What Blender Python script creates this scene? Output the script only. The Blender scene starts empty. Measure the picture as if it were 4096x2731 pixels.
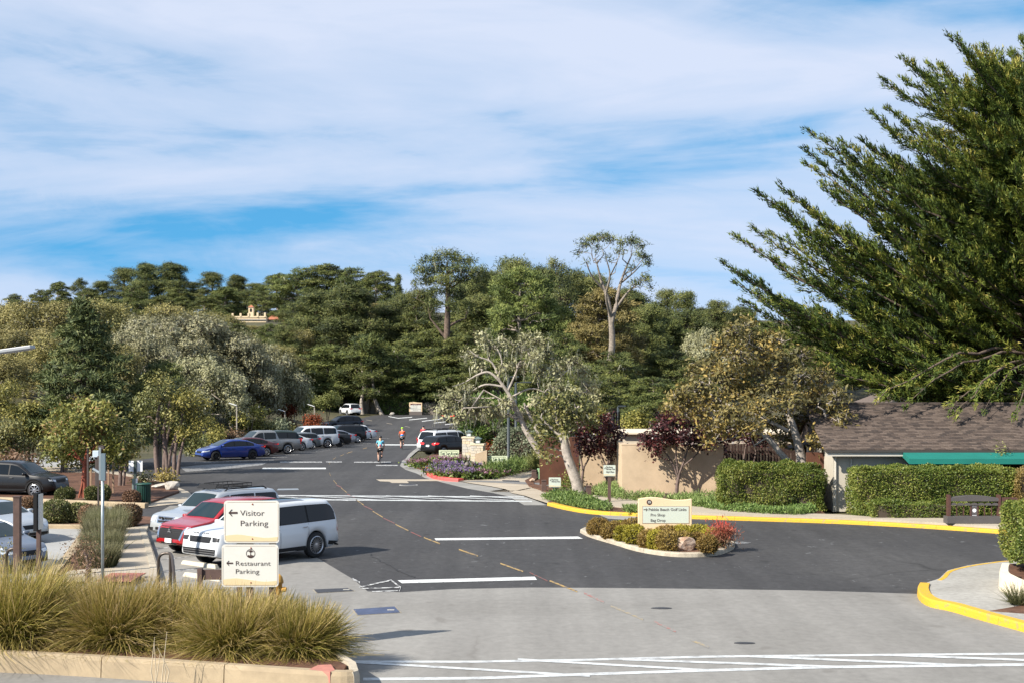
import bpy, bmesh, math, random
import numpy as np
from mathutils import Vector, Matrix

scene = bpy.context.scene
COL = scene.collection
R = math.radians

# ---------------------------------------------------------------- camera
F, HZ, H = 1422.2, 372.2, 6.0            # focal length and horizon in 1024-wide picture units, eye height in metres
cam = bpy.data.cameras.new('camera')
cam.sensor_width, cam.lens = 36.0, 50.0
cam.shift_y = (HZ - 341.0) / 1024.0
cam.clip_start, cam.clip_end = 0.5, 6000
cam_o = bpy.data.objects.new('camera', cam)
COL.objects.link(cam_o)
cam_o.location = (0, 0, H)
cam_o.rotation_euler = (R(90), 0, 0)
scene.camera = cam_o

# ---------------------------------------------------------------- sky and sun
SUN_EL, SUN_TO = 36.0, (0.81, 0.585)      # elevation; direction on the ground in which shadows fall
wd = bpy.data.worlds.new('World')
scene.world = wd
wd.use_nodes = True
nt = wd.node_tree
for n in list(nt.nodes):
    nt.nodes.remove(n)
def wn(t, **k):
    n = nt.nodes.new(t)
    for a, b in k.items():
        setattr(n, a, b)
    return n
out = wn('ShaderNodeOutputWorld'); bg = wn('ShaderNodeBackground')
sky = wn('ShaderNodeTexSky', sky_type='NISHITA')
sky.sun_disc = False
sky.sun_elevation = R(SUN_EL)
sky.sun_rotation = math.atan2(-SUN_TO[0], -SUN_TO[1])
sky.altitude = 0; sky.air_density = 0.8; sky.dust_density = 0.0; sky.ozone_density = 3.0
tcs = wn('ShaderNodeTexCoord'); sx_ = wn('ShaderNodeSeparateXYZ'); cx_ = wn('ShaderNodeCombineXYZ')   # clear air: the deep blue reaches low
nt.links.new(tcs.outputs['Generated'], sx_.inputs[0])
mz_ = wn('ShaderNodeMath', operation='MULTIPLY_ADD'); mz_.inputs[1].default_value = 0.75; mz_.inputs[2].default_value = 0.26
ab_ = wn('ShaderNodeMath', operation='ABSOLUTE'); nt.links.new(sx_.outputs[2], ab_.inputs[0]); nt.links.new(ab_.outputs[0], mz_.inputs[0])
nt.links.new(sx_.outputs[0], cx_.inputs[0]); nt.links.new(sx_.outputs[1], cx_.inputs[1]); nt.links.new(mz_.outputs[0], cx_.inputs[2])
nm_ = wn('ShaderNodeVectorMath', operation='NORMALIZE'); nt.links.new(cx_.outputs[0], nm_.inputs[0]); nt.links.new(nm_.outputs[0], sky.inputs[0])
hsv = wn('ShaderNodeHueSaturation'); hsv.inputs['Hue'].default_value = 0.478; hsv.inputs['Saturation'].default_value = 1.3; hsv.inputs['Value'].default_value = 1.9
nt.links.new(sky.outputs[0], hsv.inputs['Color'])
tc = wn('ShaderNodeTexCoord')
mp = wn('ShaderNodeMapping'); mp.inputs['Scale'].default_value = (1.7, 1.7, 7.6); mp.inputs['Rotation'].default_value = (0, R(4), 0)
mp.inputs['Location'].default_value = (9.2, 0.2, 5.1)
nt.links.new(tc.outputs['Generated'], mp.inputs[0])
n1 = wn('ShaderNodeTexNoise'); n1.inputs['Scale'].default_value = 1.25; n1.inputs['Detail'].default_value = 9; n1.inputs['Roughness'].default_value = 0.54; n1.inputs['Distortion'].default_value = 0.55
nt.links.new(mp.outputs[0], n1.inputs['Vector'])
n2 = wn('ShaderNodeTexNoise'); n2.inputs['Scale'].default_value = 3.6; n2.inputs['Detail'].default_value = 8; n2.inputs['Roughness'].default_value = 0.64; n2.inputs['Distortion'].default_value = 1.2
nt.links.new(mp.outputs[0], n2.inputs['Vector'])
ad = wn('ShaderNodeMath', operation='MULTIPLY_ADD'); ad.inputs[1].default_value = 0.20
nt.links.new(n2.outputs[0], ad.inputs[0]); nt.links.new(n1.outputs[0], ad.inputs[2])
rp = wn('ShaderNodeValToRGB')
rp.color_ramp.elements[0].position = 0.42; rp.color_ramp.elements[0].color = (0.05, 0.05, 0.05, 1)
rp.color_ramp.elements[1].position = 0.76; rp.color_ramp.elements[1].color = (0.92, 0.92, 0.92, 1)
e = rp.color_ramp.elements.new(0.58); e.color = (0.66, 0.66, 0.66, 1)
nt.links.new(ad.outputs[0], rp.inputs[0])
mx = wn('ShaderNodeMixRGB'); mx.inputs[2].default_value = (6.5, 7.1, 8.6, 1)
nt.links.new(rp.outputs[0], mx.inputs[0]); nt.links.new(hsv.outputs[0], mx.inputs[1])
bg.inputs['Strength'].default_value = 0.064
nt.links.new(mx.outputs[0], bg.inputs[0]); nt.links.new(bg.outputs[0], out.inputs[0])

sun = bpy.data.lights.new('sun', 'SUN')
sun.energy, sun.angle, sun.color = 5.0, R(0.53), (1.0, 0.93, 0.82)
sun_o = bpy.data.objects.new('sun', sun)
COL.objects.link(sun_o)
_te = math.tan(R(SUN_EL))
sun_o.rotation_euler = Vector((SUN_TO[0], SUN_TO[1], -_te)).to_track_quat('-Z', 'Y').to_euler()
sun_o.location = (-40, -30, 60)

vs = scene.view_settings
vs.view_transform = 'Standard'; vs.look = 'None'; vs.exposure = 0.85; vs.gamma = 1.0; vs.use_curve_mapping = False
cy = scene.cycles
cy.max_bounces = 6; cy.diffuse_bounces = 3; cy.glossy_bounces = 3; cy.transmission_bounces = 4; cy.transparent_max_bounces = 4
cy.caustics_reflective = False; cy.caustics_refractive = False
cy.use_denoising = True
cy.sample_clamp_indirect = 6.0

# ---------------------------------------------------------------- ground shape and picking helpers
def ss(a, b, x):
    t = min(1.0, max(0.0, (x - a) / (b - a)))
    return t * t * (3 - 2 * t)
def zr(y):                                # the road dips a little beyond the crossing
    return -0.9 * math.sin(math.pi * (y - 95) / 105) ** 2 if 95 < y < 200 else 0.0
def hill(x, y):
    xr = -27 + 0.07 * (y - 99)
    left = 4.5 * ss(0, 30, xr - x) * ss(96, 125, y) * (1 - 0.3 * ss(200, 260, y))
    back = 15 * ss(203, 345, y) + 13 * ss(345, 620, y)
    return zr(y) * (1 - ss(0, 12, xr - x)) * (1 - ss(10, 30, x)) + left + back
def gp(u, v, z=0.0):
    d = F * (H - z) / (v - HZ)
    for _ in range(12):
        d = F * (H - z - zr(d)) / (v - HZ)
    return Vector(((u - 512) / F * d, d, z + zr(d)))
def pt(u, v, d):
    return Vector(((u - 512) / F * d, d, H - (v - HZ) / F * d))
def gd(u, d):
    x = (u - 512) / F * d
    return Vector((x, d, zr(d)))

# ---------------------------------------------------------------- materials
MATS = {}
def new_mat(name):
    m = bpy.data.materials.new(name); m.use_nodes = True
    MATS[name] = m
    return m, m.node_tree, m.node_tree.nodes['Principled BSDF']
def c4(c):
    return (c[0], c[1], c[2], 1)
def M(name, col, rough=0.6, metal=0.0, spec=0.5, coat=0.0, var=0.0, scale=4.0, bump=0.0, bscale=60.0, col2=None, emit=None, space='Object', lo=0.35, hi=0.65):
    """Plain or mottled procedural material."""
    if name in MATS:
        return MATS[name]
    m, t, b = new_mat(name)
    b.inputs['Roughness'].default_value = rough; b.inputs['Metallic'].default_value = metal
    b.inputs['Specular IOR Level'].default_value = spec
    b.inputs['Coat Weight'].default_value = coat; b.inputs['Coat Roughness'].default_value = 0.04
    b.inputs['Base Color'].default_value = c4(col)
    if var or col2:
        tc = t.nodes.new('ShaderNodeTexCoord') if space == 'Object' else t.nodes.new('ShaderNodeNewGeometry')
        o = tc.outputs['Object'] if space == 'Object' else tc.outputs['Position']
        n = t.nodes.new('ShaderNodeTexNoise'); n.inputs['Scale'].default_value = scale; n.inputs['Detail'].default_value = 6; n.inputs['Roughness'].default_value = 0.65
        t.links.new(o, n.inputs['Vector'])
        r = t.nodes.new('ShaderNodeValToRGB')
        a = tuple(x * (1 - var) for x in col); z = col2 if col2 else tuple(min(1, x * (1 + var)) for x in col)
        r.color_ramp.elements[0].position = lo; r.color_ramp.elements[1].position = hi
        r.color_ramp.elements[0].color = c4(a); r.color_ramp.elements[1].color = c4(z)
        t.links.new(n.outputs[0], r.inputs[0]); t.links.new(r.outputs[0], b.inputs['Base Color'])
    if bump:
        tc2 = t.nodes.new('ShaderNodeTexCoord')
        n2 = t.nodes.new('ShaderNodeTexNoise'); n2.inputs['Scale'].default_value = bscale; n2.inputs['Detail'].default_value = 4
        t.links.new(tc2.outputs['Object'], n2.inputs['Vector'])
        bp = t.nodes.new('ShaderNodeBump'); bp.inputs['Strength'].default_value = bump; bp.inputs['Distance'].default_value = 0.03
        t.links.new(n2.outputs[0], bp.inputs['Height']); t.links.new(bp.outputs[0], b.inputs['Normal'])
    if emit:
        b.inputs['Emission Color'].default_value = c4(col); b.inputs['Emission Strength'].default_value = emit
    return m

def ground_mat(name, c1, c2, big=0.15, fine=14.0, grain=0.25, rough=0.9, c3=None, crack=0.0, crack_col=(0.02, 0.02, 0.02), stretch=(1, 1, 1), fleck=0.0, fleck_col=(0.5, 0.5, 0.5), streak=0.0):
    """World-space ground: large mottling, fine grain, optional crack net and paint flecks."""
    m, t, b = new_mat(name)
    b.inputs['Roughness'].default_value = rough; b.inputs['Specular IOR Level'].default_value = 0.3
    g = t.nodes.new('ShaderNodeNewGeometry')
    mp = t.nodes.new('ShaderNodeMapping'); mp.inputs['Scale'].default_value = stretch
    t.links.new(g.outputs['Position'], mp.inputs[0])
    def noise(s, d=5, ro=0.6, dist=0.0):
        n = t.nodes.new('ShaderNodeTexNoise'); n.inputs['Scale'].default_value = s; n.inputs['Detail'].default_value = d
        n.inputs['Roughness'].default_value = ro; n.inputs['Distortion'].default_value = dist
        t.links.new(mp.outputs[0], n.inputs['Vector']); return n
    def ramp(src, stops):
        r = t.nodes.new('ShaderNodeValToRGB')
        while len(r.color_ramp.elements) < len(stops):
            r.color_ramp.elements.new(0.5)
        for el, (p, c) in zip(r.color_ramp.elements, stops):
            el.position = p; el.color = c4(c)
        t.links.new(src, r.inputs[0]); return r
    def mix(f, a, bb, mode='MIX'):
        x = t.nodes.new('ShaderNodeMixRGB'); x.blend_type = mode
        if isinstance(f, float): x.inputs[0].default_value = f
        else: t.links.new(f, x.inputs[0])
        t.links.new(a, x.inputs[1])
        if isinstance(bb, tuple): x.inputs[2].default_value = c4(bb)
        else: t.links.new(bb, x.inputs[2])
        return x.outputs[0]
    st = [(0.3, c1), (0.7, c2)] if c3 is None else [(0.25, c1), (0.5, c3), (0.75, c2)]
    col = ramp(noise(big, 6, 0.62, 0.6).outputs[0], st).outputs[0]
    gr = ramp(noise(fine, 3, 0.7).outputs[0], [(0.2, (1 - grain,) * 3), (0.8, (1 + grain,) * 3)]).outputs[0]
    col = mix(1.0, col, gr, 'MULTIPLY')
    if streak:
        ms = t.nodes.new('ShaderNodeMapping'); ms.inputs['Scale'].default_value = (1.1, 0.045, 1); ms.inputs['Rotation'].default_value = (0, 0, R(-8))
        t.links.new(g.outputs['Position'], ms.inputs[0])
        ns = t.nodes.new('ShaderNodeTexNoise'); ns.inputs['Scale'].default_value = 1.0; ns.inputs['Detail'].default_value = 4; t.links.new(ms.outputs[0], ns.inputs['Vector'])
        col = mix(1.0, col, ramp(ns.outputs[0], [(0.3, (1 - streak,) * 3), (0.7, (1 + streak,) * 3)]).outputs[0], 'MULTIPLY')
        sp_ = noise(1.7, 2, 0.5); col = mix(ramp(sp_.outputs[0], [(0.27, (0.55,) * 3), (0.33, (0, 0, 0))]).outputs[0], col, crack_col)
    if crack:
        v = t.nodes.new('ShaderNodeTexVoronoi'); v.feature = 'DISTANCE_TO_EDGE'; v.inputs['Scale'].default_value = 0.22
        nn = noise(0.9, 4); ma = t.nodes.new('ShaderNodeMixRGB'); ma.inputs[0].default_value = 0.35
        t.links.new(mp.outputs[0], ma.inputs[1]); t.links.new(nn.outputs['Color'], ma.inputs[2]); t.links.new(ma.outputs[0], v.inputs['Vector'])
        cr = ramp(v.outputs['Distance'], [(0.0, (crack,) * 3), (0.006, (0, 0, 0))]).outputs[0]
        gate = ramp(noise(0.12, 2).outputs[0], [(0.48, (0, 0, 0)), (0.6, (1, 1, 1))]).outputs[0]
        mm = t.nodes.new('ShaderNodeMath'); mm.operation = 'MULTIPLY'; t.links.new(cr, mm.inputs[0]); t.links.new(gate, mm.inputs[1])
        col = mix(mm.outputs[0], col, crack_col)
    if fleck:
        v2 = noise(3.1, 6, 0.75, 0.5)
        f1 = ramp(v2.outputs[0], [(0.625, (0, 0, 0)), (0.675, (fleck,) * 3)]).outputs[0]
        col = mix(f1, col, fleck_col)
    t.links.new(col, b.inputs['Base Color'])
    bp = t.nodes.new('ShaderNodeBump'); bp.inputs['Strength'].default_value = 0.25; bp.inputs['Distance'].default_value = 0.01
    t.links.new(noise(fine * 2).outputs[0], bp.inputs['Height']); t.links.new(bp.outputs[0], b.inputs['Normal'])
    return m

def leaf_mat(name, stops, rough=0.55, trans=0.3, spec=0.35, hue=0.0):
    """Leaf colour from a per-leaf random attribute, with light let through."""
    m, t, b = new_mat(name)
    b.inputs['Roughness'].default_value = rough; b.inputs['Specular IOR Level'].default_value = spec
    a = t.nodes.new('ShaderNodeAttribute'); a.attribute_name = 'rnd'
    r = t.nodes.new('ShaderNodeValToRGB')
    while len(r.color_ramp.elements) < len(stops):
        r.color_ramp.elements.new(0.5)
    for el, (p, c) in zip(r.color_ramp.elements, stops):
        el.position = p; el.color = c4(c)
    t.links.new(a.outputs['Fac'], r.inputs[0])
    oi = t.nodes.new('ShaderNodeObjectInfo')
    hs = t.nodes.new('ShaderNodeHueSaturation')
    mr = t.nodes.new('ShaderNodeMapRange'); mr.inputs[3].default_value = 0.5 - 0.007; mr.inputs[4].default_value = 0.5 + 0.007
    mv = t.nodes.new('ShaderNodeMapRange'); mv.inputs[3].default_value = 0.88; mv.inputs[4].default_value = 1.12
    t.links.new(oi.outputs['Random'], mr.inputs[0]); t.links.new(oi.outputs['Random'], mv.inputs[0])
    t.links.new(mr.outputs[0], hs.inputs['Hue']); t.links.new(mv.outputs[0], hs.inputs['Value']); t.links.new(r.outputs[0], hs.inputs['Color'])
    t.links.new(hs.outputs[0], b.inputs['Base Color'])
    tr = t.nodes.new('ShaderNodeBsdfTranslucent'); t.links.new(hs.outputs[0], tr.inputs[0])
    mx = t.nodes.new('ShaderNodeMixShader'); mx.inputs[0].default_value = trans
    o = t.nodes['Material Output']
    t.links.new(b.outputs[0], mx.inputs[1]); t.links.new(tr.outputs[0], mx.inputs[2]); t.links.new(mx.outputs[0], o.inputs[0])
    return m

# ---------------------------------------------------------------- object helpers
def tag(o, label=None, cat=None, group=None, kind=None):
    if label: o['label'] = label
    if cat: o['category'] = cat
    if group: o['group'] = group
    if kind: o['kind'] = kind
    return o
def link(o, parent=None):
    COL.objects.link(o)
    if parent is not None: o.parent = parent
    return o
def empty(name, loc=(0, 0, 0), rz=0.0, label=None, cat=None, group=None):
    o = bpy.data.objects.new(name, None); o.empty_display_size = 0.2
    link(o); o.location = loc; o.rotation_euler = (0, 0, rz)
    return tag(o, label, cat, group)
def np_mesh(name, V, Fs, mat=None, rnd=None, smooth=False):
    """Mesh from numpy arrays; Fs is one (m,k) array or a list of them; rnd is a per-vertex float."""
    me = bpy.data.meshes.new(name)
    V = np.asarray(V, dtype=np.float32)
    if not isinstance(Fs, (list, tuple)): Fs = [Fs]
    Fs = [np.asarray(f, dtype=np.int32) for f in Fs if len(f)]
    me.vertices.add(len(V)); me.vertices.foreach_set('co', V.ravel())
    idx = np.concatenate([f.ravel() for f in Fs]); me.loops.add(len(idx)); me.loops.foreach_set('vertex_index', idx)
    tot = np.concatenate([np.full(len(f), f.shape[1], dtype=np.int32) for f in Fs])
    st = np.concatenate([[0], np.cumsum(tot)[:-1]]).astype(np.int32)
    me.polygons.add(len(tot)); me.polygons.foreach_set('loop_start', st); me.polygons.foreach_set('loop_total', tot)
    me.polygons.foreach_set('use_smooth', np.full(len(tot), bool(smooth)))
    me.update(calc_edges=True)
    if rnd is not None:
        at = me.attributes.new('rnd', 'FLOAT', 'POINT'); at.data.foreach_set('value', np.asarray(rnd, dtype=np.float32))
    if mat: me.materials.append(mat)
    return me
def obj(name, me, parent=None, loc=None):
    o = bpy.data.objects.new(name, me); link(o, parent)
    if loc is not None: o.location = loc
    return o
def copy_tree(o, parent=None):
    c = o.copy(); COL.objects.link(c); c.parent = parent
    for ch in list(o.children):
        copy_tree(ch, c)
    return c

class MB:
    """Collects solids and links them as one mesh object."""
    def __init__(s): s.v, s.f, s.m = [], [], []
    def add(s, V, Fc, mi=0):
        o = len(s.v); s.v += [tuple(p) for p in V]; s.f += [tuple(i + o for i in q) for q in Fc]; s.m += [mi] * len(Fc)
        return s
    def box(s, c, d, rz=0.0, mi=0, Mx=None, taper=1.0):
        x, y, z = d[0] / 2, d[1] / 2, d[2] / 2
        P = [Vector((a * x * (taper if k > 0 else 1), b_ * y * (taper if k > 0 else 1), k * z)) for k in (-1, 1) for b_ in (-1, 1) for a in (-1, 1)]
        Q = Matrix.Rotation(rz, 4, 'Z') if Mx is None else Mx
        P = [Vector(c) + (Q @ p) for p in P]
        return s.add(P, [(0, 2, 3, 1), (4, 5, 7, 6), (0, 1, 5, 4), (2, 6, 7, 3), (0, 4, 6, 2), (1, 3, 7, 5)], mi)
    def tube(s, pts, r, n=8, mi=0):
        pts = [Vector(p) for p in pts]
        rs = r if isinstance(r, (list, tuple)) else [r] * len(pts)
        V, Fc = [], []
        up = Vector((0, 0, 1))
        for i, p in enumerate(pts):
            t = (pts[min(i + 1, len(pts) - 1)] - pts[max(i - 1, 0)])
            t = t.normalized() if t.length > 1e-9 else up
            a = t.cross(Vector((0.31, 0.17, 0.93)) if abs(t.z) < 0.98 else Vector((1, 0.02, 0)))
            a.normalize(); b = t.cross(a)
            for k in range(n):
                q = 2 * math.pi * k / n
                V.append(p + (a * math.cos(q) + b * math.sin(q)) * rs[i])
        for i in range(len(pts) - 1):
            for k in range(n):
                Fc.append((i * n + k, i * n + (k + 1) % n, (i + 1) * n + (k + 1) % n, (i + 1) * n + k))
        Fc.append(tuple(range(n - 1, -1, -1))); Fc.append(tuple((len(pts) - 1) * n + k for k in range(n)))
        return s.add(V, Fc, mi)
    def lathe(s, prof, n=20, c=(0, 0, 0), Mx=None, mi=0, caps=True):
        """prof: (radius, height) around local Z."""
        Q = Mx or Matrix.Identity(4); V, Fc = [], []
        for (r, z) in prof:
            for k in range(n):
                a = 2 * math.pi * k / n
                V.append(Vector(c) + Q @ Vector((r * math.cos(a), r * math.sin(a), z)))
        for i in range(len(prof) - 1):
            for k in range(n):
                Fc.append((i * n + k, i * n + (k + 1) % n, (i + 1) * n + (k + 1) % n, (i + 1) * n + k))
        if caps and prof[0][0] > 1e-4: Fc.append(tuple(range(n - 1, -1, -1)))
        if caps and prof[-1][0] > 1e-4: Fc.append(tuple((len(prof) - 1) * n + k for k in range(n)))
        return s.add(V, Fc, mi)
    def prism(s, poly, z0, z1, mi=0):
        n = len(poly); ar = sum(poly[i][0] * poly[(i + 1) % n][1] - poly[(i + 1) % n][0] * poly[i][1] for i in range(n))
        if ar < 0: poly = poly[::-1]
        V = [(p[0], p[1], z0) for p in poly] + [(p[0], p[1], z1) for p in poly]
        return s.add(V, [tuple(range(n - 1, -1, -1)), tuple(range(n, 2 * n))] + [(i, (i + 1) % n, n + (i + 1) % n, n + i) for i in range(n)], mi)
    def plate(s, poly, y0, y1, mi=0, Mx=None):
        """poly in (x,z), extruded from y0 (front) to y1 (back)."""
        n = len(poly); ar = sum(poly[i][0] * poly[(i + 1) % n][1] - poly[(i + 1) % n][0] * poly[i][1] for i in range(n))
        if ar < 0: poly = poly[::-1]
        V = [Vector((p[0], y0, p[1])) for p in poly] + [Vector((p[0], y1, p[1])) for p in poly]
        if Mx is not None: V = [Mx @ p for p in V]
        return s.add(V, [tuple(range(n)), tuple(range(2 * n - 1, n - 1, -1))] + [((i + 1) % n, i, n + i, n + (i + 1) % n) for i in range(n)], mi)
    def mesh(s, name, mats, smooth=False):
        me = bpy.data.meshes.new(name); me.from_pydata(s.v, [], s.f)
        for mm in (mats if isinstance(mats, (list, tuple)) else [mats]): me.materials.append(mm)
        if any(s.m): me.polygons.foreach_set('material_index', s.m)
        if smooth: me.polygons.foreach_set('use_smooth', [True] * len(me.polygons))
        me.update(); return me
    def build(s, name, mats, parent=None, smooth=False, bevel=0.0, loc=None):
        o = obj(name, s.mesh(name, mats, smooth), parent, loc)
        if bevel:
            b = o.modifiers.new('edge', 'BEVEL'); b.width = bevel; b.segments = 2; b.limit_method = 'ANGLE'
        return o

def text(name, s, size, mat, parent, loc, rot=(R(90), 0, 0), align='LEFT', ext=0.002, bold=0.0, sx=1.0, space=1.0):
    cu = bpy.data.curves.new(name, 'FONT'); cu.body = s; cu.size = size; cu.align_x = align; cu.align_y = 'CENTER'
    cu.extrude = ext; cu.offset = bold; cu.resolution_u = 3; cu.space_character = space
    t = bpy.data.objects.new('tmp', cu); COL.objects.link(t)
    bpy.context.view_layer.update()
    me = bpy.data.meshes.new_from_object(t.evaluated_get(bpy.context.evaluated_depsgraph_get()))
    bpy.data.objects.remove(t); bpy.data.curves.remove(cu)
    me.name = name; me.materials.clear(); me.materials.append(mat)
    o = obj(name, me, parent); o.location = loc; o.rotation_euler = rot; o.scale = (sx, 1, 1)
    return o

def sheet(name, pts, z, mat, kind='structure', parent=None, label=None, cell=4.0):
    """A flat sheet on the ground through ground points (x,y); follows the road's dip."""
    bm = bmesh.new()
    vs_ = [bm.verts.new((p[0], p[1], 0)) for p in pts]
    f = bm.faces.new(vs_)
    if f.normal.z < 0: f.normal_flip()
    ys = [p[1] for p in pts]
    if max(ys) > 95 and min(ys) < 201:
        y = max(95.0, math.ceil(min(ys)))
        while y < min(201, max(ys)):
            bmesh.ops.bisect_plane(bm, geom=bm.verts[:] + bm.edges[:] + bm.faces[:], plane_co=(0, y, 0), plane_no=(0, 1, 0))
            y += cell
    for v in bm.verts: v.co.z = z + zr(v.co.y)
    if z > 0.05:
        ex = bmesh.ops.extrude_edge_only(bm, edges=[e_ for e_ in bm.edges if e_.is_boundary])
        for v in ex['geom']:
            if isinstance(v, bmesh.types.BMVert): v.co.z -= z + 0.03
    bmesh.ops.triangulate(bm, faces=bm.faces[:])
    me = bpy.data.meshes.new(name); bm.to_mesh(me); bm.free()
    if me.polygons and sum(p.normal.z for p in me.polygons) < 0: me.flip_normals()
    me.materials.append(mat)
    o = obj(name, me, parent)
    if parent is None and kind: o['kind'] = kind
    return o
def gpoly(uv, z=0.0):
    return [tuple(gp(u, v, z)[:2]) for u, v in uv]
def ribbon(pts, w0, w1):
    """Offset a polyline to both sides: w0 to its left, w1 to its right; returns a closed outline."""
    L, Rr = [], []
    P = [Vector(p[:2]) for p in pts]
    for i, p in enumerate(P):
        t = (P[min(i + 1, len(P) - 1)] - P[max(i - 1, 0)]).normalized(); n = Vector((-t.y, t.x))
        L.append(tuple(p + n * w0)); Rr.append(tuple(p - n * w1))
    return L, Rr
def smooth_path(pts, n=6):
    """Catmull-Rom through the points."""
    P = [Vector(p) for p in pts]; o = []
    for i in range(len(P) - 1):
        a, b, c, d = P[max(i - 1, 0)], P[i], P[i + 1], P[min(i + 2, len(P) - 1)]
        for k in range(n):
            t = k / n
            o.append(0.5 * ((2 * b) + (c - a) * t + (2 * a - 5 * b + 4 * c - d) * t * t + (3 * b - a - 3 * c + d) * t ** 3))
    o.append(P[-1]); return o
# ================================================================= ground materials
ASPH = ground_mat('asphalt', (0.039, 0.038, 0.039), (0.068, 0.066, 0.065), big=0.16, fine=6.0, grain=0.30, c3=(0.048, 0.047, 0.048), crack=0.75, streak=0.16, fleck=0.45, fleck_col=(0.22, 0.225, 0.23), stretch=(0.7, 0.45, 1))
CONC = ground_mat('worn_pavement', (0.165, 0.157, 0.142), (0.265, 0.255, 0.236), big=0.13, fine=7.0, grain=0.16, c3=(0.22, 0.211, 0.195), streak=0.10, crack=0.6, crack_col=(0.15, 0.14, 0.125), stretch=(0.6, 0.5, 1))
LOTC = ground_mat('lot_pavement', (0.27, 0.27, 0.262), (0.36, 0.36, 0.35), big=0.4, fine=7.0, grain=0.14)
WALK = ground_mat('sidewalk_concrete', (0.34, 0.29, 0.222), (0.42, 0.365, 0.29), big=0.5, fine=8.0, grain=0.10, stretch=(1.0, 2.0, 1))
GUTT = ground_mat('gutter_concrete', (0.21, 0.205, 0.19), (0.30, 0.29, 0.27), big=0.5, fine=7.0, grain=0.14)
AGGR = ground_mat('aggregate_concrete', (0.27, 0.257, 0.23), (0.35, 0.337, 0.306), big=0.5, fine=6.0, grain=0.25)
MULCH = ground_mat('mulch', (0.065, 0.032, 0.02), (0.15, 0.075, 0.045), big=1.2, fine=6.0, grain=0.5)
EARTH = ground_mat('forest_floor', (0.045, 0.04, 0.022), (0.11, 0.09, 0.05), big=0.08, fine=1.2, grain=0.35, c3=(0.07, 0.065, 0.03))
DRYG = ground_mat('dry_slope', (0.16, 0.13, 0.06), (0.24, 0.2, 0.11), big=0.3, fine=3.0, grain=0.4)
def paint_mat(name, col, wear=0.42, under=(0.09, 0.088, 0.088)):
    return M(name, under, 0.8, col2=col, var=0.0001, scale=5.5, space='Position', lo=wear - 0.06, hi=wear + 0.04)
PW = paint_mat('white_road_paint', (0.58, 0.59, 0.58), 0.38)
PWw = paint_mat('worn_white_road_paint', (0.5, 0.5, 0.49), 0.50)
PWc = M('white_crossing_paint', (0.34, 0.34, 0.34), 0.8, var=0.1, scale=3.5, space='Position', col2=(0.52, 0.54, 0.54), lo=0.32, hi=0.52)
PY = paint_mat('yellow_road_paint', (0.38, 0.245, 0.08), 0.48)
PR = paint_mat('faded_red_road_paint', (0.24, 0.06, 0.045), 0.50)
PYf = paint_mat('faint_yellow_road_paint', (0.34, 0.26, 0.14), 0.54, (0.22, 0.21, 0.194))
PRf = paint_mat('faint_red_road_paint', (0.30, 0.13, 0.11), 0.52, (0.22, 0.21, 0.194))
KY = M('yellow_kerb_paint', (0.30, 0.23, 0.13), 0.75, var=0.05, scale=4.5, bump=0.5, bscale=18, space='Position', col2=(0.58, 0.345, 0.022), lo=0.30, hi=0.46)
KR = M('red_kerb_paint', (0.62, 0.09, 0.08), 0.6, var=0.18, scale=2.0, space='Position')
KC = M('kerb_concrete', (0.40, 0.35, 0.27), 0.85, var=0.2, scale=3.0, bump=0.3, space='Position')
KCw = M('tan_kerb_concrete', (0.34, 0.265, 0.17), 0.85, var=0.13, scale=2.2, bump=0.25, space='Position')
IRON = M('cast_iron', (0.05, 0.05, 0.055), 0.6, metal=0.3, var=0.2, scale=8)
TACT = M('brick_red_tactile', (0.42, 0.17, 0.13), 0.8, var=0.12, scale=6)

# ================================================================= terrain sheet to the horizon
xs = np.concatenate([np.linspace(-2500, -260, 12), np.linspace(-240, 240, 81), np.linspace(260, 2500, 12)])
ys = np.concatenate([np.linspace(-200, 0, 6), np.linspace(10, 90, 9), np.linspace(96, 420, 82), np.linspace(440, 700, 14), np.linspace(800, 5000, 10)])
gx, gy = np.meshgrid(xs, ys)
gz = np.array([[hill(x, y) - 0.06 for x in xs] for y in ys])
V = np.stack([gx.ravel(), gy.ravel(), gz.ravel()], 1)
nx = len(xs); ii = np.arange(len(ys) - 1)[:, None] * nx + np.arange(nx - 1)[None, :]
Fq = np.stack([ii, ii + 1, ii + nx + 1, ii + nx], -1).reshape(-1, 4)
tag(obj('ground', np_mesh('ground', V, Fq, EARTH, smooth=True)), kind='structure')

# ================================================================= roads
road = [gp(u, v)[:2] for u, v in [(1250, 700), (1250, 536), (999, 531), (852, 522), (725, 517.5), (637, 513.5), (586, 511), (547, 503), (520, 494), (470, 484), (430, 474), (405, 462), (417, 450)]]
road += [(3, 122), (9, 136), (14, 158), (12, 176), (4, 192), (-4, 200), (-16, 205), (-28, 205), (-30, 196), (-23, 182), (-19, 160), (-20.5, 146), (-21.5, 128), (-24, 112), (-25.5, 101), (-27, 92), (-26, 84), (-23, 76), (-20, 68), (-15, 58), (-14, 50), (-12, 43), (-12, 36), (-30, 38), (-60, 36), (-60, 20), (14, 20)]
sheet('road', road, 0.0, ASPH)
near = gpoly([(290, 541), (319, 558), (353.6, 578.7), (367.6, 590.5), (402, 591.4), (453, 588.2), (530, 586.7), (600, 587), (700, 588), (800, 589.5), (875, 591.6), (930, 593.5)]) + [(40, 38.5), (40, 20.4), (-60, 20.4), (-60, 40), (-12.5, 40)] + gpoly([(158, 572), (147, 533), (152, 515), (170, 505), (235, 505)])
sheet('worn_pavement', near, 0.004, CONC)
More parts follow.
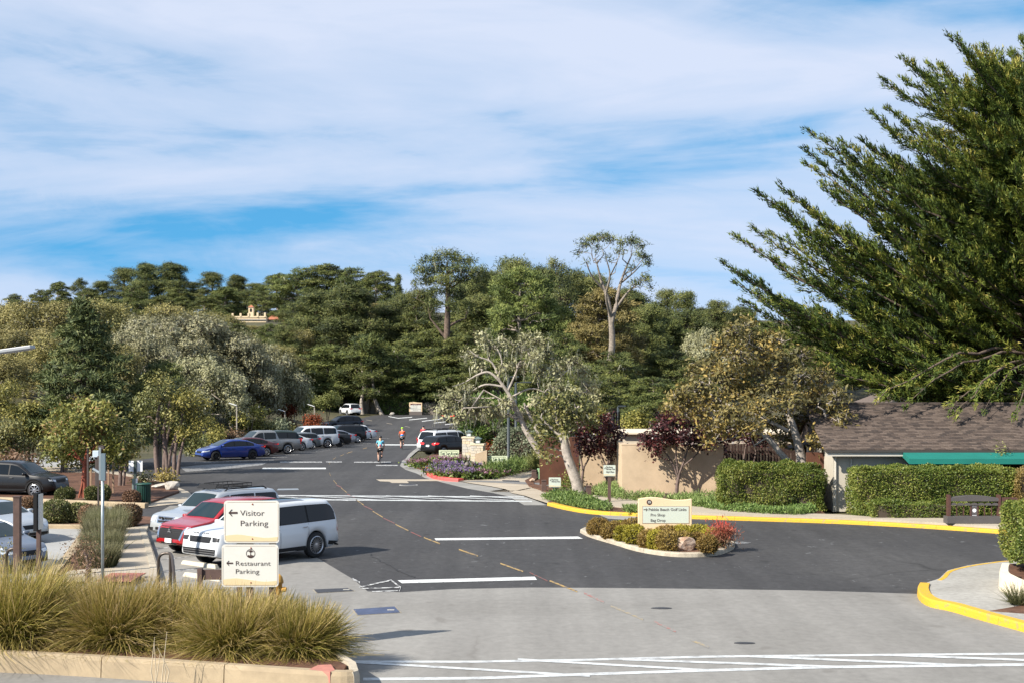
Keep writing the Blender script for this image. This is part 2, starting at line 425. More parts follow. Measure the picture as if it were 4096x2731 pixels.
# left-hand parking lot behind the walkway
lot = [(-60, 38), (-13.6, 38.4), (-13.6, 41.2), (-14.8, 47), (-16.5, 55.0), (-19.5, 56.5), (-16.4, 63.3), (-15.9, 64.8), (-19, 66.2), (-30, 69), (-60, 72)]
sheet('parking_lot', lot, 0.006, LOTC)
# pale concrete gutters along the right side of the road
sheet('gutter', gpoly([(417, 447), (408.6, 453.7), (406, 457.5), (402, 460), (400, 465), (405.7, 469), (417, 472.8), (425, 477.2), (437, 480.3), (445, 482.4), (467, 487.7), (491.8, 492), (508, 495.3), (524.4, 504.4), (547, 504.4), (534, 499), (512, 491), (540, 488), (560, 485), (548, 482), (520, 480), (470, 480.5), (456, 480), (446, 478.5), (432, 474), (426, 470.5), (416, 467.5), (410, 463), (409, 458), (414, 453), (422, 447)]), 0.006, GUTT)
sheet('path', gpoly([(457, 480.3), (480, 479.6), (505, 476.5), (522, 472), (540, 469.5), (556, 469.5), (556, 476), (538, 478), (532, 482), (536, 487), (520, 490.5), (489, 491.0), (512, 491.3), (530, 487.6), (545, 491), (556, 495.4), (572, 499), (590, 503.3), (547, 503), (536, 499.6), (525, 495.6), (512, 493), (505, 489.0), (490, 486.0), (470, 483.0)]), 0.045, WALK)
sheet('drain_grating', gpoly([(458, 481.2), (500, 482.8), (546, 485.6), (556, 486.4), (556, 483.6), (520, 481.6), (480, 480.3)]), 0.049, M('drain_steel', (0.17, 0.165, 0.16), 0.7, var=0.3, scale=20))
sheet('drain_slot', gpoly([(502, 480.0), (519, 480.6), (520, 482.0), (503, 481.3)]), 0.053, IRON)
# patches
sheet('asphalt_patch', gpoly([(588, 509.6), (608, 517.8), (634, 519.6), (637, 514.2), (600, 511.2)]), 0.006, GUTT)
sheet('concrete_patch', gpoly([(376, 478.6), (441, 478.4), (444, 480.2), (407, 480.3), (409, 482.2), (392, 482.1), (389, 480.8), (380, 480.5)]), 0.008, WALK)
sheet('grey_patch', gpoly([(278, 487.9), (298, 487.6), (299, 489.0), (277, 489.4)]), 0.008, M('grey_patch_paint', (0.2, 0.23, 0.26), 0.8, var=0.1))
sheet('worn_patch', gpoly([(180, 466.5), (196, 464.6), (215, 463.4), (267, 461.9), (262, 464.2), (235, 467.2), (210, 469.3), (186, 471)]), 0.006, paint_mat('rubbed_asphalt', (0.22, 0.22, 0.22), 0.47))

# ================================================================= kerbs, walks and planting beds
def kerb(name, path, w, h, mat, seg=2.4, inward=1, gap=0.008, flare=0.02, group=None):
    """A kerb of cast lengths along path (outer foot line); inward=1 puts its body to the left of the path's direction."""
    root = bpy.data.objects.new(name, None); link(root); root['kind'] = 'structure'
    P = [Vector(p[:2]) for p in path]
    acc = [0.0]
    for a, b in zip(P, P[1:]): acc.append(acc[-1] + (b - a).length)
    def at(s):
        for i in range(len(P) - 1):
            if s <= acc[i + 1] or i == len(P) - 2:
                t = (s - acc[i]) / max(1e-6, acc[i + 1] - acc[i]); return P[i].lerp(P[i + 1], t)
    n = max(1, round(acc[-1] / seg))
    for k in range(n):
        s0, s1 = acc[-1] * k / n + gap / 2, acc[-1] * (k + 1) / n - gap / 2
        st = [s0] + [a for a in acc if s0 + 0.02 < a < s1 - 0.02] + [s1]
        Vv, Fc = [], []
        for s in st:
            p = at(s); t = (at(min(acc[-1], s + 0.05)) - at(max(0, s - 0.05))).normalized(); nn = Vector((-t.y, t.x)) * inward
            for (o_, z_) in ((0, -0.02), (flare * 0.6, h * 0.8), (flare + 0.015, h), (w, h), (w, -0.02)):
                q = p + nn * o_; Vv.append((q.x, q.y, z_ + zr(q.y)))
        m_ = len(st)
        for i in range(m_ - 1):
            for j in range(4):
                a = i * 5 + j; b = a + 5
                Fc.append((a, b, b + 1, a + 1) if inward < 0 else (a, a + 1, b + 1, b))
        Fc.append(tuple(range(5))); Fc.append(tuple(range((m_ - 1) * 5 + 4, (m_ - 1) * 5 - 1, -1)))
        mb = MB(); mb.add(Vv, Fc); o = mb.build('kerb_segment', mat, root)
    return root

# --- right-hand sidewalk behind the yellow kerb
yk = smooth_path([gp(u, v)[:2] + () if False else tuple(gp(u, v)[:2]) for u, v in [(547, 504.6), (565, 509), (586, 512.6), (610, 514.6), (637, 515.6), (680, 517.6), (725, 519.2), (790, 521.2), (852, 523.6), (925, 527.6), (999, 532.8), (1080, 538)]], 4)
kerb('yellow_kerb', yk, 0.32, 0.14, KY, seg=2.6, inward=1)
walk_in = gpoly([(1080, 526), (1000, 522.8), (949, 520.4), (880, 519.6), (840, 516.5), (780, 514.8), (733, 511.8), (690, 507.5), (650, 502.6), (622, 499.6), (606, 497.8), (594, 497), (586, 499.5), (596, 504), (615, 508.5), (640, 511.4), (690, 514.4), (725, 516.2), (790, 518.2), (852, 520.4), (925, 524.2), (999, 529.2), (1080, 534)])
sheet('sidewalk', walk_in, 0.135, WALK)
# mulch beds right of the road
sheet('mulch_bed', gpoly([(548, 502.8), (566, 507.3), (587, 510.8), (611, 512.8), (640, 513.6), (660, 514), (625, 507.4), (600, 502.5), (586, 498.5), (570, 497), (557, 491), (548, 487.5), (534, 484.8), (533, 481.3), (540, 477.5), (556, 475), (575, 477), (585, 486), (620, 490), (624, 498), (700, 499), (724, 500), (745, 513), (790, 516), (830, 518), (812, 506), (760, 500), (640, 488), (560, 472), (545, 470.5), (525, 481), (529, 486.5), (545, 492), (562, 498)]), 0.10, MULCH)
sheet('planting_bed', [(-2.4, 82), (0, 80.5), (5.2, 79.2), (14, 78.6), (26, 77), (40, 70), (60, 60), (60, 57.6), (20, 57.6), (17, 60), (11.5, 63.4), (7, 66.4), (4.9, 68.5), (3.8, 72), (2.2, 76.2), (0.6, 78.2)], 0.03, MULCH)
# --- flower-bed island by the entrance pillars, with red kerbs
sheet('flower_bed', gpoly([(416, 467.6), (426, 470.6), (433, 473.4), (436, 476), (444, 478.2), (457, 479.8), (480, 479.2), (505, 476), (540, 468), (556, 466), (556, 455), (500, 452), (470, 450), (440, 452), (425, 458), (417, 463)]), 0.09, MULCH)
kerb('red_kerb', [tuple(gp(u, v)[:2]) for u, v in [(414.5, 463.6), (416, 467), (422, 469), (430, 471.6), (434, 472)]], 0.45, 0.17, KR, seg=2.0)
kerb('red_kerb', [tuple(gp(u, v)[:2]) for u, v in [(425.5, 472.6), (427, 475), (433, 478), (444, 480.0), (458, 481.0)]], 0.45, 0.17, KR, seg=2.4)
# --- corner with the yellow kerb at bottom right
ck = smooth_path([tuple(gp(u, v)[:2]) for u, v in [(1080, 647), (1024, 631.5), (978.6, 619), (950.7, 610.8), (930, 606.3), (920, 600.5), (917, 593.5), (918.6, 588.5)]], 4)
kerb('yellow_corner_kerb', ck[::-1], 0.30, 0.2, KY, seg=2.8, inward=1, flare=0.03)
sheet('corner_pavement', gpoly([(1080, 634), (1024, 619), (980, 608.5), (952, 600.5), (934, 596), (926, 591.5), (924, 587.4)], 0.16) + gpoly([(927, 587), (939, 583), (947.6, 574.6), (968, 569.4), (989, 566.3), (1010, 564.2), (1090, 560)], 0.0) + [(26, 40.5), (25, 34.5)], 0.155, AGGR)
kerb('thin_yellow_kerb', smooth_path([tuple(gp(u, v)[:2]) for u, v in [(936, 584.5), (941, 581.5), (947.6, 575.0), (968, 569.8), (989, 566.6), (1010, 564.4), (1090, 560)]], 3), 0.16, 0.16, KY, seg=2.4, inward=-1)
sheet('corner_bed', gpoly([(1002, 586), (1014, 593), (1030, 600), (1060, 612), (1090, 600), (1090, 566), (1010, 569)]), 0.19, MULCH)
sheet('corner_mulch', gpoly([(990, 610.0), (1024, 604), (1060, 612), (1060, 624), (1024, 612.5)], 0.16), 0.165, MULCH)

# --- traffic island
isl = [(580, 531.8), (590, 536.6), (614, 543.8), (637, 550.6), (665, 555.2), (691, 556.4), (716, 554.8), (730, 550.4), (735, 546), (731, 541.8), (720, 537), (700, 532.5), (668, 529), (630, 527.6), (600, 528.2), (586, 529.4), (580, 531.8)]
ip = smooth_path([tuple(gp(u, v)[:2]) for u, v in isl], 4)
kerb('island_kerb', ip, 0.26, 0.14, KC, seg=3.0, inward=1)
ic = Vector((sum(p.x for p in ip) / len(ip), sum(p.y for p in ip) / len(ip)))
sheet('island_mulch', [tuple(ic + (p - ic) * 0.95) for p in ip[:-1]], 0.12, MULCH)

# --- walkway to the left with its kerb, and the mulch islands of the lot
wk = [tuple(gp(u, v)[:2]) for u, v in [(103, 572), (158, 572), (157.2, 567), (152, 550), (146.4, 533), (149, 526.5), (130, 530), (108, 531.5)]]
sheet('walkway', wk, 0.13, WALK)
kerb('walkway_kerb', [tuple(gp(u, v)[:2]) for u, v in [(145.4, 531), (146.6, 533.6), (152.4, 551), (158.4, 572.5)]], 0.24, 0.15, KC, seg=3.0, inward=-1)
sheet('shrub_strip', [(-13.4, 41.3), (-12.25, 41.4), (-12.3, 42.7), (-15.2, 53.5), (-16.2, 54.3)], 0.12, MULCH)
kerb('strip_kerb', [(-13.55, 41.2), (-14.6, 46.5), (-16.4, 54.5)], 0.3, 0.16, KCw, seg=3.0, inward=-1)
sheet('lot_island', [(-30, 56.0), (-18.6, 55.2), (-16, 54.8), (-13.8, 55.2), (-13.6, 57.4), (-17, 59.6), (-30, 62.2)], 0.13, MULCH)
kerb('lot_island_kerb', [(-30, 55.8), (-16.4, 54.7)], 0.25, 0.16, KCw, seg=3.0, inward=1)
sheet('far_lot_bed', [(-40, 71), (-24, 66.6), (-16.6, 63.6), (-16.6, 71), (-18.2, 76), (-24, 84), (-60, 92), (-60, 73)], 0.11, MULCH)
kerb('far_lot_kerb', [(-40, 70.5), (-24, 66.2), (-16.3, 63.1)], 0.3, 0.22, KCw, seg=3.0, inward=1)
sheet('side_path', [tuple(p) for p in [(-16.5, 63.2), (-14.6, 66.5), (-16.4, 72), (-19, 78), (-26, 90), (-30, 94), (-34, 92), (-25, 82), (-19.6, 74), (-17, 69)]], 0.016, WALK)
sheet('pale_driveway', [(-37, 92), (-29, 90.5), (-28, 96), (-33, 112), (-39, 112), (-40, 100)], 0.02, LOTC)
# tactile ramp, near end of the walkway
sheet('walk_landing', gpoly([(60, 580), (160, 580), (158, 571.6), (100, 571.6), (70, 574)]), 0.135, WALK)
t_ = empty('tactile_paving'); t_['kind'] = 'structure'
p0, p1 = gp(95, 580.5, 0.14), gp(131, 580.5, 0.14); q0 = gp(98.5, 571.8, 0.14); ux = (p1 - p0); uy = (q0 - p0); uy.x = 0
for i in range(16):
    a = p0 + ux * ((i + 0.5) / 16) + uy * 0.5
    MB().box((a.x, a.y, 0.146), (ux.length / 16 * 0.8, uy.length, 0.022), taper=0.85).build('tactile_bar', TACT, t_)
# --- big planting bed in front, bottom left
bed = smooth_path([(-16, 29.4), (-10.27, 28.5), (-7.2, 27.75), (-4.9, 27.05), (-3.4, 26.6), (-2.95, 26.62)], 4)
kerb('front_bed_kerb', bed, 0.22, 0.41, KCw, seg=2.9, inward=1, gap=0.02, flare=0.03)
kerb('front_bed_end_kerb', [(-2.95, 26.62), (-2.86, 26.8), (-3.0, 27.6), (-3.9, 29.6), (-5.2, 31.6)], 0.18, 0.40, KC, seg=1.6, inward=1)
sheet('front_bed', [(p.x - 0.02, p.y + 0.14) for p in bed[:-2]] + [(-3.2, 27.0), (-3.2, 27.5), (-4.15, 29.4), (-5.45, 31.5), (-8.5, 33.2), (-16, 34)], 0.36, MULCH)
sheet('tactile_ramp', [tuple(gp(u, v, 0.41)[:2]) for u, v in [(309, 668.5), (318, 664), (331, 663.5), (335, 669), (330, 671)]], 0.412, TACT)

# ================================================================= road markings
mk = 0.010
def mark(name, uv, mat, z=mk): return sheet(name, gpoly(uv), z, mat)
def line(name, a, b, wpx, mat, z=mk):
    return mark(name, [(a[0], a[1] - wpx / 2), (b[0], b[1] - wpx / 2), (b[0], b[1] + wpx / 2), (a[0], a[1] + wpx / 2)], mat, z)
# far crossing
line('crossing_line', (262, 494.6), (524, 496.2), 0.8, PWc); line('crossing_line', (270, 498.6), (532, 500.6), 1.0, PWc)
for a in (262, 303, 344, 386, 428, 470):
    b = min(a + 86, 528); t = (b - a) / 86
    line('crossing_hatch', (a, 495.0), (b, 495.2 + 4.6 * t), 0.55, PWc, mk + 0.003)
# near crossing
def nz(x, y): return ((2300 + x / 1.3096) / 4, (2250 + y / 1.3096) / 4)
def poly_line(name, pts, w, mat, z):
    for a, b in zip(pts, pts[1:]): line(name, a, b, w, mat, z)
poly_line('crossing_line', [(347, 661), (470, 661.2), (575, 659.4), nz(700, 490), nz(1700, 480), nz(2500, 474)], 2.0, PWc, mk)
poly_line('crossing_line', [(363, 678.6), (480, 677.6), (575, 674), nz(700, 562), nz(1300, 545), nz(2500, 530)], 2.6, PWc, mk)
for a, b in [((352, 661.5), (590, 675.5)), (nz(-300, 505), nz(700, 562)), (nz(250, 505), nz(1400, 545)), (nz(900, 488), nz(2050, 536)), (nz(1650, 482), nz(2500, 514))]:
    line('crossing_hatch', a, b, 2.0, PWc, mk + 0.003)
# stop bars and worn lines
mark('stop_bar', [(263, 467.0), (325.8, 466.9), (326, 468.3), (262, 468.4)], PW)
mark('stop_bar', [(397.6, 579.6), (534.7, 576.0), (537, 579.2), (402, 582.6)], PW)
mark('stop_bar', [(434.5, 537.6), (578, 535.8), (583, 538.0), (436, 539.6)], PW)
mark('stop_bar', [(377, 443.5), (417, 443.6), (418, 444.6), (376, 444.5)], PW)
for a, b, v in [(280, 322, 461.3), (326, 342, 461.2), (354, 391, 461.4), (376, 398, 464.6)]:
    line('worn_line', (a, v), (b, v), 0.9, PWw)
for (x0, y0, x1, y1) in [(1300, 425, 1540, 400), (1470, 445, 1720, 413), (1630, 467, 1850, 442), (1780, 487, 2010, 460), (1920, 508, 2010, 498), (1020, 378, 1150, 403), (1150, 403, 1340, 388)]:
    line('bay_line', ((1250 + x0 / 3.36) / 4, (1550 + y0 / 3.36) / 4), ((1250 + x1 / 3.36) / 4, (1550 + y1 / 3.36) / 4), 0.55, PW)
for i in range(14):
    w_ = Vector((-17.6 + 0.27 * i, 97.3 + 3.95 * i)); a_ = w_ + Vector((1.2, 0.9)); b_ = w_ + Vector((-3.6, -2.4)); n_ = Vector((-0.3, 0.45)) * 0.25
    sheet('bay_line', [tuple(a_ - n_), tuple(a_ + n_), tuple(b_ + n_), tuple(b_ - n_)], mk, PWw)
for i in range(1, 4):
    w_ = Vector((-5.0 - 1.95 * i, 44.6 + 1.75 * i)); b_ = w_ + Vector((-3.6, -3.7)); n_ = Vector((-0.73, 0.68)) * 0.06
    sheet('bay_line', [tuple(w_ - n_), tuple(w_ + n_), tuple(b_ + n_), tuple(b_ - n_)], mk, PWw)
# centre line: yellow dashes with red remnants between
cl = [(365, 447.5), (349.5, 451.7), (342, 454.5), (334.4, 457.7), (329.6, 462.6), (329.1, 467.2), (330, 473.6), (335, 481.3), (344, 489.5), (359.6, 501.4), (377.8, 513.5), (402, 526.8), (431.9, 539.9), (468.4, 552), (511.7, 566.8), (563.4, 585.5), (627, 612), (700, 643)]
for i, c in enumerate(cl):
    a = Vector(cl[max(0, i - 1)]); b = Vector(cl[min(len(cl) - 1, i + 1)]); c = Vector(c)
    t = (b - a).normalized(); L_ = 0.12 * (b - a).length
    if i < 4: L_ = min(L_, 3.0)
    w_ = 0.42 + 0.009 * max(0, c.y - 455)
    far_ = c.y < 590
    line('centre_dash', tuple(c - t * L_), tuple(c + t * L_), w_, PY if far_ else PYf)
for c, l in [((339, 485.4), 3), ((351, 495), 4), ((367.9, 507), 5), ((389, 520), 6), ((416, 533.6), 6), ((538.5, 576), 10), ((594, 597), 11), ((665, 626), 12)]:
    t = Vector((0.86, 0.40)).normalized() * l; c = Vector(c)
    line('centre_dash_remnant', tuple(c - t), tuple(c + t), 0.9 + (1.0 if c.y > 590 else 0), PR if c.y < 590 else PRf)
for (x0, y0, x1, y1) in [(725, 425, 800, 437), (995, 468, 1070, 480), (1240, 508, 1305, 522)]:
    line('centre_dash', ((1250 + x0 / 3.36) / 4, (1550 + y0 / 3.36) / 4), ((1250 + x1 / 3.36) / 4, (1550 + y1 / 3.36) / 4), 0.4, PYf)
# outline left of the stop bar
for a, b, w_ in [((359, 586.6), (391, 579.6), 1.2), ((391, 579.6), (401, 587), 1.6), ((401, 587), (399, 591), 1.6), ((362, 588), (399, 586.8), 0.9), ((372, 591.0), (398, 590.2), 0.9), ((352.6, 578.3), (360, 582), 1.8)]:
    line('worn_outline', a, b, w_, PWw, mk + 0.003)
# covers set in the pavement
BLU = M('blue_grey_cover', (0.055, 0.07, 0.13), 0.45, metal=0.2, var=0.25, scale=3)
for uv, m_, lb in [([(353.5, 608.9), (394.5, 606.1), (400, 612.0), (358, 614.6)], BLU, 'blue steel vault cover beside the ornamental grass'), ([(314, 589.0), (347.5, 587.6), (354, 590.4), (317.4, 592.5)], IRON, 'dark rectangular vault cover by the parking bays')]:
    r_ = empty('vault_cover', gp(*uv[0]), 0, lb, 'vault cover', 'vault covers in the pavement')
    P = [gp(u, v) - gp(*uv[0]) for u, v in uv]; c_ = sum((Vector(p) for p in P), Vector()) / 4
    MB().prism([tuple((c_ + (p - c_) * 1.08)[:2]) for p in P], -0.02, 0.010).build('frame', M('cover_frame', (0.25, 0.22, 0.17), 0.8, var=0.2), r_)
    MB().prism([tuple(p[:2]) for p in P], -0.02, 0.018).build('lid', m_, r_)
    MB().box((c_.x + 0.35, c_.y + 0.1, 0.02), (0.18, 0.1, 0.012)).build('badge', M('badge_metal', (0.4, 0.38, 0.33), 0.5), r_)
for (u, v, w_, lb) in [(408.5, 484.2, 0.45, 'round manhole cover with a pale rim near the far crossing'), (nz(453, 236)[0], nz(453, 236)[1], 0.24, 'small dark iron cover nearest the asphalt edge'), (nz(888, 419)[0], nz(888, 419)[1], 0.21, 'dark iron cover just above the near crossing')]:
    r_ = empty('manhole_cover', gp(u, v), 0, lb, 'manhole cover'); r_.scale = (1, 1 if w_ > 0.43 else 0.5, 1)
    MB().lathe([(w_ * 1.12, 0.0), (w_ * 1.12, 0.012), (w_ * 0.9, 0.013)], 28).build('rim', M('manhole_rim', (0.36, 0.35, 0.33), 0.8) if w_ > 0.43 else IRON, r_)
    MB().lathe([(w_ * 0.92, 0.0), (w_ * 0.92, 0.018), (0.05, 0.02)], 28).build('lid', IRON, r_)

# cracks, tar seams and pale scuffs in the paving
TAR = M('crack_filler', (0.018, 0.018, 0.019), 0.8, var=0.3, scale=6); CRK = M('pavement_crack', (0.10, 0.092, 0.08), 0.9, var=0.3, scale=5)
SCUF = paint_mat('pale_scuff', (0.20, 0.205, 0.21), 0.50, (0.062, 0.061, 0.061)); STAIN = paint_mat('pavement_stain', (0.15, 0.14, 0.122), 0.50, (0.235, 0.225, 0.208))
def seam(uv, w, mat, seed, z=0.0085):
    r = random.Random(seed); P = []
    W_ = [gp(u, v) for u, v in uv]
    for a, b in zip(W_, W_[1:]):
        for k in range(7): P.append(a.lerp(b, k / 7) + Vector((r.gauss(0, .05), r.gauss(0, .03), 0)))
    P.append(W_[-1]); L_, R_ = ribbon(P, w, w)
    sheet('pavement_crack', L_ + R_[::-1], z, mat)
seam([(369, 553), (382, 561), (398, 570), (414, 577)], .018, TAR, 1);
def smear(u, v, ru, rv, mat, seed, z):
    r = random.Random(seed); sheet('pavement_scuff', gpoly([(u + ru * math.cos(a) * r.uniform(.6, 1.1), v + rv * math.sin(a) * r.uniform(.6, 1.1)) for a in [i * math.pi / 9 for i in range(18)]]), z, mat)
smear(741, 542, 11, 1.2, SCUF, 40, 0.0088)
# ================================================================= vehicles
from mathutils.bvhtree import BVHTree
GLASS = M('tinted_glass', (0.006, 0.008, 0.010), 0.05, spec=0.4)
GLASSW = M('windscreen_glass', (0.012, 0.024, 0.028), 0.04, spec=0.28)
RUB = M('tyre_rubber', (0.018, 0.018, 0.019), 0.85)
BLK = M('black_plastic', (0.011, 0.011, 0.012), 0.55, spec=0.25)
CHR = M('bright_chrome', (0.7, 0.7, 0.72), 0.15, metal=1.0)
ALU = M('alloy_silver', (0.55, 0.56, 0.58), 0.28, metal=0.9)
DALU = M('alloy_dark', (0.03, 0.03, 0.033), 0.4, metal=0.3)
TAIL = M('tail_lamp_red', (0.45, 0.012, 0.015), 0.15, coat=0.6)
TAILON = M('tail_lamp_lit', (0.9, 0.02, 0.02), 0.2, emit=1.5)
HEAD = M('headlamp_clear', (0.62, 0.66, 0.7), 0.1, metal=0.4, coat=0.8)
AMB = M('amber_lens', (0.7, 0.14, 0.02), 0.2)
PLATE = M('plate_white', (0.75, 0.75, 0.76), 0.5)
UNDER = M('underbody', (0.01, 0.01, 0.01), 0.9)
def paint(name, col, metal=0.25, rough=0.35):
    dk = max(col) < 0.04
    return M('car_paint_' + name, col, rough, metal=0 if dk else metal, coat=0.45 if dk else 0.9, spec=0.25 if dk else 0.5)
PAINT = dict(white=paint('white', (0.62, 0.635, 0.65), 0, 0.4), red=paint('red', (0.30, 0.004, 0.007), 0.0), silver=paint('silver', (0.40, 0.42, 0.43), 0.5), palesilver=paint('palesilver', (0.47, 0.49, 0.5), 0.5),
             blue=paint('blue', (0.003, 0.026, 0.19), 0.1), maroon=paint('maroon', (0.07, 0.006, 0.006), 0.1), black=paint('black', (0.008, 0.008, 0.009), 0), green=paint('green', (0.02, 0.035, 0.03), 0.2),
             grey=paint('grey', (0.13, 0.145, 0.15), 0.5), steel=paint('steel', (0.13, 0.15, 0.19), 0.5), navy=paint('navy', (0.01, 0.017, 0.03), 0.3), pickup=paint('pewter', (0.25, 0.25, 0.245), 0.5), lex=paint('bluesilver', (0.27, 0.29, 0.34), 0.5), charcoal=paint('charcoal', (0.02, 0.02, 0.021), 0.1))
def interp(pts, x):
    if x <= pts[0][0]: return pts[0][1]
    for a, b in zip(pts, pts[1:]):
        if x <= b[0]: return a[1] + (b[1] - a[1]) * (x - a[0]) / max(1e-6, b[0] - a[0])
    return pts[-1][1]

SPEC = {
 # top: roof/bonnet line from rear to front; belt: window sill line; ws: windscreen x range; rw: rear-window x range; pil: pillar x positions
 'luxury': dict(L=5.05, W=2.0, wb=3.0, wr=0.415, top=[(-2.52, .50), (-2.51, 1.0), (-2.48, 1.17), (-2.34, 1.60), (-2.24, 1.80), (-2.10, 1.845), (-1.0, 1.875), (0.0, 1.87), (0.34, 1.84), (0.52, 1.78), (1.12, 1.27), (1.3, 1.20), (2.2, 1.13), (2.44, 1.08), (2.51, .92), (2.52, .5)], belt=[(-2.5, 1.18), (2.5, 1.13)], ws=(0.54, 1.12), rw=(-2.47, -2.26), side=(-2.36, 1.0), pil=(0.08, -1.12), roofg=True, sill=.30, clad=False),
 'suv': dict(L=4.72, W=1.86, wb=2.7, wr=0.37, top=[(-2.36, .50), (-2.33, .95), (-2.25, 1.10), (-1.95, 1.58), (-1.72, 1.66), (-0.6, 1.72), (0.1, 1.70), (0.45, 1.62), (1.12, 1.13), (1.35, 1.07), (2.0, .99), (2.22, .90), (2.33, .72), (2.36, .42)], belt=[(-2.3, 1.12), (2.3, 1.0)], ws=(0.45, 1.12), rw=(-2.27, -1.85), side=(-2.0, 0.98), pil=(0.0, -1.05), sill=.28, clad=True),
 'boxsuv': dict(L=4.8, W=1.91, wb=2.79, wr=0.39, top=[(-2.40, .55), (-2.38, 1.02), (-2.33, 1.14), (-2.2, 1.64), (-2.05, 1.74), (-0.6, 1.79), (0.2, 1.77), (0.5, 1.70), (1.05, 1.18), (1.25, 1.12), (2.0, 1.06), (2.25, .98), (2.36, .8), (2.40, .45)], belt=[(-2.4, 1.15), (2.4, 1.05)], ws=(0.5, 1.05), rw=(-2.34, -2.12), side=(-2.15, 0.92), pil=(0.05, -1.1), sill=.32, clad=True),
 'bigsuv': dict(L=5.35, W=2.05, wb=3.07, wr=0.41, top=[(-2.68, .55), (-2.66, 1.05), (-2.60, 1.2), (-2.42, 1.78), (-2.25, 1.88), (-0.8, 1.93), (0.2, 1.91), (0.5, 1.85), (1.12, 1.30), (1.3, 1.24), (2.2, 1.17), (2.52, 1.08), (2.64, .9), (2.68, .5)], belt=[(-2.6, 1.22), (2.6, 1.14)], ws=(0.5, 1.12), rw=(-2.62, -2.35), side=(-2.4, 0.98), pil=(0.05, -1.15), sill=.32, clad=False),
 'sedan': dict(L=4.65, W=1.80, wb=2.70, wr=0.335, top=[(-2.32, .45), (-2.29, .86), (-2.2, .98), (-1.75, 1.04), (-1.0, 1.34), (-0.45, 1.41), (0.1, 1.41), (0.4, 1.36), (1.2, .98), (1.42, .92), (2.0, .80), (2.2, .70), (2.29, .58), (2.32, .36)], belt=[(-2.3, .97), (0.9, .93), (2.3, .85)], ws=(0.38, 1.2), rw=(-1.72, -0.95), side=(-1.42, 1.0), pil=(0.02, -0.92), sill=.22, clad=False),
 'hatch': dict(L=4.28, W=1.80, wb=2.63, wr=0.33, top=[(-2.14, .48), (-2.11, .88), (-2.04, 1.0), (-1.75, 1.36), (-1.5, 1.43), (-0.5, 1.47), (0.1, 1.45), (0.4, 1.38), (1.08, 1.0), (1.3, .94), (1.85, .84), (2.05, .74), (2.12, .58), (2.14, .38)], belt=[(-2.1, 1.0), (2.1, .92)], ws=(0.4, 1.08), rw=(-2.04, -1.62), side=(-1.75, 0.95), pil=(0.0, -0.95), sill=.22, clad=False),
 'pickup': dict(L=5.6, W=1.95, wb=3.3, wr=0.39, top=[(-2.80, .55), (-2.79, 1.05), (-2.76, 1.10), (-0.92, 1.12), (-0.88, 1.2), (-0.78, 1.72), (-0.6, 1.80), (0.4, 1.81), (0.7, 1.76), (1.3, 1.26), (1.5, 1.19), (2.4, 1.10), (2.66, .98), (2.77, .8), (2.80, .5)], belt=[(-2.8, 1.07), (-0.95, 1.09), (-0.8, 1.16), (2.8, 1.08)], ws=(0.7, 1.3), rw=(-0.89, -0.76), side=(-0.72, 1.15), pil=(0.28,), sill=.36, clad=False, bed=(-2.68, -1.0)),
}
def wheel_meshes(r, w, spokes, rim_mat, key, cache={}):
    k = (round(r, 3), spokes, key)
    if k in cache: return cache[k]
    Q = Matrix.Rotation(R(90), 4, 'X')     # lathe axis Z -> -Y, wheel's outer face towards -y
    t = MB(); ro, ri = r, r * 0.70
    t.lathe([(ri, -w / 2), (ro * 0.94, -w / 2), (ro, -w / 2 + 0.03), (ro, w / 2 - 0.03), (ro * 0.94, w / 2), (ri, w / 2)], 28, Mx=Q, caps=False)
    rm = MB()
    rm.lathe([(ri * 1.01, w / 2 + 0.004), (ri * 0.95, w / 2 + 0.012), (ri * 0.90, w / 2 - 0.01), (ri * 0.88, w / 2 - 0.07)], 28, Mx=Q, caps=False)
    for i in range(spokes):
        a = 2 * math.pi * i / spokes
        Mx = Matrix.Rotation(a, 4, 'Y')
        P = [(0.03, -.5), (ri * 0.92, -.32), (ri * 0.92, .32), (0.03, .5)]; hw = ri * (0.55 if spokes > 12 else 0.8) / spokes
        V = [Mx @ Vector((x, -(w / 2 - 0.012), y * hw * 2)) for x, y in P] + [Mx @ Vector((x, -(w / 2 - 0.05), y * hw * 2)) for x, y in P]
        rm.add(V, [(0, 1, 2, 3), (7, 6, 5, 4), (0, 4, 5, 1), (1, 5, 6, 2), (2, 6, 7, 3), (3, 7, 4, 0)])
    rm.lathe([(ri * 0.2, w / 2 - 0.05), (ri * 0.2, w / 2 - 0.004), (ri * 0.08, w / 2)], 14, Mx=Q)
    dk = MB(); dk.lathe([(ri * 0.94, w / 2 - 0.09), (ri * 0.94, w / 2 - 0.075), (0.002, w / 2 - 0.075)], 24, Mx=Q)
    cache[k] = (t.mesh('tyre', RUB, True), rm.mesh('rim', rim_mat), dk.mesh('brake_disc', BLK))
    return cache[k]

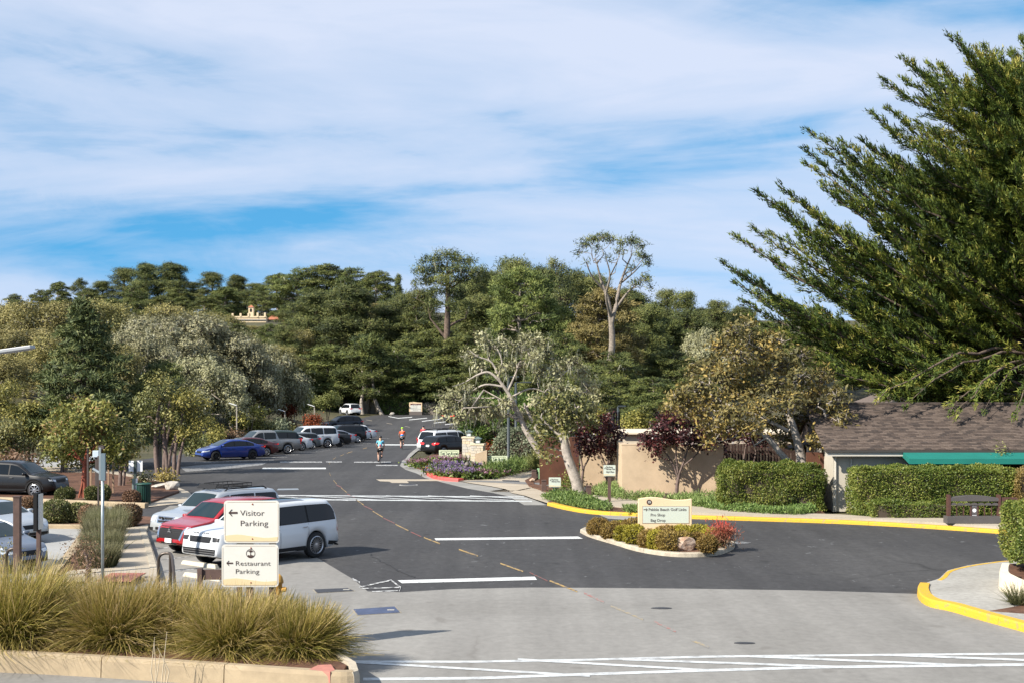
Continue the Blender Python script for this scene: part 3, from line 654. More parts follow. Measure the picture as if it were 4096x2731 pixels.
def car(name, label, kind, col, ref, local, heading, cat='car', group=None, spokes=10, rim=None, lit=False, seams=False, front=True, rack=False, sx=1.0, sz=1.0, wheel_drop=0.0, detail=None):
    s = SPEC[kind]; L, W, wb, wr = s['L'], s['W'], s['wb'], s['wr']
    hd = R(heading); hx, hy = math.cos(hd), math.sin(hd)
    loc = Vector(ref) - Vector((hx * local[0] * sx - hy * local[1], hy * local[0] * sx + hx * local[1], 0))
    loc.z = zr(loc.y) + (0.008 if loc.y < 70 else 0.004)
    root = empty(name, loc, hd, label, cat, group)
    root.scale = (sx, 1.0, sz)
    N = 110; X = np.linspace(-L / 2, L / 2, N)
    def sm(pts, sig=0.05, xs_=X):
        a = np.array([interp(pts, x) for x in np.concatenate([[-L / 2] * 6, X, [L / 2] * 6])])
        k = np.exp(-0.5 * (np.arange(-6, 7) * (L / N) / sig) ** 2); k /= k.sum()
        return np.convolve(a, k, 'same')[6:-6]
    top = sm(s['top']); belt = sm(s['belt'], 0.1)
    bx_ = kind in ('luxury', 'boxsuv', 'bigsuv', 'pickup')
    hwid = sm([(-L / 2, W * 0.44), (-L / 2 + 0.10, W * 0.478), (-L / 2 + 0.45, W * 0.492), (-0.4, W * 0.5), (L / 2 - 0.75, W * 0.494), (L / 2 - 0.3, W * 0.475), (L / 2 - 0.08, W * 0.44), (L / 2, W * 0.40)] if bx_ else [(-L / 2, W * 0.40), (-L / 2 + 0.10, W * 0.455), (-L / 2 + 0.45, W * 0.488), (-0.4, W * 0.5), (L / 2 - 0.75, W * 0.492), (L / 2 - 0.3, W * 0.455), (L / 2 - 0.08, W * 0.40), (L / 2, W * 0.34)], 0.06)
    xf, xr_ = wb / 2 + 0.02, -wb / 2 + 0.02
    Ra = wr * 1.10
    zb = []
    for x in X:
        z = s['sill'] - 0.02
        e_ = max(0, abs(x) - (L / 2 - 0.45)); z += e_ * 0.28
        for xc in (xf, xr_):
            if abs(x - xc) < Ra: z = max(z, wr + math.sqrt(Ra * Ra - (x - xc) ** 2) - 0.0)
        zb.append(z)
    zb = np.array(zb); tum = 0.30
    rows = []
    for i, x in enumerate(X):
        w, zt, z0 = hwid[i], top[i], zb[i]; b = min(belt[i], zt - 0.035); g = zt - b
        if z0 > b - 0.12: z0 = b - 0.12
        y5 = w * 0.955; y6 = y5 - tum * g * 0.85
        rows.append([(0, z0), (w * 0.90, z0), (w * 0.985, z0 + 0.03), (w, z0 + 0.45 * (b - z0)), (w * 0.992, b - 0.10), (y5, b), (y6, b + 0.85 * g), (y6 - 0.07 - 0.02 * g, b + 0.965 * g), (y6 * 0.5, zt), (0, zt + 0.012)])
    rows = np.array(rows); K = rows.shape[1]
    Vv = []; Fc = []; mi = []
    for i, x in enumerate(X):
        for k in range(K): Vv.append((x, rows[i, k, 0], rows[i, k, 1]))
        for k in range(K - 2, 0, -1): Vv.append((x, -rows[i, k, 0], rows[i, k, 1]))
    RN = 2 * K - 2
    for i in range(N - 1):
        for k in range(RN):
            a, b = i * RN + k, i * RN + (k + 1) % RN
            Fc.append((a, b, b + RN, a + RN)); mi.append(1 if k in (0, RN - 1) else 0)
    Fc.append(tuple(range(RN - 1, -1, -1))); mi.append(0); Fc.append(tuple((N - 1) * RN + k for k in range(RN))); mi.append(0)
    me = bpy.data.meshes.new('body'); me.from_pydata(Vv, [], Fc)
    me.materials.append(PAINT[col]); me.materials.append(UNDER)
    me.polygons.foreach_set('material_index', mi); me.polygons.foreach_set('use_smooth', [True] * len(Fc))
    bm = bmesh.new(); bm.from_mesh(me); bmesh.ops.recalc_face_normals(bm, faces=bm.faces[:]); bm.to_mesh(me)
    bvh = BVHTree.FromBMesh(bm); bm.free(); me.update()
    body = obj('body', me, root)
    def row(x):
        t = (x + L / 2) / L * (N - 1); i = int(max(0, min(N - 2, math.floor(t)))); f = t - i
        return rows[i] * (1 - f) + rows[i + 1] * f
    # ---- glass
    def side_glass(x0, x1, sg, nm, lo=0.03, hi=0.78, mat=GLASS, off=0.014):
        Vs, Fs = [], []; n = 14
        for j in range(n + 1):
            x = x0 + (x1 - x0) * j / n; r = row(x); b, z6 = r[5][1], r[6][1]; h = z6 - b
            zl, zu = b + lo, b + max(lo + 0.01, h * (hi + 0.16) - 0.02)
            for z in (zl, zu):
                t = (z - b) / max(h, 1e-3); y = r[5][0] + (r[6][0] - r[5][0]) * t + off
                Vs.append((x, sg * y, z))
        for j in range(n):
            q = (2 * j, 2 * j + 2, 2 * j + 3, 2 * j + 1); Fs.append(q if sg < 0 else q[::-1])
        return MB().add(Vs, Fs).build(nm, mat, root, True)
    if kind in ('luxury', 'sedan', 'suv', 'hatch', 'bigsuv') and kind != 'bigsuv':
        for sg in (1, -1): side_glass(s['side'][0], s['side'][1], sg, 'window_surround', 0.008, 0.81, BLK, 0.006)
    cuts = [s['side'][1]] + [p for p in s['pil']] + [s['side'][0]]
    for sg in (1, -1):
        for a, b in zip(cuts, cuts[1:]):
            side_glass(b + 0.035, a - 0.035, sg, 'side_window')
    def top_glass(x0, x1, nm, mat, fr=0.93, raise_=0.010):
        Vs, Fs = [], []; n = 10
        for j in range(n + 1):
            x = x0 + (x1 - x0) * j / n; r = row(x)
            pr = [(-r[7][0] * fr, r[7][1]), (-r[8][0], r[8][1]), (0, r[9][1]), (r[8][0], r[8][1]), (r[7][0] * fr, r[7][1])]
            dz = (row(min(L / 2, x + 0.05))[9][1] - row(max(-L / 2, x - 0.05))[9][1]) / 0.1; nn = Vector((-dz, 0, 1)).normalized() * raise_
            for y, z in pr: Vs.append((x + nn.x, y, z + nn.z))
        for j in range(n):
            for k in range(4):
                a = j * 5 + k; Fs.append((a, a + 5, a + 6, a + 1))
        return MB().add(Vs, Fs).build(nm, mat, root, True)
    top_glass(s['ws'][0] + 0.03, s['ws'][1] - 0.04, 'windscreen', GLASSW)
    top_glass(s['rw'][0] + 0.02, s['rw'][1] - 0.02, 'rear_window', GLASS)
    if s.get('roofg'): top_glass(-1.3, 0.25, 'roof_glass', GLASS, 0.86)
    if s.get('bed'): top_glass(s['bed'][0], s['bed'][1], 'bed_shade_patch', BLK, 0.95)  # flat black patch, the shade of the open bed put into colour
    # ---- patches laid on the body
    def patch(nm, poly, axis, mat, off=0.008, cuts_=3, parent=root):
        """poly in (y,z) for 'front'/'rear', (x,z) for 'left'/'right'."""
        b = bmesh.new(); vs2 = [b.verts.new((p[0], p[1], 0)) for p in poly]; b.faces.new(vs2)
        bmesh.ops.triangulate(b, faces=b.faces[:]); bmesh.ops.subdivide_edges(b, edges=b.edges[:], cuts=cuts_, use_grid_fill=True)
        for v in b.verts:
            a_, z_ = v.co.x, v.co.y
            o_, d_ = {'front': ((9, a_, z_), (-1, 0, 0)), 'rear': ((-9, a_, z_), (1, 0, 0)), 'left': ((a_, 9, z_), (0, -1, 0)), 'right': ((a_, -9, z_), (0, 1, 0))}[axis]
            h, nn, _, _ = bvh.ray_cast(Vector(o_), Vector(d_))
            if h is None: h, nn = Vector((L / 2 - 0.05 if axis == 'front' else -L / 2 + 0.05, a_, z_)) if axis in ('front', 'rear') else Vector((a_, W / 2 - 0.02 if axis == 'left' else -W / 2 + 0.02, z_)), -Vector(d_)
            v.co = h - Vector(d_) * off
        bmesh.ops.recalc_face_normals(b, faces=b.faces[:])
        m_ = bpy.data.meshes.new(nm); b.to_mesh(m_); b.free(); m_.materials.append(mat); m_.polygons.foreach_set('use_smooth', [True] * len(m_.polygons))
        return obj(nm, m_, parent)
    hb = interp(s['top'], L / 2 - 0.2)       # bonnet edge height
    dk_ = interp(s['belt'], -L / 2 + 0.1)
    suv = kind in ('suv', 'boxsuv', 'luxury', 'bigsuv', 'pickup')
    if front:
        d = detail or 'plain'
        if d == 'luxury':
            patch('grille', [(-.52, .98), (.52, .98), (.47, .80), (-.47, .80)], 'front', BLK, 0.012)
            for q in range(4):
                patch('grille_slat', [(-.47, .945 - q * .04), (.47, .945 - q * .04), (.47, .93 - q * .04), (-.47, .93 - q * .04)], 'front', DALU, 0.022, 2)
            for sg in (1, -1): patch('headlamp', [(sg * .56, .985), (sg * .93, .96), (sg * .93, .86), (sg * .60, .84)], 'front', DALU, 0.012)
            patch('lower_grille', [(-.78, .62), (.78, .62), (.74, .44), (-.74, .44)], 'front', BLK, 0.012)
            for q in range(2): patch('grille_bar', [(-.76, .575 - q * .07), (.76, .575 - q * .07), (.76, .552 - q * .07), (-.76, .552 - q * .07)], 'front', M('grille_bar_grey', (.16, .16, .165), .4, metal=.3), 0.02, 2)
            patch('skid_plate', [(-.70, .42), (.70, .42), (.55, .33), (-.55, .33)], 'front', ALU, 0.012)
            for yy, ww in ((-.24, 'RANGE'), (.24, 'ROVER')): text('lettering', ww, 0.06, DALU, root, (2.455, yy, 1.085), (R(40), 0, R(90)), 'CENTER', 0.006, 0.002, 1.0, 1.9)
        elif d == 'shield':
            patch('grille', [(-.62, .93), (.62, .93), (.52, .55), (-.52, .55)], 'front', BLK, 0.012)
            for q in range(5): patch('grille_slat', [(-.55, .88 - q * .065), (.55, .88 - q * .065), (.55, .868 - q * .065), (-.55, .868 - q * .065)], 'front', BLK, 0.02, 2)
            for sg in (1, -1):
                patch('chrome_blade', [(sg * .62, .90), (sg * .70, .90), (sg * .60, .50), (sg * .52, .55)], 'front', CHR, 0.016)
                patch('headlamp', [(sg * .66, .95), (sg * .9, .93), (sg * .9, .86), (sg * .68, .86)], 'front', HEAD, 0.012)
            patch('lower_grille', [(-.75, .44), (.75, .44), (.7, .36), (-.7, .36)], 'front', BLK, 0.012)
            patch('skid_plate', [(-.75, .355), (.75, .355), (.55, .29), (-.55, .29)], 'front', CHR, 0.012)
            bd = MB()
            for q in range(3):
                a = R(90 + 120 * q); c_ = (math.cos(a) * .055, .80 + math.sin(a) * .055); e1 = (math.cos(a + .5) * .05, .80 + math.sin(a + .5) * .05); e2 = (math.cos(a - .5) * .05, .80 + math.sin(a - .5) * .05); t_ = (math.cos(a) * .1, .80 + math.sin(a) * .1)
                bd.add([(2.345, 0, .80), (2.345, e1[0], e1[1]), (2.345, t_[0], t_[1]), (2.345, e2[0], e2[1])], [(0, 3, 2, 1)])
            bd.build('badge', CHR, root)
            pl = patch('number_plate', [(-.17, .56), (.17, .56), (.17, .42), (-.17, .42)], 'front', PLATE, 0.03, 1)
            text('plate_lettering', '9YNK938', 0.10, BLK, root, (2.372, 0, .475), (R(90), 0, R(90)), 'CENTER', 0.001)
        elif d == 'truckface':
            patch('grille', [(-.46, .98), (.46, .98), (.40, .74), (-.40, .74)], 'front', CHR, 0.012)
            patch('grille_mesh', [(-.40, .95), (.40, .95), (.34, .88), (-.34, .88)], 'front', BLK, 0.02); patch('grille_mesh', [(-.36, .83), (.36, .83), (.33, .77), (-.33, .77)], 'front', BLK, 0.02)
            for sg in (1, -1):
                patch('headlamp', [(sg * .50, .97), (sg * .86, .95), (sg * .86, .78), (sg * .52, .76)], 'front', HEAD, 0.012)
                patch('fog_lamp', [(sg * .55, .58), (sg * .8, .58), (sg * .8, .47), (sg * .58, .47)], 'front', BLK, 0.012)
            MB().lathe([(.09, 0), (.09, .02), (.07, .02), (.07, 0)], 18, (2.40, 0, .915), Matrix.Rotation(R(90), 4, 'Y') @ Matrix.Diagonal((0.7, 1.2, 1, 1))).build('badge', CHR, root)
            patch('air_intake', [(-.42, .60), (.42, .60), (.42, .50), (-.42, .50)], 'front', BLK, 0.012)
        else:
            hz_ = hb - 0.06
            patch('grille', [(-.42, hz_ - .02), (.42, hz_ - .02), (.36, hz_ - .16), (-.36, hz_ - .16)], 'front', BLK, 0.012)
            patch('lower_grille', [(-.60, .40), (.60, .40), (.55, .27), (-.55, .27)], 'front', BLK, 0.012)
            for sg in (1, -1): patch('headlamp', [(sg * .46, hz_ - .02), (sg * W * .44, hz_ + .03), (sg * W * .44, hz_ - .06), (sg * .5, hz_ - .11)], 'front', HEAD, 0.012)
            if kind == 'sedan':
                for sg in (1, -1): patch('headlamp', [(2.14, hz_ - .02), (1.80, hz_ + .055), (1.86, hz_ - .02), (2.10, hz_ - .07)], 'left' if sg > 0 else 'right', HEAD, 0.008)
    # rear
    lm = TAILON if lit else TAIL
    for sg in (1, -1):
        if kind == 'luxury':
            patch('tail_lamp', [(sg * .80, 1.12), (sg * .95, 1.12), (sg * .95, .80), (sg * .80, .80)], 'rear', TAIL)
        elif kind in ('bigsuv', 'boxsuv', 'pickup'):
            patch('tail_lamp', [(sg * W * .40, dk_ - .02), (sg * W * .475, dk_ - .02), (sg * W * .475, dk_ - .36), (sg * W * .40, dk_ - .36)], 'rear', lm)
            patch('tail_lamp', [(-L / 2 + .02, dk_ - .02), (-L / 2 + .16, dk_ - .02), (-L / 2 + .16, dk_ - .34), (-L / 2 + .04, dk_ - .34)], 'left' if sg > 0 else 'right', lm, 0.006, 2)
        else:
            patch('tail_lamp', [(sg * .42, dk_ - .08), (sg * W * .46, dk_ - .02), (sg * W * .46, dk_ - .19), (sg * .45, dk_ - .17)], 'rear', lm)
            patch('tail_lamp', [(-L / 2 + .05, dk_ - .02), (-L / 2 + .40, dk_ - .06), (-L / 2 + .30, dk_ - .13), (-L / 2 + .06, dk_ - .17)], 'left' if sg > 0 else 'right', lm, 0.006, 2)
    patch('number_plate', [(-.17, dk_ - .20), (.17, dk_ - .20), (.17, dk_ - .33), (-.17, dk_ - .33)], 'rear', PLATE, 0.012, 1)
    if s['clad'] or kind == 'luxury':
        patch('rear_bumper', [(-W * .44, .50), (W * .44, .50), (W * .42, .30), (-W * .42, .30)], 'rear', BLK, 0.02)
        for ax in ('left', 'right'):
            patch('sill_cladding', [(xr_ + Ra + .04, s['sill'] + .14), (xf - Ra - .04, s['sill'] + .14), (xf - Ra - .02, s['sill'] + .0), (xr_ + Ra + .02, s['sill'] + .0)], ax, BLK, 0.012)
        if kind == 'luxury':
            for ax in ('left', 'right'): patch('bumper_corner', [(-2.47, .46), (-2.0, .52), (-1.97, .40), (-2.42, .33)], ax, BLK, 0.012)
    if s['clad']:
        for sg, ax in ((1, 'l'), (-1, 'r')):
            for xc in (xf, xr_):
                Vs, Fs = [], []; n = 18
                for j in range(n + 1):
                    a = math.pi * (0.02 + 0.96 * j / n)
                    for rr in (Ra - 0.005, Ra + 0.065):
                        x, z = xc + rr * math.cos(a), wr + rr * math.sin(a); wy = row(max(-L / 2, min(L / 2, x)))[3][0]
                        Vs.append((x, sg * (wy + 0.012), z))
                for j in range(n):
                    q = (2 * j, 2 * j + 1, 2 * j + 3, 2 * j + 2); Fs.append(q if sg < 0 else q[::-1])
                MB().add(Vs, Fs).build('arch_trim', BLK, root)
    # doors: seams, handles, mirrors
    for sg, ax in ((1, 'left'), (-1, 'right')):
        for j, p in enumerate((s['side'][1] - 0.05,) + tuple(s['pil']) if kind != 'pickup' else (1.05, 0.28, -0.74)):
            z1 = interp(s['belt'], p) - 0.02; z2 = s['sill'] + (.13 if abs(p - xr_) > Ra + .05 else Ra)
            if seams and abs(p - xr_) > Ra * 0.5: patch('door_seam', [(p - .006, z1), (p + .006, z1), (p + .006, z2), (p - .006, z2)], ax, BLK, 0.004, 2)
            if j < 2:
                hx_ = (s['pil'][j] if j < len(s['pil']) else -.65) + .16; hz2 = interp(s['belt'], hx_) - .12
                h = bvh.ray_cast(Vector((hx_, 9 * sg, hz2)), Vector((0, -sg, 0)))[0]
                if h is not None: MB().box((hx_, h.y + sg * .02, hz2), (.20, .035, .03)).build('door_handle', PAINT[col] if col != 'white' else CHR, root, bevel=0.008)
        mxp = s['side'][1] - .10; my = row(mxp)[5][0] + .14; mz = interp(s['belt'], mxp) + .09
        mr_ = MB(); mr_.lathe([(0.02, -.06), (.07, -.05), (.085, 0), (.075, .05), (.02, .06)], 10, (mxp, sg * my, mz), Matrix.Diagonal((1.0, 1.45, 1.15, 1)))
        mr_.box((mxp, sg * (my - .12), mz - .04), (.06, .12, .03)); mr_.build('mirror', PAINT[col], root, True)
    # wheels
    for x in (xf, xr_):
        for sg in (1, -1):
            wmesh = wheel_meshes(wr, 0.24, spokes, rim or ALU, (rim or ALU).name)
            we = empty('wheel', (x, sg * (W / 2 - 0.145), wr), R(180) if sg > 0 else 0); we.parent = root
            for nm, m_ in zip(('tyre', 'rim', 'brake_disc'), wmesh): obj(nm, m_, we)
    if rack:
        rk = MB()
        for sg in (1, -1):
            x0, x1 = s['side'][0] + .35, s['side'][1] - .75
            y = row(0)[7][0] * 0.93; zt = interp(s['top'], 0)
            rk.tube([(x0, sg * y, zt - .04), (x0 + .15, sg * y, zt + .05), (x1 - .15, sg * y, zt + .05), (x1, sg * y, zt - .04)], .025, 6)
        if rack == 'bars' or rack == 'basket':
            for x in (-.9, 0.0): rk.tube([(x, -y, zt + .06), (x, y, zt + .06)], .022, 6)
        rk.build('roof_rack', BLK, root)
        if rack == 'basket':
            bk = MB(); x0, x1, z0 = -1.15, 0.15, zt + .10
            for z in (z0, z0 + .11): bk.tube([(x0, -.55, z), (x1, -.55, z), (x1, .55, z), (x0, .55, z), (x0, -.55, z)], .016, 6)
            for i in range(7):
                xx = x0 + (x1 - x0) * i / 6; bk.tube([(xx, -.55, z0 + .11), (xx, -.55, z0), (xx, .55, z0), (xx, .55, z0 + .11)], .011, 5)
            bk.build('roof_basket', BLK, root)
            MB().plate([(-.52, -.06), (.52, -.06), (.46, .12), (-.46, .12)], 0, .02, Mx=Matrix.Translation((x1 + .32, 0, z0 + .02)) @ Matrix.Rotation(R(90), 4, 'Z') @ Matrix.Rotation(R(-38), 4, 'X')).build('wind_fairing', BLK, root)
    return root

HD = 231.0; hvec = Vector((math.cos(R(HD)), math.sin(R(HD)), 0))
g3 = 'vehicles nosed in to the walkway'
car('luxury_suv', 'white luxury SUV parked behind the visitor parking sign', 'luxury', 'white', gp(316.7, 557), (-1.48, 0.97), HD, 'suv', g3, spokes=18, seams=True, detail='luxury')
car('compact_suv', 'red compact SUV with black grille and white number plate', 'suv', 'red', (-11.3, 46.8, 0), (2.36, 0), HD, 'suv', g3, detail='shield', seams=True)
car('offroad_suv', 'silver SUV with a black roof basket beyond the red one', 'boxsuv', 'palesilver', (-12.2, 49.7, 0), (2.4, 0), HD, 'suv', g3, detail='truckface', rack='basket', seams=True)
# left-hand lot
car('silver_sedan', 'pale silver sedan behind the brown posts, cut by the frame', 'sedan', 'palesilver', gp(34.5, 539), (1.36, 0.8), -32, 'car', 'cars in the lot', spokes=10, seams=True)
car('dark_sedan', 'slate blue sedan nearest the grass, behind the bronze bush', 'sedan', 'steel', gp(31, 566.5), (1.36, 0.8), -32, 'car', 'cars in the lot', spokes=5, seams=True)
car('black_crossover', 'black SUV parked under the trees behind the round shrubs', 'suv', 'black', gp(34, 497), (1.36, -0.9), -12, 'suv', 'cars in the lot', spokes=8, seams=True)
# the row along the left side of the road
row = [('sedan', 'blue', 'bright blue sedan, first in the long parked row', 'blue_sedan', 'car', dict(spokes=10, rim=DALU)),
       ('sedan', 'maroon', 'maroon sedan between the blue sedan and the pewter pickup', 'maroon_sedan', 'car', {}),
       ('pickup', 'pickup', 'pewter grey crew-cab pickup truck in the parked row', 'pickup_truck', 'truck', dict(spokes=6)),
       ('suv', 'green', 'dark green SUV between pewter pickup and white coupe', 'green_suv', 'suv', dict(sx=0.95)),
       ('sedan', 'white', 'white coupe with red tail lamps before the grey coupe', 'white_coupe', 'car', dict(spokes=7)),
       ('hatch', 'grey', 'grey coupe in front of the large white SUV', 'grey_coupe', 'car', dict(spokes=6, sz=0.97)),
       ('bigsuv', 'white', 'largest white SUV standing tall in the parked row', 'large_suv', 'suv', dict(spokes=7)),
       ('pickup', 'charcoal', 'black pickup truck just beyond the largest white SUV', 'black_pickup', 'truck', dict(spokes=6, rim=DALU)),
       ('sedan', 'black', 'black sedan squeezed between black pickup and blue-silver sedan', 'black_sedan', 'car', dict(spokes=7)),
       ('sedan', 'lex', 'blue-silver sports sedan with dark wheels in the row', 'sports_sedan', 'car', dict(spokes=9, rim=DALU)),
       ('boxsuv', 'black', 'boxy black SUV with roof rails behind the blue-silver sedan', 'boxy_suv', 'suv', dict(rack='rails')),
       ('suv', 'white', 'white SUV, second to last of the parked row', 'white_suv', 'suv', dict(spokes=6)),
       ('sedan', 'white', 'white sedan, last of the parked row beside the road', 'white_sedan', 'car', dict(spokes=9))]
for i, (k, c, lb, nm, ct, kw) in enumerate(row):
    s_ = SPEC[k]
    stag = {2: .7, 6: .55, 7: .9, 10: .3, 0: 0.0}.get(i, 0.0)
    ref = Vector((-17.9 + 0.275 * i, 99.0 + 3.95 * i, 0)) + Vector((0.83, 0.56, 0)) * (stag - 0.15)
    car(nm, lb, k, c, ref, (-s_['wb'] / 2 + .02, s_['W'] / 2 - .03), 214, ct, 'cars parked in the long row', **kw)
car('dark_suv', 'dark SUV parked up the slope above the row, by the red bush', 'suv', 'navy', (-17.3, 166, 0), (-2.36, 0.9), 212, 'suv', 'cars parked farther up')
# right-hand bays
gr = 'cars in the bays beside the flower bed'
car('black_hatchback', 'black hatchback nearest the flower bed, tail lamp lit', 'hatch', 'black', gd(419.5, 105.6), (-2.14, 0.85), 47, 'car', gr, lit=True)
car('white_minivan', 'white SUV with black roof bars behind the black hatchback', 'bigsuv', 'white', gd(419.5, 110.4), (-2.4, 0.9), 47, 'suv', gr, rack='bars', sz=0.92)
car('white_crossover', 'white crossover mostly hidden behind the other white SUV', 'suv', 'white', gd(416.5, 115.2), (-2.36, 0.85), 47, 'suv', gr, rack='rails')
car('black_wagon', 'black wagon with roof rack, farthest of the flower bed bays', 'suv', 'black', gd(433, 120.5), (-2.36, 0.85), 47, 'car', gr, rack='bars')
car('far_sedan', 'dark green sedan with lit tail lamps under the lichen oak', 'sedan', 'navy', gd(442.5, 179), (-2.3, 0.8), 55, 'car', lit=True, sz=1.04)
car('far_white_suv', 'white SUV driving away at the far end of the road', 'suv', 'white', gd(361.5, 199), (-2.36, -0.85), 117, 'suv', spokes=6)
car('courtyard_suv', 'dark blue SUV glimpsed behind the bushes right of the entrance', 'suv', 'navy', (1.4, 90.5, 0), (-2.36, 0.85), 75, 'suv', lit=True)
car('lot_red_car', 'small red car high among the trees above the row', 'hatch', 'red', (-35, 186, 0), (-2.1, 0), 140, 'car').location.z = 2.4
car('lot_blue_van', 'pale blue SUV between the red bushes above the row', 'suv', 'lex', (-25.6, 163, 0), (-2.1, 0), 150, 'suv').location.z = 1.2
# ================================================================= buildings and walls
STUC = M('tan_stucco', (0.50, 0.38, 0.255), 0.9, var=0.10, scale=1.2, bump=0.25, bscale=40)
CREAM = M('cream_stucco', (0.52, 0.45, 0.35), 0.9, var=0.06, scale=1.5, bump=0.2, bscale=40)
PALE = M('pale_wall_paint', (0.46, 0.42, 0.345), 0.85, var=0.06, scale=1.3, bump=0.15, bscale=30)
TERRA = M('terracotta_stucco', (0.09, 0.034, 0.018), 0.9, var=0.2, scale=1.5, bump=0.2)
DKWOOD = M('dark_brown_wood', (0.035, 0.016, 0.011), 0.8, var=0.35, scale=6)
FASC = M('fascia_white', (0.5, 0.47, 0.41), 0.7, var=0.05)
TEAL = M('teal_canvas', (0.004, 0.15, 0.12), 0.75, var=0.08, scale=1.0)
SH = [M('shingle_%s' % 'abc'[i], c, 0.95, var=0.25, scale=9) for i, c in enumerate([(0.082, 0.060, 0.048), (0.118, 0.088, 0.070), (0.055, 0.041, 0.034)])]
TILE = M('clay_tile', (0.36, 0.13, 0.07), 0.9, var=0.3, scale=6)

# --- garden walls
w = MB(); w.box((7.73, 68.56, 1.26), (4.88, 0.32, 2.6)); w.box((5.44, 71.2, 1.255), (0.298, 4.9, 2.59))
wall = empty('garden_wall', (0, 0, 0), 0, 'tan stucco wall with tree shadows behind the island sign', 'wall')
w.build('wall_panel', STUC, wall)
c_ = MB(); c_.box((7.73, 68.56, 2.57), (4.94, 0.36, 0.035)); c_.build('coping', M('stucco_cap', (0.6, 0.46, 0.31), 0.9), wall)
w = MB(); w.box((4.42, 73.9, 1.28), (1.72, 0.3, 2.62)); tag(w.build('set_back_wall', STUC), 'tan stucco wall set back behind the two slim plum trees', 'wall')
w = MB(); w.box((2.52, 76.0, 1.28), (2.1, 0.3, 2.62)); tag(w.build('terracotta_wall', TERRA), 'rust brown wall behind the leaning oak trunk', 'wall')
w = MB(); w.box((11.5, 78, 1.37), (11.4, 5.0, 2.78)); b_ = w.build('cream_building', CREAM); tag(b_, 'low cream building showing above the garden wall', 'building')
MB().box((11.5, 77.9, 2.80), (11.7, 5.4, 0.08)).build('parapet', M('parapet_cap', (0.66, 0.56, 0.42), 0.9), b_)
# --- brown board fence
fn = empty('board_fence', (10.2, 70.2, 0), 0, 'dark brown board fence behind the clipped hedge', 'fence')
bd = [MB().box((0, 0, 1.25), (0.138, 0.03, 2.5 + 0.02 * k)).mesh('board', DKWOOD) for k in range(3)]
for i in range(34): obj('board', bd[i % 3], fn, (0.09 + 0.148 * i, 0.012 * (i % 2), 0.0))
for i in range(4): MB().box((0.0, 0, 1.28), (0.1, 0.1, 2.6)).build('post', DKWOOD, fn, loc=(0.1 + 1.6 * i, 0.12, 0))
for z in (0.5, 2.1): MB().box((2.5, 0.08, z), (5.0, 0.05, 0.09)).build('rail', DKWOOD, fn)
# --- shop with shingled roof and teal awning
hs = empty('shop_building', (13.9, 61.6, 0), 0, 'low pale building with brown shingle roof and teal awning', 'building')
X0, X1 = 0.0, 13.0
w = MB(); w.box((6.5, 4.0, 1.33), (13.0, 8.0, 2.66)); w.build('wall', PALE, hs)
w = MB()
def slope(mb, x0, x1, y0, z0, y1, z1, th=0.10):
    mb.add([(x0, y0, z0), (x1, y0, z0), (x1, y1, z1), (x0, y1, z1), (x0, y0, z0 - th), (x1, y0, z0 - th), (x1, y1, z1 - th), (x0, y1, z1 - th)], [(0, 1, 2, 3), (7, 6, 5, 4), (0, 4, 5, 1), (1, 5, 6, 2), (2, 6, 7, 3), (3, 7, 4, 0)])
RY0, RZ0, RY1, RZ1 = -0.62, 2.70, 4.0, 4.55
slope(w, -0.45, 13.3, RY0, RZ0, RY1, RZ1); slope(w, -0.45, 13.3, 8.62, RZ0, RY1 + 0.004, RZ1)
w.add([(-0.0, 0.0, 2.6), (-0.0, 8.0, 2.6), (-0.0, 4.0, 4.42)], [(0, 2, 1)])
rf = w.build('roof', SH[0], hs)
# shingles: nearest courses one by one, the rest joined
sl = math.hypot(RY1 - RY0, RZ1 - RZ0); ang = math.atan2(RZ1 - RZ0, RY1 - RY0); nco, tabw = 31, 0.305; exp_ = sl / nco
def tab(mb, dx=0.0, dy=0.0, dz=0.0, w_=0.295, l_=0.19, th=0.022):
    Mx = Matrix.Rotation(ang, 4, 'X')
    P = [Vector((dx, 0, 0.0)), Vector((dx + w_, 0, 0.0)), Vector((dx + w_, l_, -0.012)), Vector((dx, l_, -0.012))]
    T = [p + Vector((0, 0, th if i < 2 else th * 0.4)) for i, p in enumerate(P)]
    V = [Vector((0, dy, dz)) + Mx @ p for p in P + T]
    mb.add(V, [(3, 2, 1, 0), (4, 5, 6, 7), (0, 1, 5, 4), (1, 2, 6, 5), (2, 3, 7, 6), (3, 0, 4, 7)])
tmesh = []
for k in range(3):
    mb = MB(); tab(mb); tmesh.append(mb.mesh('shingle', SH[k]))
rng = random.Random(4); rest = [MB(), MB(), MB()]; cnt = 0
for c in range(nco):
    y = RY0 + (RY1 - RY0) * c / nco; z = RZ0 + (RZ1 - RZ0) * c / nco + 0.012
    for i in range(29):
        x = -0.44 + tabw * i + (tabw / 2 if c % 2 else 0) - 0.02; k = rng.choice((0, 0, 1, 1, 2)); j = rng.uniform(-0.012, 0.012)
        if c < 10: obj('shingle', tmesh[k], rf, (x, y + j, z)); cnt += 1
        else: tab(rest[k], x, y + j, z)
for k in range(3):
    o = rest[k].build('shingle_field', SH[k], rf); o['kind'] = 'stuff'
MB().tube([(-0.45, RY1, RZ1 + 0.03), (13.3, RY1, RZ1 + 0.03)], 0.07, 8).build('ridge_cap', SH[2], rf)
MB().box((6.42, RY0 + 0.02, 2.52), (13.7, 0.06, 0.17)).build('fascia', FASC, hs)
MB().box((6.42, RY0 - 0.03, 2.645), (13.74, 0.13, 0.09)).build('gutter', M('gutter_dark', (0.05, 0.045, 0.04), 0.5), hs)
for x in (0.78, 0.10): MB().tube([(x, -0.45, 2.55), (x, -0.06, 2.3), (x, -0.06, 0.1)], 0.045, 8).build('downpipe', FASC, hs)
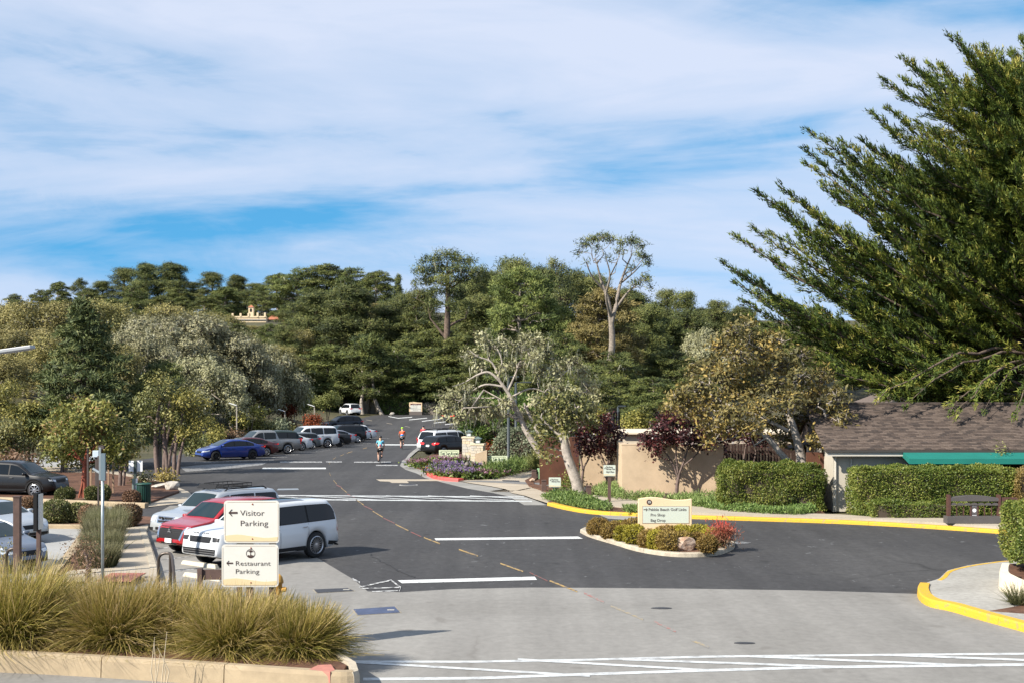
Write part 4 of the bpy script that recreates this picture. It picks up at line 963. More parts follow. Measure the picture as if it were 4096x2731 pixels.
aw = MB(); ax0 = 2.85
aw.add([(ax0, -0.55, 2.64), (13, -0.55, 2.64), (13, -1.55, 2.38), (ax0 + 0.02, -1.55, 2.38), (ax0 + 0.02, -1.55, 2.16), (13, -1.55, 2.16), (ax0, -0.55, 2.16 + 0.25)], [(0, 3, 2, 1), (3, 4, 5, 2), (0, 6, 4, 3)])
o = aw.build('awning', TEAL, hs); sm_ = o.modifiers.new('thickness', 'SOLIDIFY'); sm_.thickness = 0.02
MB().box((8.2, -0.03, 1.25), (9.4, 0.06, 1.9)).build('shop_window', GLASS, hs)
for i in range(9): MB().box((3.5 + 1.175 * i, -0.07, 1.25), (0.08, 0.06, 1.95)).build('window_frame', FASC, hs)
MB().box((0.07, -0.02, 1.3), (0.16, 0.1, 2.6)).build('corner_board', PALE, hs)
w = MB(); w.box((13.55, 63.4, 1.22), (0.86, 0.12, 2.5)); tag(w.build('side_gate', TERRA), 'rust brown gate between the clipped hedge and the shop', 'gate')
sr = empty('porch_roof', (13.3, 66.0, 0), 0, 'small dark eave under the yellow oak beside the shop', 'roof')
MB().box((0.0, 0, 2.62), (1.0, 1.6, 0.12), Mx=Matrix.Rotation(R(-14), 4, 'Y')).build('eave', M('dark_eave', (0.03, 0.028, 0.025), 0.8), sr); MB().box((0.4, 0.5, 1.3), (0.12, 0.12, 2.5)).build('post', DKWOOD, sr)
# --- gabled roofs behind
def gable(name, label, xc, y, half, zb_, rise, depth, wallm, roofm, vent=True):
    r = empty(name, (xc, y, 0), 0, label, 'building')
    MB().plate([(-half, 0), (half, 0), (half, zb_), (0, zb_ + rise), (-half, zb_)], 0, 0.25).build('gable_wall', wallm, r)
    for sg in (-1, 1):
        m_ = MB(); ov = 0.45; k = (half + ov) / half
        m_.add([(0, -0.5, zb_ + rise + 0.1), (sg * half * k, -0.5, zb_ + rise + 0.1 - rise * k), (sg * half * k, depth, zb_ + rise + 0.1 - rise * k), (0, depth, zb_ + rise + 0.1)], [(0, 1, 2, 3) if sg < 0 else (3, 2, 1, 0)])
        o = m_.build('roof_slope', roofm, r); q = o.modifiers.new('thickness', 'SOLIDIFY'); q.thickness = 0.12; q.offset = -1
        for i in range(9):
            t0, t1 = i / 9, (i + 1) / 9
            a = Vector((sg * half * k * t0, -0.55, zb_ + rise + 0.16 - rise * k * t0)); b = Vector((sg * half * k * t1, -0.55, zb_ + rise + 0.16 - rise * k * t1))
            MB().tube([a, b], [0.10, 0.12], 8).build('verge_tile', TILE, r)
    if vent:
        for i in range(4): MB().box((0, -0.02, zb_ + rise * 0.25 + 0.13 * i), (0.42, 0.06, 0.07)).build('vent_slat', DKWOOD, r)
    MB().box((0, depth / 2, zb_ / 2), (half * 1.9, depth - 0.6, zb_ - 0.05)).build('wall', wallm, r)
    return r
gable('gabled_house', 'cream gabled house peeking over the shingle roof', 25.2, 75.5, 4.4, 4.25, 1.6, 9, CREAM, SH[1])
gable('tiled_house', 'tan roofed house with clay verge behind the shop', 27.0, 82.5, 4.6, 4.0, 1.6, 9, CREAM, SH[0], False)
# --- far houses on the hill
CRV = M('villa_cream', (0.66, 0.52, 0.34), 0.9, var=0.05)
def villa():
    d = 330; o = pt(249, 326, d); r = empty('hill_villa', (o.x, d, 11.0), 0, 'cream villa with small bell tower high on the wooded hill', 'house'); z0 = o.z - 11
    m_ = MB(); m_.box((0, 5, z0 / 2 + 1.0), (7.9, 10, z0 + 2.0)); m_.build('wall', CRV, r)
    for i, x in enumerate((-3.8, -1.95, -0.1, 2.0, 3.7)): MB().box((x, 0.0, z0 + 2.6), (0.42, 0.5, 0.8 + (0.3 if i in (3, 4) else 0))).build('merlon', CRV, r)
    MB().box((0, 0.1, z0 + 2.15), (8.2, 0.5, 0.35)).build('parapet', CRV, r); MB().box((0, -0.15, z0 + 1.5), (8.1, 0.2, 0.18)).build('cornice', M('villa_trim', (0.3, 0.28, 0.26), 0.8), r)
    t_ = MB(); t_.box((0.45, 0.5, z0 + 3.2), (1.15, 1.15, 2.4)); tw = t_.build('tower', CRV, r)
    MB().box((0.45, -0.09, z0 + 3.7), (0.45, 0.06, 0.75)).build('tower_opening', BLK, tw)
    MB().lathe([(1.0, z0 + 4.38), (0.02, z0 + 4.95)], 4, (0.45, 0.5, 0), Matrix.Rotation(R(45), 4, 'Z')).build('tower_roof', TILE, tw)
    wn_ = MB(); wn_.plate([(1.35, z0 - 1.4), (3.3, z0 - 1.4), (3.3, z0 + .2), (3.0, z0 + .62), (2.33, z0 + .8), (1.65, z0 + .62), (1.35, z0 + .2)], -0.08, 0.02); wn_.build('arched_window', M('blue_shutter', (0.06, 0.17, 0.24), 0.4), r)
    MB().box((2.33, -0.12, z0 - .3), (0.07, 0.06, 2.2)).build('mullion', CRV, r)
    MB().box((-1.2, -0.06, z0 + 0.3), (0.7, 0.1, 0.7)).build('window', M('blue_shutter', (0, 0, 0)), r)
    for (x, zt, wx) in ((5.2, z0 + 2.2, 2.2), (9.2, z0 + 1.5, 3.6)):
        MB().box((x, 6, zt / 2 - .5), (wx, 7, zt - 1.0)).build('wing', CRV, r)
        q = MB(); q.add([(x - wx / 2 - .3, 1.8, zt - .6), (x + wx / 2 + .3, 1.8, zt - .6), (x + wx / 2 - .6, 5, zt + .7), (x - wx / 2 + .6, 5, zt + .7)], [(0, 1, 2, 3)]); q.build('tiled_roof', TILE, r)
villa()
o = pt(114, 330, 300); r = empty('green_roof_house', (o.x, 300, 9.0), 0, 'pale green roofed house with white chimney among left oaks', 'house'); z0 = o.z - 9
MB().box((0, 4, z0 / 2), (5.0, 7, z0)).build('wall', CREAM, r)
q = MB(); q.add([(-3.2, -0.2, z0 + 2.2), (2.6, -0.2, z0 - 0.6), (2.6, 7.5, z0 - 0.6), (-3.2, 7.5, z0 + 2.2)], [(0, 1, 2, 3)]); q.build('roof', M('pale_green_roof', (0.42, 0.5, 0.44), 0.6, var=0.08), r)
MB().box((2.1, 0.6, z0 + 0.7), (0.75, 0.75, 2.2)).build('chimney', M('chimney_white', (0.72, 0.68, 0.58), 0.9), r)
o = pt(697, 363, 250); r = empty('pink_house', (o.x, 250, 2.0), 0, 'pale pink flat house far off between forest and yellow oak', 'house'); z0 = o.z - 2
MB().box((0, 3, z0 / 2 + 0.9), (4.2, 6, z0 + 1.8)).build('wall', M('pink_stucco', (0.55, 0.38, 0.28), 0.9), r); MB().box((0, 2.8, z0 + 1.95), (4.8, 7, 0.25)).build('roof', M('pink_roof', (0.6, 0.42, 0.3), 0.9), r)
for x in (-1.5, -0.5, 0.6, 1.6): MB().box((x, -0.05, z0 + 0.8), (0.6, 0.1, 0.9)).build('window', M('teal_shutter', (0.1, 0.3, 0.32), 0.5), r)
# ================================================================= vegetation tools
def unit(a): return a / np.maximum(1e-9, np.linalg.norm(a, axis=-1, keepdims=True))
def leaf_arrays(rng, P, D, L, W, shape='tri', face=None):
    n = len(P); S = unit(np.cross(D, rng.normal(size=(n, 3)) if face is None else face)) * (np.asarray(W).reshape(-1, 1) / 2); T = D * np.asarray(L).reshape(-1, 1)
    if shape == 'tri':
        return np.stack([P - S, P + S, P + T], 1).reshape(-1, 3), np.arange(3 * n).reshape(-1, 3), 3
    return np.stack([P, P + T * 0.5 + S, P + T, P + T * 0.5 - S], 1).reshape(-1, 3), np.arange(4 * n).reshape(-1, 4), 4
def tufts(rng, clumps, dens, nl, tr, L, W, up=0.3, out=0.6, spread=0.7, shell=0.6, flat=1.0, low=0.35, shape='tri', under=0.4, face=0.42):
    """Leaf tufts spread over clump ellipsoids; returns verts, faces, rnd, tuft centres, tuft directions, clump index."""
    TC, TD, CI = [], [], []
    for ci, (c, r) in enumerate(clumps):
        c, r = np.array(c, float), np.array(r, float)
        area = 4 * math.pi * ((r[0] * r[1]) ** 1.6 / 3 + (r[0] * r[2]) ** 1.6 / 3 + (r[1] * r[2]) ** 1.6 / 3) ** (1 / 1.6)
        n = max(3, int(dens * area)); d = unit(rng.normal(size=(n, 3)))
        fl = (d[:, 2] < -0.15) & (rng.random(n) > under); d[fl, 2] *= -1
        rad = shell + (1 - shell) * rng.random((n, 1)) ** 0.6; rad *= 1 + 0.12 * rng.normal(size=(n, 1))
        TC.append(c + d * r * rad); TD.append(d); CI.append(np.full(n, ci))
    TC, TD, CI = np.concatenate(TC), np.concatenate(TD), np.concatenate(CI)
    n = len(TC); cr = rng.normal(size=len(clumps))[CI] * 0.10
    tn = rng.normal(size=n) * 0.20 + cr * 1.3
    idx = np.repeat(np.arange(n), nl)
    P = TC[idx] + rng.normal(size=(len(idx), 3)) * tr * np.array([1, 1, flat])
    D = unit(TD[idx] * out + np.array([0, 0, up]) + rng.normal(size=(len(idx), 3)) * spread)
    ll = L * (0.6 + 0.8 * rng.random(len(idx))); ww = W * (0.7 + 0.6 * rng.random(len(idx)))
    fc = unit(TD[idx] + np.array([0, 0, .25]) + rng.normal(size=(len(idx), 3)) * face)      # leaves face outwards, towards the light
    D = unit(D - fc * (np.sum(D * fc, 1, keepdims=True) * .75))
    V, Fc, k = leaf_arrays(rng, P, D, ll, ww, shape, fc)
    rn = np.clip(0.5 + tn[idx] + 0.14 * rng.normal(size=len(idx)), 0, 1)
    return V, Fc, np.repeat(rn, k), TC, TD, CI
def tubes_np(paths, radii, sides=4):
    """paths (n,k,3), radii (n,k) -> verts, quad faces."""
    n, k, _ = paths.shape
    t = np.gradient(paths, axis=1); t = unit(t); ref = np.where(np.abs(t[..., 2:3]) > 0.9, np.array([1., 0.1, 0]), np.array([0.1, 0.2, 1.0]))
    a = unit(np.cross(t, ref)); b = np.cross(t, a); q = np.arange(sides) * 2 * math.pi / sides
    V = paths[:, :, None, :] + radii[:, :, None, None] * (a[:, :, None, :] * np.cos(q)[None, None, :, None] + b[:, :, None, :] * np.sin(q)[None, None, :, None])
    base = (np.arange(n) * k * sides)[:, None, None] + (np.arange(k - 1) * sides)[None, :, None]
    s0 = np.arange(sides)[None, None, :]; s1 = (s0 + 1) % sides
    Fq = np.stack([base + s0, base + s1, base + sides + s1, base + sides + s0], -1).reshape(-1, 4)
    return V.reshape(-1, 3), Fq
def bpaths(rng, A, B, k=6, wig=0.08, arch=0.1):
    """Wiggly paths from A to B (n,3)."""
    n = len(A); t = np.linspace(0, 1, k)[None, :, None]; P = A[:, None, :] * (1 - t) + B[:, None, :] * t
    ln = np.linalg.norm(B - A, axis=1)[:, None, None]; env = np.sin(np.pi * t)
    P = P + env * ln * arch * np.array([0, 0, 1.0]) + rng.normal(size=(n, k, 3)) * ln * wig * np.minimum(1, env * 2)
    P[:, 0] = A; P[:, -1] = B
    return P
class Geo:
    def __init__(s): s.V, s.F, s.n = [], {}, 0
    def add(s, V, Fc):
        if len(V) == 0: return
        s.V.append(V); s.F.setdefault(Fc.shape[1], []).append(Fc + s.n); s.n += len(V)
    def mesh(s, name, mat, smooth=False): return np_mesh(name, np.concatenate(s.V), [np.concatenate(f) for f in s.F.values()], mat, smooth=smooth)

BARK = M('grey_bark', (0.22, 0.185, 0.15), 0.95, var=0.35, scale=5, bump=0.6, bscale=14)
BARKB = M('brown_bark', (0.12, 0.085, 0.065), 0.95, var=0.4, scale=4, bump=0.6, bscale=10)
BARKP = M('pale_bark', (0.33, 0.29, 0.25), 0.95, var=0.35, scale=3.5, bump=0.5, bscale=18)
BARKR = M('red_smooth_bark', (0.30, 0.075, 0.04), 0.7, var=0.25, scale=4)
BARKD = M('plum_bark', (0.14, 0.10, 0.085), 0.9, var=0.3, scale=6)
LICH = leaf_mat('hanging_lichen', [(0.2, (0.38, 0.38, 0.27)), (0.8, (0.58, 0.57, 0.43))], 0.9, 0.3, 0.1)
LM = dict(
 pine=leaf_mat('pine_needles', [(0.1, (0.03, 0.042, 0.015)), (0.5, (0.078, 0.098, 0.026)), (0.95, (0.18, 0.185, 0.05))], 0.65, 0.08),
 cyp=leaf_mat('cypress_foliage', [(0.1, (0.03, 0.044, 0.015)), (0.5, (0.08, 0.102, 0.026)), (0.95, (0.185, 0.195, 0.05))], 0.7, 0.08),
 cypb=leaf_mat('bright_cypress_foliage', [(0.1, (0.05, 0.07, 0.02)), (0.5, (0.125, 0.155, 0.038)), (0.95, (0.24, 0.26, 0.07))], 0.65, 0.2),
 cypt=leaf_mat('tawny_cypress_foliage', [(0.1, (0.075, 0.068, 0.022)), (0.5, (0.188, 0.158, 0.053)), (0.95, (0.315, 0.255, 0.090))], 0.65, 0.2),
 oak=leaf_mat('olive_oak_leaves', [(0.1, (0.085, 0.085, 0.028)), (0.5, (0.232, 0.209, 0.065)), (0.95, (0.403, 0.349, 0.139))], 0.6, 0.25),
 goak=leaf_mat('grey_oak_leaves', [(0.1, (0.111, 0.111, 0.051)), (0.5, (0.255, 0.246, 0.128)), (0.95, (0.425, 0.408, 0.238))], 0.6, 0.25),
 yoak=leaf_mat('yellow_oak_leaves', [(0.05, (0.09, 0.09, 0.032)), (0.4, (0.19, 0.172, 0.06)), (0.7, (0.30, 0.245, 0.08)), (1.0, (0.46, 0.34, 0.09))], 0.6, 0.25),
 loak=leaf_mat('live_oak_leaves', [(0.1, (0.056, 0.064, 0.019)), (0.5, (0.144, 0.152, 0.048)), (0.95, (0.304, 0.272, 0.096))], 0.5, 0.2),
 cypd=leaf_mat('dark_cypress_foliage', [(0.1, (0.034, 0.05, 0.018)), (0.5, (0.075, 0.098, 0.03)), (0.95, (0.16, 0.17, 0.055))], 0.65, 0.1),
 plum=leaf_mat('plum_leaves', [(0.1, (0.026, 0.009, 0.010)), (0.5, (0.062, 0.017, 0.018)), (0.95, (0.13, 0.035, 0.032))], 0.4, 0.2, 0.45),
 hedge=leaf_mat('hedge_leaves', [(0.1, (0.047, 0.084, 0.014)), (0.5, (0.135, 0.182, 0.030)), (0.95, (0.324, 0.324, 0.081))], 0.5, 0.25),
 hedged=leaf_mat('dark_hedge_leaves', [(0.1, (0.033, 0.060, 0.015)), (0.5, (0.090, 0.143, 0.030)), (0.95, (0.195, 0.247, 0.053))], 0.5, 0.2),
 gold=leaf_mat('golden_hedge_leaves', [(0.1, (0.14, 0.10, 0.025)), (0.5, (0.28, 0.21, 0.06)), (0.95, (0.40, 0.31, 0.12))], 0.55, 0.25),
 box=leaf_mat('boxwood_leaves', [(0.1, (0.041, 0.061, 0.016)), (0.5, (0.101, 0.121, 0.034)), (0.95, (0.230, 0.209, 0.081))], 0.5, 0.2),
 boxb=leaf_mat('bronze_boxwood_leaves', [(0.1, (0.062, 0.044, 0.022)), (0.5, (0.163, 0.094, 0.050)), (0.95, (0.288, 0.175, 0.112))], 0.5, 0.2),
 isl=leaf_mat('island_shrub_leaves', [(0.05, (0.08, 0.075, 0.012)), (0.4, (0.23, 0.205, 0.024)), (0.7, (0.40, 0.34, 0.04)), (1.0, (0.56, 0.49, 0.09))], 0.55, 0.3),
 islb=leaf_mat('brown_island_shrub_leaves', [(0.05, (0.08, 0.055, 0.014)), (0.5, (0.25, 0.165, 0.045)), (0.95, (0.44, 0.33, 0.09))], 0.55, 0.3),
 red=leaf_mat('red_shrub_leaves', [(0.1, (0.078, 0.016, 0.008)), (0.5, (0.221, 0.046, 0.016)), (0.95, (0.403, 0.111, 0.039))], 0.55, 0.3),
 willow=leaf_mat('willow_leaves', [(0.1, (0.084, 0.102, 0.024)), (0.5, (0.204, 0.216, 0.060)), (0.95, (0.348, 0.348, 0.132))], 0.6, 0.3),
 bush=leaf_mat('bush_leaves', [(0.1, (0.068, 0.074, 0.016)), (0.5, (0.203, 0.189, 0.041)), (0.95, (0.392, 0.338, 0.095))], 0.6, 0.25),
 sage=leaf_mat('sage_leaves', [(0.1, (0.078, 0.098, 0.058)), (0.5, (0.169, 0.195, 0.117)), (0.95, (0.286, 0.312, 0.208))], 0.7, 0.2),
 madrone=leaf_mat('strawberry_tree_leaves', [(0.1, (0.06, 0.075, 0.018)), (0.5, (0.17, 0.18, 0.04)), (0.9, (0.30, 0.28, 0.075)), (1.0, (0.32, 0.2, 0.08))], 0.5, 0.25),
 cover=leaf_mat('ground_cover_leaves', [(0.1, (0.047, 0.081, 0.020)), (0.5, (0.128, 0.203, 0.047)), (0.95, (0.270, 0.338, 0.108))], 0.6, 0.25),
 cover2=leaf_mat('pale_ground_cover_leaves', [(0.1, (0.072, 0.108, 0.030)), (0.5, (0.192, 0.264, 0.072)), (0.95, (0.360, 0.432, 0.168))], 0.6, 0.25),
 big=leaf_mat('big_cypress_foliage', [(0.05, (0.032, 0.058, 0.016)), (0.4, (0.08, 0.128, 0.022)), (0.7, (0.20, 0.24, 0.036)), (1.0, (0.45, 0.40, 0.10))], 0.65, 0.24),
 grass=leaf_mat('deer_grass_blades', [(0.0, (0.075, 0.085, 0.014)), (0.35, (0.20, 0.185, 0.030)), (0.7, (0.42, 0.32, 0.10)), (1.0, (0.60, 0.45, 0.25))], 0.6, 0.3),
 purple=leaf_mat('purple_flowers', [(0.1, (0.15, 0.10, 0.22)), (0.6, (0.25, 0.18, 0.36)), (0.95, (0.36, 0.26, 0.40))], 0.7, 0.3),
 pink=leaf_mat('dusty_pink_flowers', [(0.1, (0.200, 0.088, 0.138)), (0.6, (0.338, 0.150, 0.237)), (0.95, (0.475, 0.275, 0.350))], 0.7, 0.3),
 yellow=leaf_mat('yellow_shrub_leaves', [(0.1, (0.19, 0.15, 0.03)), (0.5, (0.36, 0.29, 0.07)), (0.95, (0.5, 0.42, 0.16))], 0.6, 0.3),
)
TWIG_CORE = M('twigs_and_dark_core', (0.06, 0.045, 0.03), 0.95)
LEAF = dict(
 pine=dict(dens=2.3, nl=14, tr=0.30, L=0.42, W=0.11, up=0.35, out=0.5, spread=0.8, shell=0.45),
 cyp=dict(dens=2.2, nl=14, tr=0.30, L=0.50, W=0.13, up=0.15, out=0.9, spread=0.45, shell=0.5, flat=0.5),
 oak=dict(dens=2.6, nl=14, tr=0.32, L=0.26, W=0.17, up=0.1, out=0.4, spread=0.9, shell=0.5),
)
def tree(name, label, cat, base, trunks, clumps, lp, lmat, bark, group=None, twig=0, twig_r=0.014, lichen=0, lich_len=0.5, seed=0, limb_r=0.05, wig=0.07, arch=0.08, lich_w=0.07, skip_limb=False, sides=7):
    """trunks: list of (points, radii) in local metres; each clump is carried by a limb from the nearest lower trunk point."""
    rng = np.random.default_rng(seed)
    root = empty(name, base, 0, label, cat, group)
    g = Geo(); TP, TR = [], []
    for pts, rad in trunks:
        P = np.array([tuple(p) for p in smooth_path(pts, 4)]); rr = np.interp(np.linspace(0, 1, len(P)), np.linspace(0, 1, len(rad)), rad)
        V, Fq = tubes_np(P[None], rr[None], sides); g.add(V, Fq); TP.append(P); TR.append(rr)
    TP, TR = np.concatenate(TP), np.concatenate(TR)
    C = np.array([c for c, r in clumps], float); RC = np.array([r for c, r in clumps], float)
    if not skip_limb:
        A, r0 = [], []
        for c, r in zip(C, RC):
            dd = np.linalg.norm((TP - c) * np.array([1, 1, 0.8]), axis=1) + np.where(TP[:, 2] > c[2] - 0.1 * r[2], 1e3, 0); j = int(dd.argmin()); A.append(TP[j]); r0.append(min(TR[j] * 0.75, limb_r + 0.012 * np.linalg.norm(TP[j] - c)))
        A = np.array(A); Pp = bpaths(rng, A, C, 7, wig, arch); rad = np.array(r0)[:, None] * np.linspace(1, 0.35, 7)[None]
        V, Fq = tubes_np(Pp, rad, 5); g.add(V, Fq)
    V, Fl, rn, TC, TD, CI = tufts(rng, clumps, shape=lp.get('shape', 'tri'), **{k: v for k, v in lp.items() if k != 'shape'})
    if twig:
        sel = rng.random(len(TC)) < twig; B = TC[sel]; A2 = C[CI[sel]] + rng.normal(size=B.shape) * RC[CI[sel]] * 0.22
        Pp = bpaths(rng, A2, B + TD[sel] * 0.1, 5, 0.09, 0.02); rad = np.full((len(B), 5), twig_r) * np.linspace(1.5, 0.5, 5)[None]
        V2, F2 = tubes_np(Pp, rad, 3); g.add(V2, F2)
    obj('trunk', g.mesh('trunk', bark, True), root)
    obj('crown', np_mesh('crown', V, Fl, lmat, rn), root)
    if lichen:
        n = int(len(TC) * lichen); j = rng.integers(0, len(TC), n); P = TC[j] + rng.normal(size=(n, 3)) * 0.18 - TD[j] * 0.2
        P = np.repeat(P, 4, 0) + rng.normal(size=(4 * n, 3)) * 0.07; D = unit(np.array([0, 0, -1.0]) + rng.normal(size=P.shape) * 0.18)
        V, Fl, k = leaf_arrays(rng, P, D, lich_len * (0.4 + rng.random(len(P))), lich_w * (0.5 + rng.random(len(P))))
        obj('lichen', np_mesh('lichen', V, Fl, LICH, np.repeat(rng.random(len(P)), k)), root)['kind'] = 'stuff'
    return root
def V3(*a): return Vector(a)

# ================================================================= forest trees: a few of each kind grown once, then placed
def make_pine(key, seed, h=22.0, bare=0.5, spread=4.6, n=22, mat='pine', bark=BARKB, lp='pine', flat=0.72, lich=0.0, label='', top_heavy=True, rc=1.7):
    r = random.Random(seed); tr = [V3(0, 0, -0.6), V3(r.uniform(-.3, .3), r.uniform(-.3, .3), h * 0.35), V3(r.uniform(-.6, .6), r.uniform(-.6, .6), h * 0.7), V3(r.uniform(-.8, .8), r.uniform(-.8, .8), h * 0.95)]
    cl = []
    for i in range(n):
        t = (i + 0.5) / n; z = h * (bare + (0.965 - bare) * t); a = i * 2.4 + r.uniform(-.5, .5)
        prof = (math.sin(math.pi * min(1, (0.18 + 0.82 * t) ** (0.8 if top_heavy else 0.45))) ** 0.6) if t < 0.98 else 0.2
        rr = spread * prof * r.uniform(0.35, 1.0); q = rc * r.uniform(0.45, 1.4)
        cl.append(((rr * math.cos(a), rr * math.sin(a), z), (q * 1.15, q * 1.15, q * flat * r.uniform(.8, 1.2))))
    return tree('pine_tree', label, 'tree', (0, 0, 0), [(tr, [h * 0.017, h * 0.013, h * 0.009, h * 0.003])], cl, LEAF[lp], LM[mat], bark, seed=seed, limb_r=0.06, lichen=lich, lich_len=1.1, lich_w=0.16, twig=.10, twig_r=.05)
def make_cypress(key, seed, h=18.0, spread=6.0, n=34, mat='cyp', name='cypress_tree', lich=0.0):
    """Broad cypress: flat pads of foliage on level limbs, from near the ground to a ragged top."""
    r = random.Random(seed); tr = [V3(0, 0, -0.6), V3(r.uniform(-.5, .5), r.uniform(-.5, .5), h * 0.3), V3(r.uniform(-1, 1), r.uniform(-1, 1), h * 0.65), V3(r.uniform(-1.3, 1.3), r.uniform(-1.3, 1.3), h * 0.93)]
    cl = []
    for i in range(n):
        t = (i + 0.5) / n; z = h * (0.20 + 0.78 * t); a = i * 2.4 + r.uniform(-.6, .6); env = (1 - t) ** 0.55 * (0.65 + 0.35 * min(1, t * 4))
        rr = spread * (env * 0.95 + 0.10) * r.uniform(0.45, 1.05); q = r.uniform(0.8, 2.5) * (0.6 + 0.4 * env)
        cl.append(((rr * math.cos(a), rr * math.sin(a), z + 0.10 * rr), (q * 1.25, q * 1.25, q * r.uniform(.42, .75))))
    return tree(name, '', 'tree', (0, 0, 0), [(tr, [h * 0.026, h * 0.02, h * 0.012, h * 0.004])], cl, LEAF['cyp'], LM[mat], BARK, seed=seed, limb_r=0.08, lichen=lich, lich_len=1.0, lich_w=0.15, twig=.08, twig_r=.05)
def make_oak(key, seed, h=11.0, spread=5.5, n=26, mat='oak', lich=0.0, name='oak_tree', twig=0.10, bark=BARKP):
    r = random.Random(seed); k = r.uniform(-1.5, 1.5)
    t1 = [V3(0, 0, -0.5), V3(k * .3, .2, h * .25), V3(k * .8, -.3, h * .5), V3(k, .4, h * .8)]; t2 = [V3(k * .3, .2, h * .22), V3(-1.5, .8, h * .45), V3(-2.6, .5, h * .68)]; t3 = [V3(k * .3, .2, h * .28), V3(1.8, -1.0, h * .45), V3(3.0, -1.2, h * .62)]
    cl = []
    for i in range(n):
        t = (i + 0.5) / n; a = i * 2.4 + r.uniform(-.5, .5); el = math.asin(min(1, t * 1.02)) if t < .99 else 1.3; rr = spread * math.cos(el) ** 0.7 * r.uniform(0.6, 1.0); z = h * (0.30 + 0.62 * t) + r.uniform(-.4, .4); q = r.uniform(1.2, 1.9)
        cl.append(((rr * math.cos(a), rr * math.sin(a), z), (q * 1.15, q * 1.15, q * 0.85)))
    return tree(name, '', 'tree', (0, 0, 0), [(t1, [h * .03, h * .024, h * .015, h * .005]), (t2, [h * .02, h * .013, h * .005]), (t3, [h * .02, h * .013, h * .005])], cl, LEAF['oak'], LM[mat], bark, seed=seed, limb_r=0.06, twig=twig, twig_r=0.03, lichen=lich, lich_len=0.5, lich_w=0.13, wig=0.1)
def make_spire(key, seed, h=11.0, spread=3.6, n=70, mat='cyp', name='young_cypress', bare=0.06):
    r = random.Random(seed); cl = []
    for i in range(n):
        t = ((i + 0.5) / n) ** 0.8; a = i * 2.4; rr = spread * (1 - t) ** 0.85 * r.uniform(0.45, 1.05); z = h * (bare + (0.96 - bare) * t) + rr * 0.22; q = (0.35 + 0.75 * (1 - t)) * r.uniform(.7, 1.2)
        cl.append(((rr * math.cos(a), rr * math.sin(a), z), (q * 1.25, q * 1.25, q * 0.26)))
    return tree(name, '', 'tree', (0, 0, 0), [([V3(0, 0, -.3), V3(.05, 0, h * .5), V3(0, .05, h)], [h * .018, h * .011, .01])], cl, dict(LEAF['cyp'], dens=4.5, tr=.2, L=.36, W=.10), LM[mat], BARK, seed=seed, limb_r=.03)
KIND = {
 'pine1': (lambda: make_pine('pine1', 11, 22, .45, 4.6, 20), 23.2, 'pine_tree'), 'pine2': (lambda: make_pine('pine2', 12, 20, .30, 4.8, 26, top_heavy=False), 21.2, 'pine_tree'), 'pine3': (lambda: make_pine('pine3', 13, 18, .55, 3.6, 12, flat=.65), 19, 'pine_tree'), 'pine4': (lambda: make_pine('pine4', 14, 22, .12, 5.6, 44, top_heavy=False, rc=1.9), 23.4, 'pine_tree'),
 'cyp1': (lambda: make_cypress('cyp1', 21, 18, 6.2, 36), 19.2, 'cypress_tree'), 'cyp2': (lambda: make_cypress('cyp2', 22, 16, 6.6, 30, lich=.02), 17.2, 'cypress_tree'), 'cypb': (lambda: make_cypress('cypb', 23, 19, 7.4, 40, 'cypb'), 20.2, 'cypress_tree'), 'cypt': (lambda: make_cypress('cypt', 24, 19, 5.6, 40, 'cypt'), 20.2, 'cypress_tree'),
 'oak1': (lambda: make_oak('oak1', 31, 11, 5.8, 28, 'oak', .05), 11, 'oak_tree'), 'oak2': (lambda: make_oak('oak2', 32, 10, 5.2, 24, 'oak', .12), 10, 'oak_tree'), 'goak1': (lambda: make_oak('goak1', 33, 11, 6.2, 28, 'goak', .8, twig=.5), 11, 'oak_tree'), 'goak2': (lambda: make_oak('goak2', 34, 9, 5.4, 22, 'goak', .7, twig=.45), 9, 'oak_tree'),
 'spire': (lambda: make_spire('spire', 41, 12, 3.0, 60), 12, 'cypress_tree'),
}
PROTO = {}
NATW = {'pine1': 4.6, 'pine2': 4.8, 'pine3': 3.6, 'pine4': 6.2, 'cyp1': 6.4, 'cyp2': 6.8, 'cypb': 7.8, 'cypt': 6.0, 'oak1': 6.6, 'oak2': 6.0, 'goak1': 7.0, 'goak2': 6.0, 'spire': 3.0}
def plant(kind, u, vtop, wpx, d, label, group, dz=0.0, rot=None):
    """A forest tree at picture column u and distance d whose top reaches row vtop and whose crown is wpx wide."""
    x = (u - 512) / F * d; zb_ = hill(x, d) - 0.3 + dz; h = H + (HZ - vtop) * d / F - zb_; fn, h0, nm = KIND[kind]
    if kind in PROTO: o = copy_tree(PROTO[kind])
    else: o = PROTO[kind] = fn()
    sc = h / h0; sw = (wpx / 2 * d / F) / NATW[kind]
    sw = max(sc * 0.55, min(sc * 1.9, sw))
    o.location = (x, d, zb_); o.scale = (sw, sw, sc); o.rotation_euler = (0, 0, rot if rot is not None else (u * 7.31 + d) % 6.28)
    tag(o, label, 'tree', group); o.name = nm
    return o
